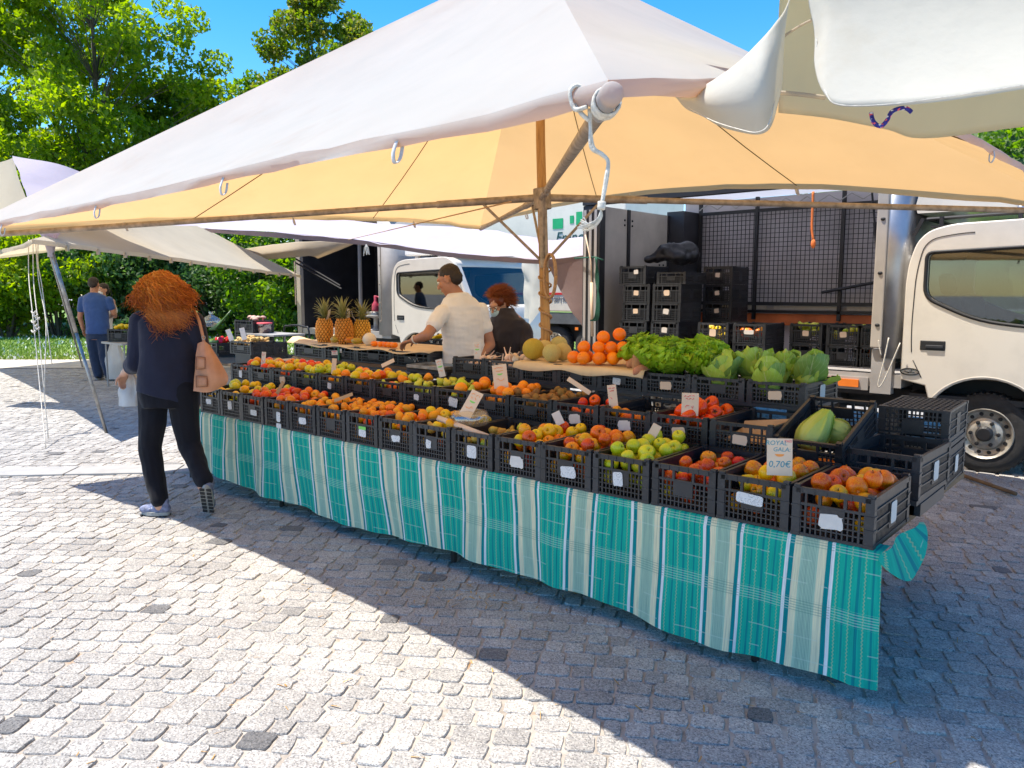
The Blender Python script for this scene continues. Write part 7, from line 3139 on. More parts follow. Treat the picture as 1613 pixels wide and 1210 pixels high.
hipL, hipR = wp(243, 612), wp(287, 612)
kneeL, kneeR = wp(236, 705, .02), wp(298, 700, .06)
ankL, ankR = wp(252, 783, -.02), wp(320, 766, -.10)
neck = wp(262, 488)
hc_ = wp(250, 462, .03)
FH = frame(YW + R(62), R(8), R(8))
shL, shR = wp(222, 507, .0), wp(306, 508, .0)
elL, wrL = wp(214, 572, .0), wp(196, 588, .26)
elR, wrR = wp(320, 570, .12), wp(296, 585, .30)
b = Body()
b.loft([(wp(265, 630), .15, .11, YW), (wp(265, 600), .165, .115, YW), (wp(266, 565), .145, .10, YW), (wp(265, 525), .155, .10, YW), (wp(264, 505), .16, .09, YW), (wp(263, 495), .09, .07, YW)])
b.cap(neck, hc_ + Vector((0, 0, -.04)), .052, .05)
head(b, hc_, FH, .98)
b.cap(hipL, kneeL, .085, .058)
b.cap(kneeL, ankL, .055, .038)
b.cap(hipR, kneeR, .085, .058)
b.cap(kneeR, ankR, .055, .038)
b.cap(ankL, ankL + Vector((0, 0, -.06)), .036, .04)
b.cap(shL, elL, .045, .040)
b.cap(elL, wrL, .042, .028)
b.cap(shR, elR, .045, .040)
b.cap(elR, wrR, .042, .028)
dL = (wrL - elL).normalized()
hand(b, wrL, (dL + Vector((0, 0, -.5))), (1, 0, -.3), .95, .75, 1)
hand(b, wrR, (wrR - elR) + Vector((0, 0, -.05)), (0, 0, -1), .95, .6, -1)
fuse('body', b, M['skin'], PW, .0075, 4)
eyes(PW, hc_, FH, .98)
b = Body()
b.loft([(wp(266, 628), .200, .138, YW, -.30), (wp(266, 600), .196, .138, YW, -.15), (wp(266, 560), .186, .130, YW), (wp(265, 525), .186, .122, YW), (wp(264, 507), .182, .108, YW), (wp(263, 496), .140, .09, YW), (wp(262, 488), .075, .07, YW)], 28)
b.cap(shL + Vector((0, 0, .0)), elL, .075, .070)
b.cap(elL, elL.lerp(wrL, .32), .068, .060)
b.cap(shR, elR, .075, .066)
b.cap(elR, elR.lerp(wrR, .8), .064, .050)
for i in range(3):
    q = elL.lerp(wrL, .10 + .10 * i)
    b.ball(q, .072 - .003 * i, n=14, k=10)
fuse('sweater', b, M['navy_knit'], PW, .008, 4, .008, 7, .8, 3)
b = Body()
b.loft([(wp(265, 640), .17, .13, YW), (wp(265, 615), .195, .135, YW), (wp(265, 590), .19, .13, YW)], 24)
b.cap(hipL + Vector((0, 0, -.03)), kneeL, .108, .078)
b.cap(kneeL, wp(250, 785, -.02), .078, .064)
b.cap(hipR + Vector((0, 0, -.03)), kneeR, .108, .076)
b.cap(kneeR, wp(321, 758, -.10), .076, .060)
fuse('trousers', b, M['navy_trousers'], PW, .008, 4, .010, 8, .5, 5)
dcam = Vector((-_d.x, -_d.y, 0)).normalized()
lt = wp(224, 806, .03)
lt.z = .004
lh = wp(266, 806, -.01)
lh.z = .004
shoe('shoe', PW, lh, lt, (0, 0, 1), M['shoe_blue'], M['sole'])
rt = wp(329, 806, .02)
rt.z = .012
rh = wp(323, 768, -.17)
shoe('shoe', PW, rh, rt, Vector((_d.x * .7, _d.y * .7, .7)), M['shoe_blue'], M['sole'])
# mask
b = Body()
P_ = lambda x, y, z: hc_ + FH @ Vector((x, y, z))
b.ball(P_(0, .070, -.050), .062, .058, .058, 16, 12, 0, FH)
fuse('mask', b, M['mask_white'], PW, .008, 2)
# hair
roots = []
rg_ = random.Random(5)
while len(roots) < 4200:
    v = Vector((rg_.gauss(0, 1), rg_.gauss(0, 1), rg_.gauss(0, 1))).normalized()
    loc_ = FH.transposed() @ v
    if loc_.y > .35 and loc_.z < .55:
        continue
    if loc_.z < -.55:
        continue
    roots.append((hc_ + FH @ Vector((loc_.x * .080, loc_.y * .098 - .012, loc_.z * .095 + .030)), v))


def hairpath(p, n_, rg):
    sd = n_.dot(_r)
    L = rg.uniform(.10, .22) + (.13 * rg.random() if sd > -.15 else 0)
    k = 11
    pts = [p]
    lift = rg.uniform(.035, .085)
    ph, am = rg.choice((0, .5, 1, 2, 3, 4, 5)) + rg.uniform(-.3, .3), rg.uniform(.010, .034)
    fq_ = rg.uniform(13, 24)
    wind = _r * (rg.uniform(.2, 1.15) if sd > -.3 else rg.uniform(-.35, .7))
    side = n_.dot(_r)
    v = n_ * .8 + Vector((0, 0, .25)) + dcam * .1
    pos = p.copy()
    for i in range(1, k):
        f = i / (k - 1)
        v = v * .72 + (Vector((0, 0, -1.0)) + wind * (.35 + .9 * f) + dcam * (.25 if f < .5 else .05) + n_ * (.25 * (1 - f))) * .42
        st_ = L / (k - 1)
        pos = pos + v.normalized() * st_
        # keep clear of the back
        cu = _r * (am * math.sin(fq_ * f + ph) * (.3 + f)) + dcam * (am * .8 * math.cos(fq_ * f + ph)) + Vector((0, 0, am * .5 * math.sin(fq_ * f * 1.3)))
        q = pos + cu
        bk = wp(262, 520) - dcam * 0
        dd = (q - bk).dot(dcam)
        wq_ = min(1, max(0, (neck.z + .13 - q.z) / .15))
        if dd < .15:
            q = q + dcam * (.15 - dd) * wq_ * wq_ * (3 - 2 * wq_)
        pts.append(q)
    return pts


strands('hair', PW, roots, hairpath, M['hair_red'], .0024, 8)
b = Body()
b.ball(hc_ + FH @ Vector((0, -.020, .036)), .080, .094, .088, 16, 12, 0, FH)
b.cap(hc_ + dcam * .03 + Vector((0, 0, -.02)), wp(272, 494) + dcam * .09, .075, .06)
b.cap(wp(268, 492) + dcam * .10, wp(290, 508) + dcam * .12, .055, .03)
hm_ = fuse('hair_mass', b, M['hair_red'], PW, .010, 3, .012, 18, .4, 2)

# tan leather handbag on her shoulder
HB = thing('handbag', 'tan leather shoulder bag hanging at the red haired woman\'s right side', 'handbag', (root.x, root.y, 0))
ob = Vector(HB.location)
M['leather'] = mat('tan_leather', (.46, .20, .095), .55, .16, 10, .25, 60)
M['leather_dark'] = mat('leather_edge', (.20, .08, .04), .6)
hp_ = lambda px, py, dd=0.: at(px, py, D=DW + dd) - ob
b = Body()
rowsF = []
def bagside(off, bulge):
    return [[hp_(311, 541, off), hp_(322, 538, off - bulge * .3), hp_(332, 545, off)],
            [hp_(308, 570, off), hp_(326, 568, off - bulge), hp_(346, 570, off)],
            [hp_(306, 598, off), hp_(330, 598, off - bulge * 1.1), hp_(360, 594, off)],
            [hp_(305, 616, off), hp_(330, 618, off - bulge * .7), hp_(356, 606, off)]]
FR, BK = bagside(-.10, .05), bagside(.06, -.05)
g_ = MB()
def ref(rows, sub=6):
    rr = [catmull(r, sub) for r in rows]
    cols = list(zip(*rr))
    cc_ = [catmull(list(c), sub) for c in cols]
    return [[cc_[j][i] for j in range(len(cc_))] for i in range(len(cc_[0]))]


A1, A2_ = ref(FR), ref(BK)
for Pm in (A1, A2_):
    for i in range(len(Pm)):
        for j in range(len(Pm[0])):
            p = Pm[i][j]
            Pm[i][j] = p + dcam * (.012 * mnoise.noise(p * 12) + .01 * mnoise.noise(Vector((j * .5, i * .12, 4))))
g_.grid(A1, flip=True)
g_.grid(A2_)
g_.grid([[A1[i][0], A2_[i][0]] for i in range(len(A1))])
g_.grid([[A1[i][-1], A2_[i][-1]] for i in range(len(A1))], flip=True)
g_.grid([[A1[-1][j], A2_[-1][j]] for j in range(len(A1[0]))])
g_.grid([[A1[0][j], A2_[0][j]] for j in range(len(A1[0]))], flip=True)
bgo = obj('bag_body', g_, M['leather'], HB, smooth=True)
for (x0_, x1_, y0_, y1_) in ((309, 323, 562, 582), (309, 326, 592, 610)):
    sheet('pocket', [[hp_(x0_, y0_, -.142), hp_(x1_, y0_ + 1, -.155)], [hp_(x0_, y1_, -.146), hp_(x1_, y1_ - 1, -.160)]], M['leather'], HB, 3, 0, 1, .008)
    g_ = MB()
    lp_ = [hp_(x0_, y0_, -.152), hp_(x1_, y0_ + 1, -.165), hp_(x1_, y1_ - 1, -.170), hp_(x0_, y1_, -.156), hp_(x0_, y0_, -.152)]
    g_.tube(lp_, .003, 5)
    obj('stitching', g_, M['leather_dark'], HB)
for off in (-.09, .05):
    pts = catmull([hp_(322, 541, off), hp_(318, 522, off * .8), hp_(313, 503, off * .5 - .03), hp_(306, 489, -.02)], 6)
    sd_ = [(_r * .010) for _ in pts]
    g_ = MB()
    g_.grid([[p - s_, p + s_] for p, s_ in zip(pts, sd_)])
    o = obj('strap', g_, M['leather'], HB, smooth=True)
    o.modifiers.new('s', 'SOLIDIFY').thickness = .006
g_ = MB()
c = hp_(321, 532, -.10)
g_.tube([c + _r * (.012 * math.cos(a)) + Vector((0, 0, .012 * math.sin(a))) for a in [2 * math.pi * k / 14 for k in range(15)]], .0025, 5)
obj('strap_ring', g_, M['steel'], HB)

# white carrier bag in her left hand
def carrier(label, top, w_, h_, dp_, seed, m='carrier_white'):
    t = thing('carrier_bag', label, 'bag', (top.x, top.y, top.z - h_))
    g_ = MB()
    P = []
    nn = 28
    for i in range(13):
        f = i / 12
        wv = w_ * (.45 + .55 * min(1, f * 2.2)) / 2
        dv_ = dp_ * (.25 + .75 * min(1, f * 1.8)) / 2
        rowp = []
        for k in range(nn + 1):
            a = 2 * math.pi * k / nn
            x, y = wv * math.copysign(abs(math.cos(a)) ** .6, math.cos(a)), dv_ * math.sin(a)
            q = .018 * mnoise.noise(Vector((math.cos(a) * 2.5 + seed, math.sin(a) * 2.5, f * 3))) + .010 * math.sin(a * 9 + seed) * (1 - f)
            p = _r * (x * (1 + q * 6)) + dcam * (y + q * 1.5) + Vector((0, 0, h_ * (1 - f)))
            rowp.append(p)
        P.append(rowp)
    g_.grid(P)
    bot = [p for p in P[-1][:-1]]
    g_.add(bot, [tuple(range(nn))])
    obj('sack', g_, M[m], t, smooth=True)
    for s_ in (-1, 1):
        g_ = MB()
        pts = catmull([_r * (s_ * w_ * .18) + Vector((0, 0, h_)), _r * (s_ * w_ * .10) + Vector((0, 0, h_ + .06)), Vector((0, 0, h_ + .10))], 5)
        g_.grid([[p - dcam * .012, p + dcam * .012] for p in pts])
        o = obj('handle', g_, M[m], t, smooth=True)
        o.modifiers.new('s', 'SOLIDIFY').thickness = .003
    return t


M['carrier_white'] = fabric('carrier_film', (.72, .71, .69), (.7, .7, .68), .3, 8, .06, 9, .3)
carrier('white carrier bag in the red haired woman\'s left hand', at(204, 588, D=DW + .36), .16, .24, .12, 1)

# ---------------- seller in white t-shirt
DM = 6.45
rm0 = at(728, 560, D=DM)
PM_ = thing('person', 'man in white t-shirt with short dark hair reaching over the stall', 'person', (rm0.x, rm0.y, .0))
rmv = Vector(PM_.location)
mp = lambda px, py, dd=0.: at(px, py, D=DM + dd) - rmv
YM = R(41.1) + R(42)
hcm = mp(708, 441, -.05)
FM_ = frame(R(41.1) + R(72), R(24), R(0))
shl, shr = mp(696, 493, -.16), mp(757, 489, .08)
ell, wrl = mp(673, 528, -.30), mp(651, 536, -.22)
elr, wrr = mp(772, 543, .12), mp(752, 566, -.02)
b = Body()
pz = lambda z, px=730: Vector(((mp(px, 500)).x, (mp(px, 500)).y, z))
b.loft([(pz(.86), .155, .12, YM), (pz(1.0), .155, .12, YM), (pz(1.15), .155, .115, YM), (pz(1.32, 728), .175, .115, YM), (pz(1.46, 726), .17, .10, YM), (pz(1.53, 724), .085, .07, YM)])
b.cap(pz(1.50, 723), hcm + Vector((0, 0, -.04)), .062, .060)
head(b, hcm, FM_, 1.02)
b.cap(shl, ell, .055, .044)
b.cap(ell, wrl, .046, .030)
b.cap(shr, elr, .055, .045)
b.cap(elr, wrr, .046, .030)
for s_ in (-1, 1):
    lat_ = Vector((math.cos(YM), math.sin(YM), 0)) * (.09 * s_)
    b.cap(pz(.88) + lat_, pz(.48) + lat_ * 1.1, .09, .06)
    b.cap(pz(.48) + lat_ * 1.1, pz(.09) + lat_ * 1.1, .058, .04)
hand(b, wrl, (wrl - ell) * 1 + Vector((-.02, 0, .0)), (0, 0, -1), 1.0, .55, -1)
hand(b, wrr, (wrr - elr), (0, 0, -1), 1.0, .5, 1)
fuse('body', b, M['skin_tan'], PM_, .0065, 4)
eyes(PM_, hcm, FM_, 1.02)
b = Body()
b.loft([(pz(.92), .205, .155, YM), (pz(1.02), .195, .15, YM), (pz(1.15), .192, .142, YM), (pz(1.30, 728), .205, .142, YM), (pz(1.43, 726), .205, .125, YM), (pz(1.50, 724), .15, .095, YM), (pz(1.545, 723), .078, .075, YM)], 28)
b.cap(shl, shl.lerp(ell, .55), .068, .064)
b.cap(shr, shr.lerp(elr, .52), .068, .064)
fuse('t_shirt', b, M['white_tee'], PM_, .007, 3, .007, 4.5, 3.2, 1)
b = Body()
b.loft([(pz(.84), .17, .14, YM), (pz(.95), .18, .14, YM)])
for s_ in (-1, 1):
    lat_ = Vector((math.cos(YM), math.sin(YM), 0)) * (.09 * s_)
    b.cap(pz(.86) + lat_, pz(.48) + lat_ * 1.1, .11, .08)
    b.cap(pz(.48) + lat_ * 1.1, pz(.08) + lat_ * 1.1, .08, .065)
fuse('trousers', b, M['grey_cloth'], PM_, .010, 3, .008, 8, .6, 2)
fw = Matrix.Rotation(YM, 3, 'Z') @ Vector((0, 1, 0))
for s_ in (-1, 1):
    lat_ = Vector((math.cos(YM), math.sin(YM), 0)) * (.1 * s_)
    q = pz(.003) + lat_
    shoe('shoe', PM_, q - fw * .08, q + fw * .20, (0, 0, 1), M['shoe_dark'], M['sole_dark'])
b = Body()
Q = lambda x, y, z: hcm + FM_ @ Vector((x, y, z))
b.ball(Q(0, -.020, .044), .080, .096, .086, 16, 12, 0, FM_)
b.ball(Q(0, -.055, .005), .074, .062, .075, 16, 12, 0, FM_)
fuse('hair', b, M['hair_dark'], PM_, .006, 2, .004, 60, 1, 0)
g_ = MB()
wq = wrl.lerp(ell, .12)
dq = (ell - wrl).normalized()
fr_ = dq.to_track_quat('Z', 'Y').to_matrix()
g_.tube([wq + fr_ @ Vector((.033 * math.cos(a), .033 * math.sin(a), 0)) for a in [2 * math.pi * k / 18 for k in range(19)]], .007, 6)
obj('wristband', g_, M['paper'], PM_, smooth=True)

# ---------------- seller with auburn hair and blue mask
DS = 7.35
rs0 = at(795, 540, D=DS)
PS = thing('person', 'woman with short auburn hair, blue face mask and dark jacket looking down', 'person', (rs0.x, rs0.y, .0))
rsv = Vector(PS.location)
sp2 = lambda px, py, dd=0.: at(px, py, D=DS + dd) - rsv
YS2 = R(41.1) + R(150)
hcs = sp2(785, 480)
FS = frame(R(41.1) + R(142), R(28), R(0))
pz2 = lambda z, px=800: Vector((sp2(px, 500).x, sp2(px, 500).y, z))
b = Body()
b.loft([(pz2(.80), .16, .12, YS2), (pz2(1.0), .15, .115, YS2), (pz2(1.2), .16, .11, YS2), (pz2(1.30), .155, .10, YS2), (pz2(1.37, 797), .08, .07, YS2)])
b.cap(pz2(1.34, 796), hcs + Vector((0, 0, -.03)), .052, .050)
head(b, hcs, FS, .96)
s1, s2 = sp2(826, 520, -.05), sp2(772, 522, .0)
e1, w1_ = sp2(833, 560, -.12), sp2(800, 566, -.28)
e2, w2_ = sp2(768, 560, -.05), sp2(775, 568, -.26)
b.cap(s1, e1, .05, .042)
b.cap(e1, w1_, .042, .028)
b.cap(s2, e2, .05, .042)
b.cap(e2, w2_, .042, .028)
hand(b, w1_, (w1_ - e1), (0, 0, -1), .93, .6, 1)
hand(b, w2_, (w2_ - e2), (0, 0, -1), .93, .6, -1)
for s_ in (-1, 1):
    lat_ = Vector((math.cos(YS2), math.sin(YS2), 0)) * (.085 * s_)
    b.cap(pz2(.84) + lat_, pz2(.46) + lat_, .085, .058)
    b.cap(pz2(.46) + lat_, pz2(.07) + lat_, .055, .04)
fuse('body', b, M['skin'], PS, .008, 4)
eyes(PS, hcs, FS, .96)
b = Body()
b.loft([(pz2(.72), .20, .155, YS2), (pz2(1.0), .19, .15, YS2), (pz2(1.18), .20, .145, YS2), (pz2(1.29, 799), .185, .125, YS2), (pz2(1.36, 797), .10, .09, YS2), (pz2(1.40, 796), .075, .075, YS2)], 28)
b.cap(s1, e1, .078, .066)
b.cap(e1, e1.lerp(w1_, .8), .062, .048)
b.cap(s2, e2, .078, .066)
b.cap(e2, e2.lerp(w2_, .8), .062, .048)
fuse('jacket', b, M['dark_jacket'], PS, .009, 4, .010, 8, 1.0, 4)
b = Body()
b.loft([(pz2(.70), .17, .14, YS2), (pz2(.85), .18, .14, YS2)])
for s_ in (-1, 1):
    lat_ = Vector((math.cos(YS2), math.sin(YS2), 0)) * (.085 * s_)
    b.cap(pz2(.80) + lat_, pz2(.46) + lat_, .105, .08)
    b.cap(pz2(.46) + lat_, pz2(.05) + lat_, .08, .065)
fuse('trousers', b, M['navy_trousers'], PS, .012, 3)
fw = Matrix.Rotation(YS2, 3, 'Z') @ Vector((0, 1, 0))
for s_ in (-1, 1):
    q = pz2(.003) + Vector((math.cos(YS2), math.sin(YS2), 0)) * (.09 * s_)
    shoe('shoe', PS, q - fw * .08, q + fw * .18, (0, 0, 1), M['shoe_dark'], M['sole_dark'])
b = Body()
b.ball(hcs + FS @ Vector((0, .068, -.048)), .062, .050, .052, 16, 12, 0, FS)
fuse('mask', b, M['mask_blue'], PS, .007, 2)
g_ = MB()
for q in (-1, 1):
    g_.tube([hcs + FS @ Vector((q * .034 + .026 * math.cos(a), .112, .010 + .020 * math.sin(a))) for a in [2 * math.pi * k / 16 for k in range(17)]], .0022, 5)
    g_.tube([hcs + FS @ Vector((q * .060, .110, .012)), hcs + FS @ Vector((q * .080, .0, .010))], .002, 5)
obj('spectacles', g_, M['seal'], PS)
roots = []
rg_ = random.Random(15)
while len(roots) < 1500:
    v = Vector((rg_.gauss(0, 1), rg_.gauss(0, 1), rg_.gauss(0, 1))).normalized()
    if v.y > .15 and v.z < .62 or v.z < -.40 or v.y > .6:
        continue
    roots.append((hcs + FS @ Vector((v.x * .076, v.y * .094 - .012, v.z * .088 + .030)), FS @ v))


def bobpath(p, n_, rg):
    L = rg.uniform(.08, .14)
    bk = FS @ Vector((0, -1, 0))
    v = n_ + Vector((0, 0, .5)) + bk * .3
    pts = [p]
    pos = p.copy()
    ph = rg.uniform(0, 6.28)
    for i in range(1, 8):
        v = v * .7 + (Vector((0, 0, -.8)) + n_ * .6 + bk * .8) * .4
        pos = pos + v.normalized() * L / 7
        pts.append(pos + Vector((.007 * math.sin(i * 1.3 + ph), .007 * math.cos(i * 1.1 + ph), 0)))
    return pts


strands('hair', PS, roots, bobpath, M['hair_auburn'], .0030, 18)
b = Body()
b.ball(hcs + FS @ Vector((0, -.022, .040)), .086, .096, .090, 16, 12, 0, FS)
b.ball(hcs + FS @ Vector((0, -.05, -.02)), .075, .06, .08, 16, 12, 0, FS)
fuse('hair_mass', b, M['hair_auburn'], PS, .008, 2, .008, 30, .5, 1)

# ---------------- man in blue t-shirt and his companion, far left
DB = 13.65
rb = at(158, 599, Z=0.0)
PB = thing('person', 'man in blue t-shirt and jeans standing with his back turned', 'person', (rb.x, rb.y, .014))
rbv = Vector(PB.location)
bp = lambda px, py, dd=0.: at(px, py, D=DB + dd) - rbv
YB = YAW
hcb = bp(148, 448)
FB = frame(YAW + R(5), R(4), 0)
b = Body()
zz = lambda px, py: bp(px, py)
b.loft([(zz(153, 535), .165, .12, YB), (zz(153, 515), .16, .12, YB), (zz(152, 495), .165, .115, YB), (zz(150, 475), .20, .115, YB), (zz(149, 466), .17, .095, YB), (zz(148, 461), .07, .065, YB)])
b.cap(zz(148, 463), hcb + Vector((0, 0, -.04)), .065, .06)
head(b, hcb, FB, 1.05)
sL, sR = bp(130, 473), bp(172, 473)
eL, wL = bp(126, 500, .0), bp(131, 519, .06)
eR, wR = bp(179, 494, .05), bp(172, 500, .32)
b.cap(sL, eL, .055, .046)
b.cap(eL, wL, .044, .030)
b.cap(sR, eR, .055, .046)
b.cap(eR, wR, .044, .030)
hand(b, wL, (wL - eL), (.7, .5, 0), 1.0, .5, -1)
hand(b, wR, (wR - eR), (0, 0, 1), 1.0, .6, 1)
kL, kR = bp(150, 566, .02), bp(166, 566, .0)
aL, aR = bp(155, 592, .0), bp(171, 590, -.02)
b.cap(bp(146, 532), kL, .09, .062)
b.cap(kL, aL, .058, .042)
b.cap(bp(162, 532), kR, .09, .062)
b.cap(kR, aR, .058, .042)
fuse('body', b, M['skin_tan'], PB, .011, 3)
eyes(PB, hcb, FB, 1.05)
b = Body()
b.loft([(zz(154, 526), .20, .15, YB), (zz(154, 512), .20, .15, YB), (zz(152, 492), .205, .145, YB), (zz(150, 474), .225, .135, YB), (zz(149, 466), .19, .11, YB), (zz(148, 461), .085, .08, YB)], 24)
b.cap(sL, sL.lerp(eL, .55), .072, .068)
b.cap(sR, sR.lerp(eR, .55), .072, .068)
fuse('t_shirt', b, M['blue_tee'], PB, .011, 3, .008, 8, 1.2, 7)
b = Body()
b.loft([(zz(154, 534), .18, .14, YB), (zz(154, 522), .185, .14, YB)])
b.cap(bp(146, 532), kL, .115, .09)
b.cap(kL, bp(155, 590), .09, .078)
b.cap(bp(162, 532), kR, .115, .09)
b.cap(kR, bp(171, 588), .09, .078)
fuse('jeans', b, M['jeans'], PB, .011, 3, .010, 8, .8, 3)
for (px, ex) in ((155, -.03), (172, .06)):
    q = bp(px, 598)
    q.z = .004
    fwd_ = frame(YAW + R(-25 if px > 160 else 10)) @ Vector((0, 1, 0))
    shoe('shoe', PB, q - fwd_ * .07, q + fwd_ * .20, (0, 0, 1), M['shoe_dark'], M['sole'])
b = Body()
Q = lambda x, y, z: hcb + FB @ Vector((x, y, z))
b.ball(Q(0, -.020, .044), .086, .100, .086, 16, 12, 0, FB)
b.ball(Q(0, -.055, .005), .080, .064, .072, 16, 12, 0, FB)
fuse('hair', b, M['hair_dark'], PB, .009, 2, .004, 50)

DC = 14.3
rc0 = at(168, 595, Z=0.0)
PC = thing('person', 'companion in white face mask half hidden behind the man in the blue t-shirt', 'person', (at(164, 560, D=DC).x, at(164, 560, D=DC).y, .014))
rcv = Vector(PC.location)
cp2 = lambda px, py, dd=0.: at(px, py, D=DC + dd) - rcv
YC = YAW + R(165)
hcc = cp2(162, 457)
FC = frame(YC - R(10), R(5), 0)
b = Body()
b.loft([(cp2(163, 540), .15, .11, YC), (cp2(163, 510), .14, .11, YC), (cp2(163, 485), .16, .10, YC), (cp2(163, 474), .14, .085, YC), (cp2(163, 469), .06, .06, YC)])
b.cap(cp2(163, 472), hcc + Vector((0, 0, -.04)), .052, .05)
head(b, hcc, FC, 1.0)
s1, s2 = cp2(176, 480), cp2(150, 480)
e1, w1_ = cp2(181, 498, -.05), cp2(180, 482, -.2)
b.cap(s1, e1, .048, .042)
b.cap(e1, w1_, .042, .03)
b.cap(s2, cp2(147, 505), .048, .042)
b.cap(cp2(147, 505), cp2(152, 522, -.1), .042, .03)
hand(b, w1_, Vector((.1, 0, 1)), (-.5, -.5, .2), .95, .7, 1)
hand(b, cp2(152, 522, -.1), Vector((.1, .1, -1)), (-.5, -.5, .2), .95, .5, 1)
for px in (158, 170):
    b.cap(cp2(px, 538), cp2(px, 566), .085, .06)
    b.cap(cp2(px, 566), Vector((cp2(px, 566).x, cp2(px, 566).y, .06)), .055, .045)
fuse('body', b, M['skin'], PC, .012, 3)
eyes(PC, hcc, FC, 1.0)
b = Body()
b.loft([(cp2(163, 534), .18, .14, YC), (cp2(163, 505), .17, .13, YC), (cp2(163, 484), .185, .12, YC), (cp2(163, 474), .15, .10, YC), (cp2(163, 469), .075, .07, YC)], 22)
b.cap(s1, s1.lerp(e1, .6), .07, .066)
b.cap(s2, s2.lerp(cp2(147, 505), .6), .07, .066)
fuse('blouse', b, M['mask_white'], PC, .012, 3, .008, 8)
b = Body()
b.loft([(cp2(163, 545), .165, .13, YC), (cp2(163, 530), .17, .13, YC)])
for px in (158, 170):
    b.cap(cp2(px, 538), cp2(px, 566), .105, .08)
    b.cap(cp2(px, 566), Vector((cp2(px, 566).x, cp2(px, 566).y, .07)), .08, .07)
fuse('trousers', b, M['grey_cloth'], PC, .012, 3)
for px in (158, 170):
    q = Vector((cp2(px, 566).x, cp2(px, 566).y, .004))
    fwd_ = frame(YC) @ Vector((0, 1, 0))
    shoe('shoe', PC, q - fwd_ * .07, q + fwd_ * .17, (0, 0, 1), M['shoe_dark'], M['sole'])
b = Body()
b.ball(hcc + FC @ Vector((0, .070, -.050)), .062, .050, .054, 16, 12, 0, FC)
fuse('mask', b, M['mask_white'], PC, .009, 2)
b = Body()
Q = lambda x, y, z: hcc + FC @ Vector((x, y, z))
b.ball(Q(0, -.022, .048), .086, .098, .084, 16, 12, 0, FC)
b.ball(Q(0, -.06, -.01), .078, .066, .09, 16, 12, 0, FC)
fuse('hair', b, M['hair_dark'], PC, .010, 2, .005, 40)
carrier('big white carrier bag standing right of the man in the blue t-shirt', at(181, 541, D=13.5), .34, .62, .22, 6)
# ------------------------------------------------------------------ crates in the open truck
TG = 'crates inside the truck'
rowz = ZF + .002
hT = .205
def tcrate(px, py_top, Yc, w_, d, h, lab, sk=None, rot=0.0, z=None):
    c = at(px, py_top, Y=Yc)
    zb = (c.z - h) if z is None else z
    return crate((c.x, Yc + d / 2, zb), lab, w_, d, h, (0, 0, rot), TG, sk)


# left stacks: five high, four high, three high
lab1 = ['bottom crate of the left stack in the truck', 'second crate from below in the left stack in the truck', 'middle crate of the left stack with brown tag', 'fourth crate of the left stack with white tag', 'top crate of the left stack, pushed out to the left']
for k in range(5):
    sk = [(.0, .11, .07, .06, .15, 'card')] if k in (2, 3) else ([(.05, .14, .06, .05, .05, 'paper')] if k == 4 else [])
    crate((-4.83 + (-.03 if k == 4 else .0) + random.uniform(-.012, .012) - (.03 if k < 2 else 0), 7.70 + .25, rowz + k * (hT + .004)), lab1[k], .36, .5, hT, (0, 0, random.uniform(-.02, .02)), TG, sk)
lab2 = ['bottom crate of the second stack in the truck', 'second crate from below in the second stack in the truck', 'third crate of the second stack with white tag', 'top crate of the second stack with wide brown tag']
for k in range(4):
    sk = [(.0, .11, .075, .065, .15, 'card' if k == 3 else 'paper')]
    crate((-4.44 + random.uniform(-.012, .012), 7.72 + .25, rowz + k * (hT + .004)), lab2[k], .36, .5, hT, (0, 0, random.uniform(-.02, .02)), TG, sk)
crate((-4.40, 7.74 + .25, rowz + 4 * (hT + .004)), 'shallow crate on top of the second stack in the truck', .36, .5, .13, (0, 0, .02), TG)
lab3 = ['lowest visible crate of the rear stack', 'second crate of the rear stack in the truck', 'third crate of the rear stack in the truck', 'top crate of the rear stack in the truck', 'topmost open crate of the rear stack']
for k in range(5):
    crate((-4.22, 8.5 + .25, rowz + k * (hT + .004)), lab3[k], .36, .5, hT, (0, 0, .05), TG, [(.0, .11, .06, .06, .2, 'card')] if k > 1 else [])
crate((-3.87, 7.74 + .25, rowz), 'bottom crate behind the lettuce in the truck', .36, .5, hT, (0, 0, .0), TG)
crate((-3.87, 7.74 + .25, rowz + hT + .004), 'crate of yellow fruit with round tag in the truck', .36, .5, hT, (0, 0, .0), TG, [(.0, .10, .08, .08, .1, 'card')])
crate((-3.46, 7.74 + .25, rowz), 'bottom crate behind the cabbages in the truck', .36, .5, hT, (0, 0, .0), TG)
crate((-3.46, 7.74 + .25, rowz + hT + .004), 'crate with white label right of the yellow fruit', .36, .5, hT, (0, 0, .0), TG, [(.0, .12, .11, .045, .05, 'paper')])
for k, (x, sk, lab) in enumerate(((-3.0, 'card', 'crate of green fruit with white tag deep in the truck'), (-2.62, 'card', 'crate with brown tag deep in the truck'), (-2.30, None, 'crate of red fruit beside the truck box edge'))):
    crate((x, 8.1 + .25, rowz), 'lower ' + lab, .34, .5, hT, (0, 0, .0), TG)
    crate((x, 8.1 + .25, rowz + hT + .004), 'upper ' + lab, .34, .5, hT, (0, 0, .0), TG, [(.0, .11, .07, .06, .1, sk)] if sk else [])
rf = random.Random(3)
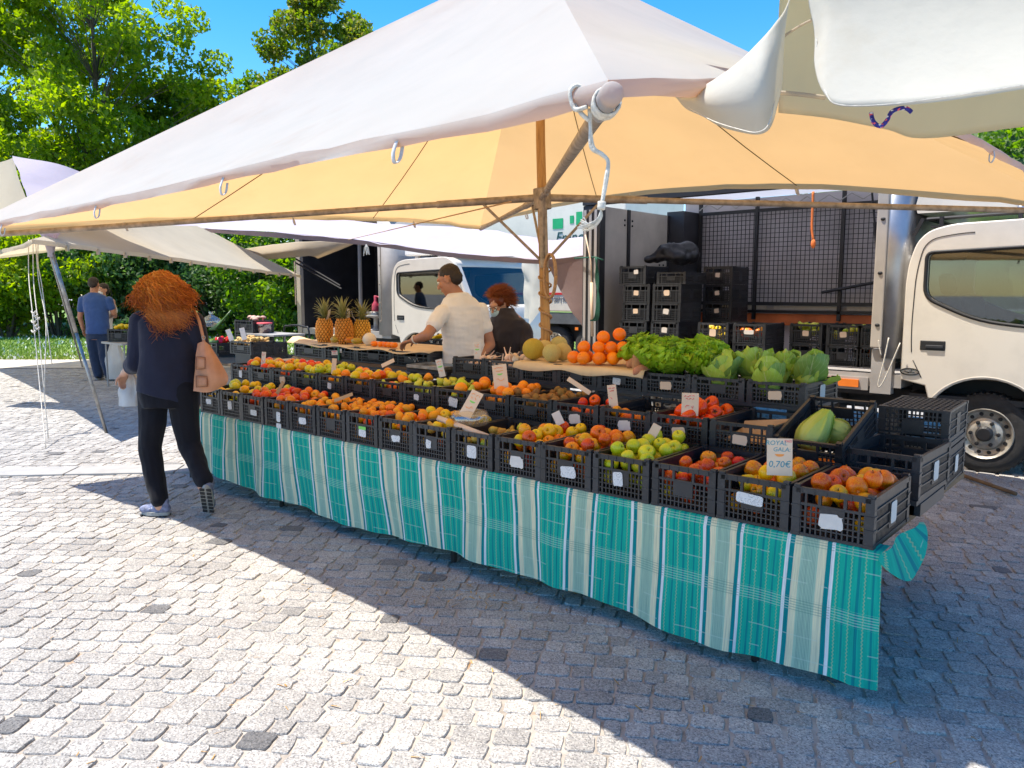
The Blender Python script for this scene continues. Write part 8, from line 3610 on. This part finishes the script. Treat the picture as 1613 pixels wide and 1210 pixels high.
for (x, kinds, y0, z0, n_, wh) in ((-3.87, ['yellow', 'oliv'], 7.76, rowz + hT + .09, 14, 'in the truck crate with round tag'), (-3.46, ['nect', 'orangeapple'], 7.76, rowz + hT + .08, 14, 'in the truck crate with white label'), (-3.0, ['green', 'pear'], 8.13, rowz + hT + .15, 16, 'deep in the truck left of the brown tag'), (-2.62, ['green'], 8.13, rowz + hT + .12, 10, 'deep in the truck behind the brown tag'),
                                   (-2.30, ['nect', 'pepper'], 8.13, rowz + hT + .16, 18, 'in the red fruit crate beside the truck edge'), (-2.30, ['nect'], 8.13, rowz + .10, 12, 'in the lower crate beside the truck edge')):
    for i in range(n_):
        put(rf.choice(kinds), (x + rf.uniform(-.13, .13), y0 + rf.uniform(.03, .26), z0 + rf.uniform(-.03, .06)), .036, wh)
# black sack lying on the stacks
b = Body()
q = lambda px, py, yy: at(px, py, Y=yy)
b.cap(q(1022, 408, 8.2), q(1050, 398, 8.3), .05, .10)
b.cap(q(1050, 398, 8.3), q(1082, 400, 8.5), .11, .14)
b.ball(q(1070, 405, 8.4), .14, .16, .10)
M['black_sack'] = mat('black_sack', (.012, .012, .014), .45, .2, 20, .3, 30)
o = fuse('sack', b, M['black_sack'], None, .02, 4, .03, 9)
tag(o, 'crumpled black sack on top of the crate stacks in the truck', 'sack')

# ------------------------------------------------------------------ vegetable stall at the left behind the customer
VG = 'crates of the vegetable stall'
def vcrate(px, py, Yf, zt, w_, d, h, lab, rot=0.0, sk=None):
    c = at(px, py, Y=Yf)
    return crate((c.x, Yf + d / 2, c.z - h), lab, w_, d, h, (0, 0, rot), VG, sk)


vt = thing('stall_table', 'trestle table of the vegetable stall behind the customer', 'table', (-8.6, 5.4, 0))
v1 = vcrate(378, 538, 5.0, 0, .50, .34, .16, 'crate of potatoes on the vegetable stall')
v2 = vcrate(330, 540, 5.35, 0, .40, .34, .14, 'crate of red peppers behind the customer')
v3 = vcrate(383, 505, 5.85, 0, .50, .34, .15, 'upper crate of purple turnips on the vegetable stall')
v3b = crate((v3.location.x, v3.location.y, v3.location.z - .165), 'lower crate under the turnips', .50, .34, .16, (0, 0, 0), VG)
v4 = vcrate(405, 540, 5.6, 0, .40, .34, .20, 'open lattice crate right of the potatoes')
zmin = min(c.location.z for c in (v1, v2, v4)) - .012
g_ = MB()
xs = [c.location.x for c in (v1, v2, v3, v4)]
g_.box2((min(xs) - .4, 4.95, zmin - .035), (max(xs) + .35, 6.3, zmin - .006))
wpart('tabletop', g_, M['trestle'], vt)
for x in (min(xs) - .3, max(xs) + .25):
    for y in (5.05, 6.2):
        g_ = MB()
        g_.tube([(x, y, 0), (x, y, zmin - .03)], .018, 8)
        wpart('leg', g_, M['black_steel'], vt)
for c in (v1, v2, v4, v3b):
    if c.location.z - zmin > .02:
        g_ = MB()
        g_.box2((c.location.x - .18, c.location.y - .14, zmin - .005), (c.location.x + .18, c.location.y + .14, c.location.z - .002))
        wpart('step_block', g_, M['black_panel'], vt)
fill(v1, 'in the crate behind the customer', ['potato'], .032, 46, .06, .50, .34, .16, 501, False)
for i in range(7):
    put('pepper', (v2.location.x + random.uniform(-.13, .13), v2.location.y + random.uniform(-.1, .1), v2.location.z + .15 + random.uniform(0, .04)), .042, 'in the crate beside the handbag')
for i in range(9):
    put('mush', (v3.location.x + (-.19 + .047 * i), v3.location.y + random.uniform(-.08, .06), v3.location.z + .16 + random.uniform(0, .03)), .040, 'on the upper crate of the vegetable stall', rot=(random.uniform(-.3, .3), random.uniform(-.3, .3), 0))
# cucumber, leeks, clear bag, tub
M['cuke'] = mat('cucumber', (.05, .14, .03), .4, .3, 30)
g_ = MB()
g_.tube(catmull([(v2.location.x - .05, v2.location.y - .14, v2.location.z + .15), (v2.location.x + .05, v2.location.y - .15, v2.location.z + .155), (v2.location.x + .16, v2.location.y - .13, v2.location.z + .16)], 5), [.012] + [.024] * 9 + [.012], 10)
tag(obj('cucumber', g_, M['cuke'], None, smooth=True), 'dark green cucumber in front of the red peppers', 'cucumber')
for i in range(5):
    a_ = at(352 + i * 3, 505 - i * 4, Y=5.75)
    b_ = at(330 + i * 2, 520, Y=5.6)
    g_ = MB()
    g_.tube([b_, a_], [.016, .010], 8)
    tag(obj('leek', g_, M['cuke'], None, smooth=True), 'green leek leaning beside the clear bag of the vegetable stall', 'leek', 'leeks')
c = at(333, 512, Y=5.8)
tag(obj('plastic_bag', bag_mesh(.14, .14, .17, 5), M['film'], None, (c.x, c.y, c.z - .03), smooth=True), 'knotted clear bag on the vegetable stall', 'bag')
for i in range(6):
    put('mush', (c.x + random.uniform(-.07, .07), c.y + random.uniform(-.07, .07), c.z + random.uniform(.0, .06)), .036, 'inside the knotted clear bag')
c = at(417, 518, Y=6.0)
tb_ = thing('tub', 'clear plastic tub with red lid at the vegetable stall', 'tub', (c.x, c.y, c.z - .06))
g_ = MB()
g_.lathe([(0, 0), (.085, 0), (.10, .13), (.10, .135)], 24)
obj('cup', g_, M['film'], tb_, smooth=True)
g_ = MB()
g_.lathe([(.0, .004), (.080, .004), (.088, .085), (0, .09)], 20)
obj('olives', g_, M['leather_dark'], tb_, smooth=True)
g_ = MB()
g_.lathe([(.106, .13), (.106, .15), (0, .153)], 24)
obj('lid', g_, M['pepper_lid'] if 'pepper_lid' in M else M['ink_red'], tb_, smooth=True)
g_ = MB()
g_.box2((c.x - .25, c.y - .2, c.z - .085), (c.x + .55, c.y + .3, c.z - .062))
for dx in (-.2, .5):
    g_.tube([(c.x + dx, c.y, 0), (c.x + dx, c.y, c.z - .085)], .015, 6)
tag(obj('folding_table', g_, M['panel_grey'], None), 'grey table top carrying the red lidded tub', 'table')
card(362, 528, 5.0, 20, .06, .15, R(-18), 'left paper card standing in the potatoes', 'none', R(60), R(-10), 'paper')
card(383, 526, 5.0, 20, .06, .15, R(-12), 'right paper card standing in the potatoes', 'none', R(60), R(-10), 'paper')
# folding chair
ch = thing('folding_chair', 'black folding chair on the cobbles beside the pineapple table', 'chair', at(468, 560, Y=6.6).to_2d().to_3d())
oc_ = Vector(ch.location)
cb = Vector((at(447, 520, Y=6.6).x, 6.6, 0)) - oc_
ce = Vector((at(487, 520, Y=6.6).x, 6.6, 0)) - oc_
g_ = MB()
ztop = at(467, 514, Y=6.6).z
g_.tube(catmull([cb, cb + Vector((0, 0, ztop - .12)), cb.lerp(ce, .2) + Vector((0, 0, ztop)), cb.lerp(ce, .8) + Vector((0, 0, ztop)), ce + Vector((0, 0, ztop - .12)), ce], 6), .014, 8)
obj('back_frame', g_, M['black_steel'], ch, smooth=True)
for e_ in (cb, ce):
    g_ = MB()
    g_.tube([e_ + Vector((0, -.02, .52)), e_ + Vector((.02, -.45, 0))], .013, 8)
    obj('leg', g_, M['black_steel'], ch, smooth=True)
g_ = MB()
m_ = (cb + ce) / 2
g_.box((m_.x, m_.y - .2, .47), ((ce - cb).length - .02, .40, .03))
bevel(obj('seat', g_, M['black_panel'], ch), .012, 2)
# potatoes/yellow flowers crate seen past the customer's elbow
c = at(196, 528, D=12.6)
yc = crate((c.x, c.y, c.z - .10), 'crate of yellow fruit seen past the customer\'s elbow', .40, .30, .20, (0, 0, .5), VG)
for i in range(12):
    put('yellow', (c.x + random.uniform(-.15, .15), c.y + random.uniform(-.1, .1), c.z + .11 + random.uniform(0, .05)), .034, 'past the customer\'s elbow')
g_ = MB()
g_.box2((c.x - .3, c.y - .25, c.z - .135), (c.x + .5, c.y + .4, c.z - .105))
for (dx, dy) in ((-.25, -.2), (.45, -.2), (-.25, .35), (.45, .35)):
    g_.tube([(c.x + dx, c.y + dy, 0), (c.x + dx, c.y + dy, c.z - .13)], .015, 6)
tag(obj('folding_table', g_, M['panel_grey'], None), 'table under the yellow fruit past the customer\'s elbow', 'table')
# wooden stick lying by the truck wheel
g_ = MB()
g_.tube([at(1508, 746, Z=.035), at(1600, 778, Z=.035)], .016, 8)
tag(obj('wooden_stick', g_, M['trestle'], None, smooth=True), 'brown wooden stick lying on the cobbles by the truck wheel', 'stick')
g_ = MB()
pw = at(1512, 742, Z=.0)
g_.box((0, 0, .05), (.22, .16, .10), rot=Matrix.Rotation(R(20), 3, 'Z'))
o = obj('wheel_chock', g_, M['card'], None, (pw.x, pw.y + .12, .012))
tag(o, 'pale wooden chock against the truck front wheel', 'chock')

# bits of straw and dry leaf in the joints
rs_ = random.Random(91)
g_ = MB()
for i in range(420):
    dp_ = 1.9 + 7 * rs_.random() ** 1.6
    la_ = rs_.uniform(-.7, .7) * dp_
    if rs_.random() < .45:
        la_, dp_ = rs_.gauss(-.05, .18) * 2.2, rs_.gauss(3.9, .18)
    p = fr(la_, dp_, .013)
    a = rs_.uniform(0, 3.14)
    L_b = rs_.uniform(.006, .024)
    wv = rs_.uniform(.001, .003)
    d = Vector((math.cos(a), math.sin(a), rs_.uniform(-.05, .15)))
    x_ = Vector((-d.y, d.x, 0)) * wv
    g_.add([p - d * L_b - x_, p - d * L_b + x_, p + d * L_b + x_, p + d * L_b - x_ + Vector((0, 0, .002))], [(0, 1, 2, 3)])
M['straw'] = mat('straw', (.42, .24, .07), .9, .4, 5)
tag(obj('straw_litter', g_, M['straw']), 'bits of straw and dry leaf scattered on the cobbles', 'litter', kind='stuff')
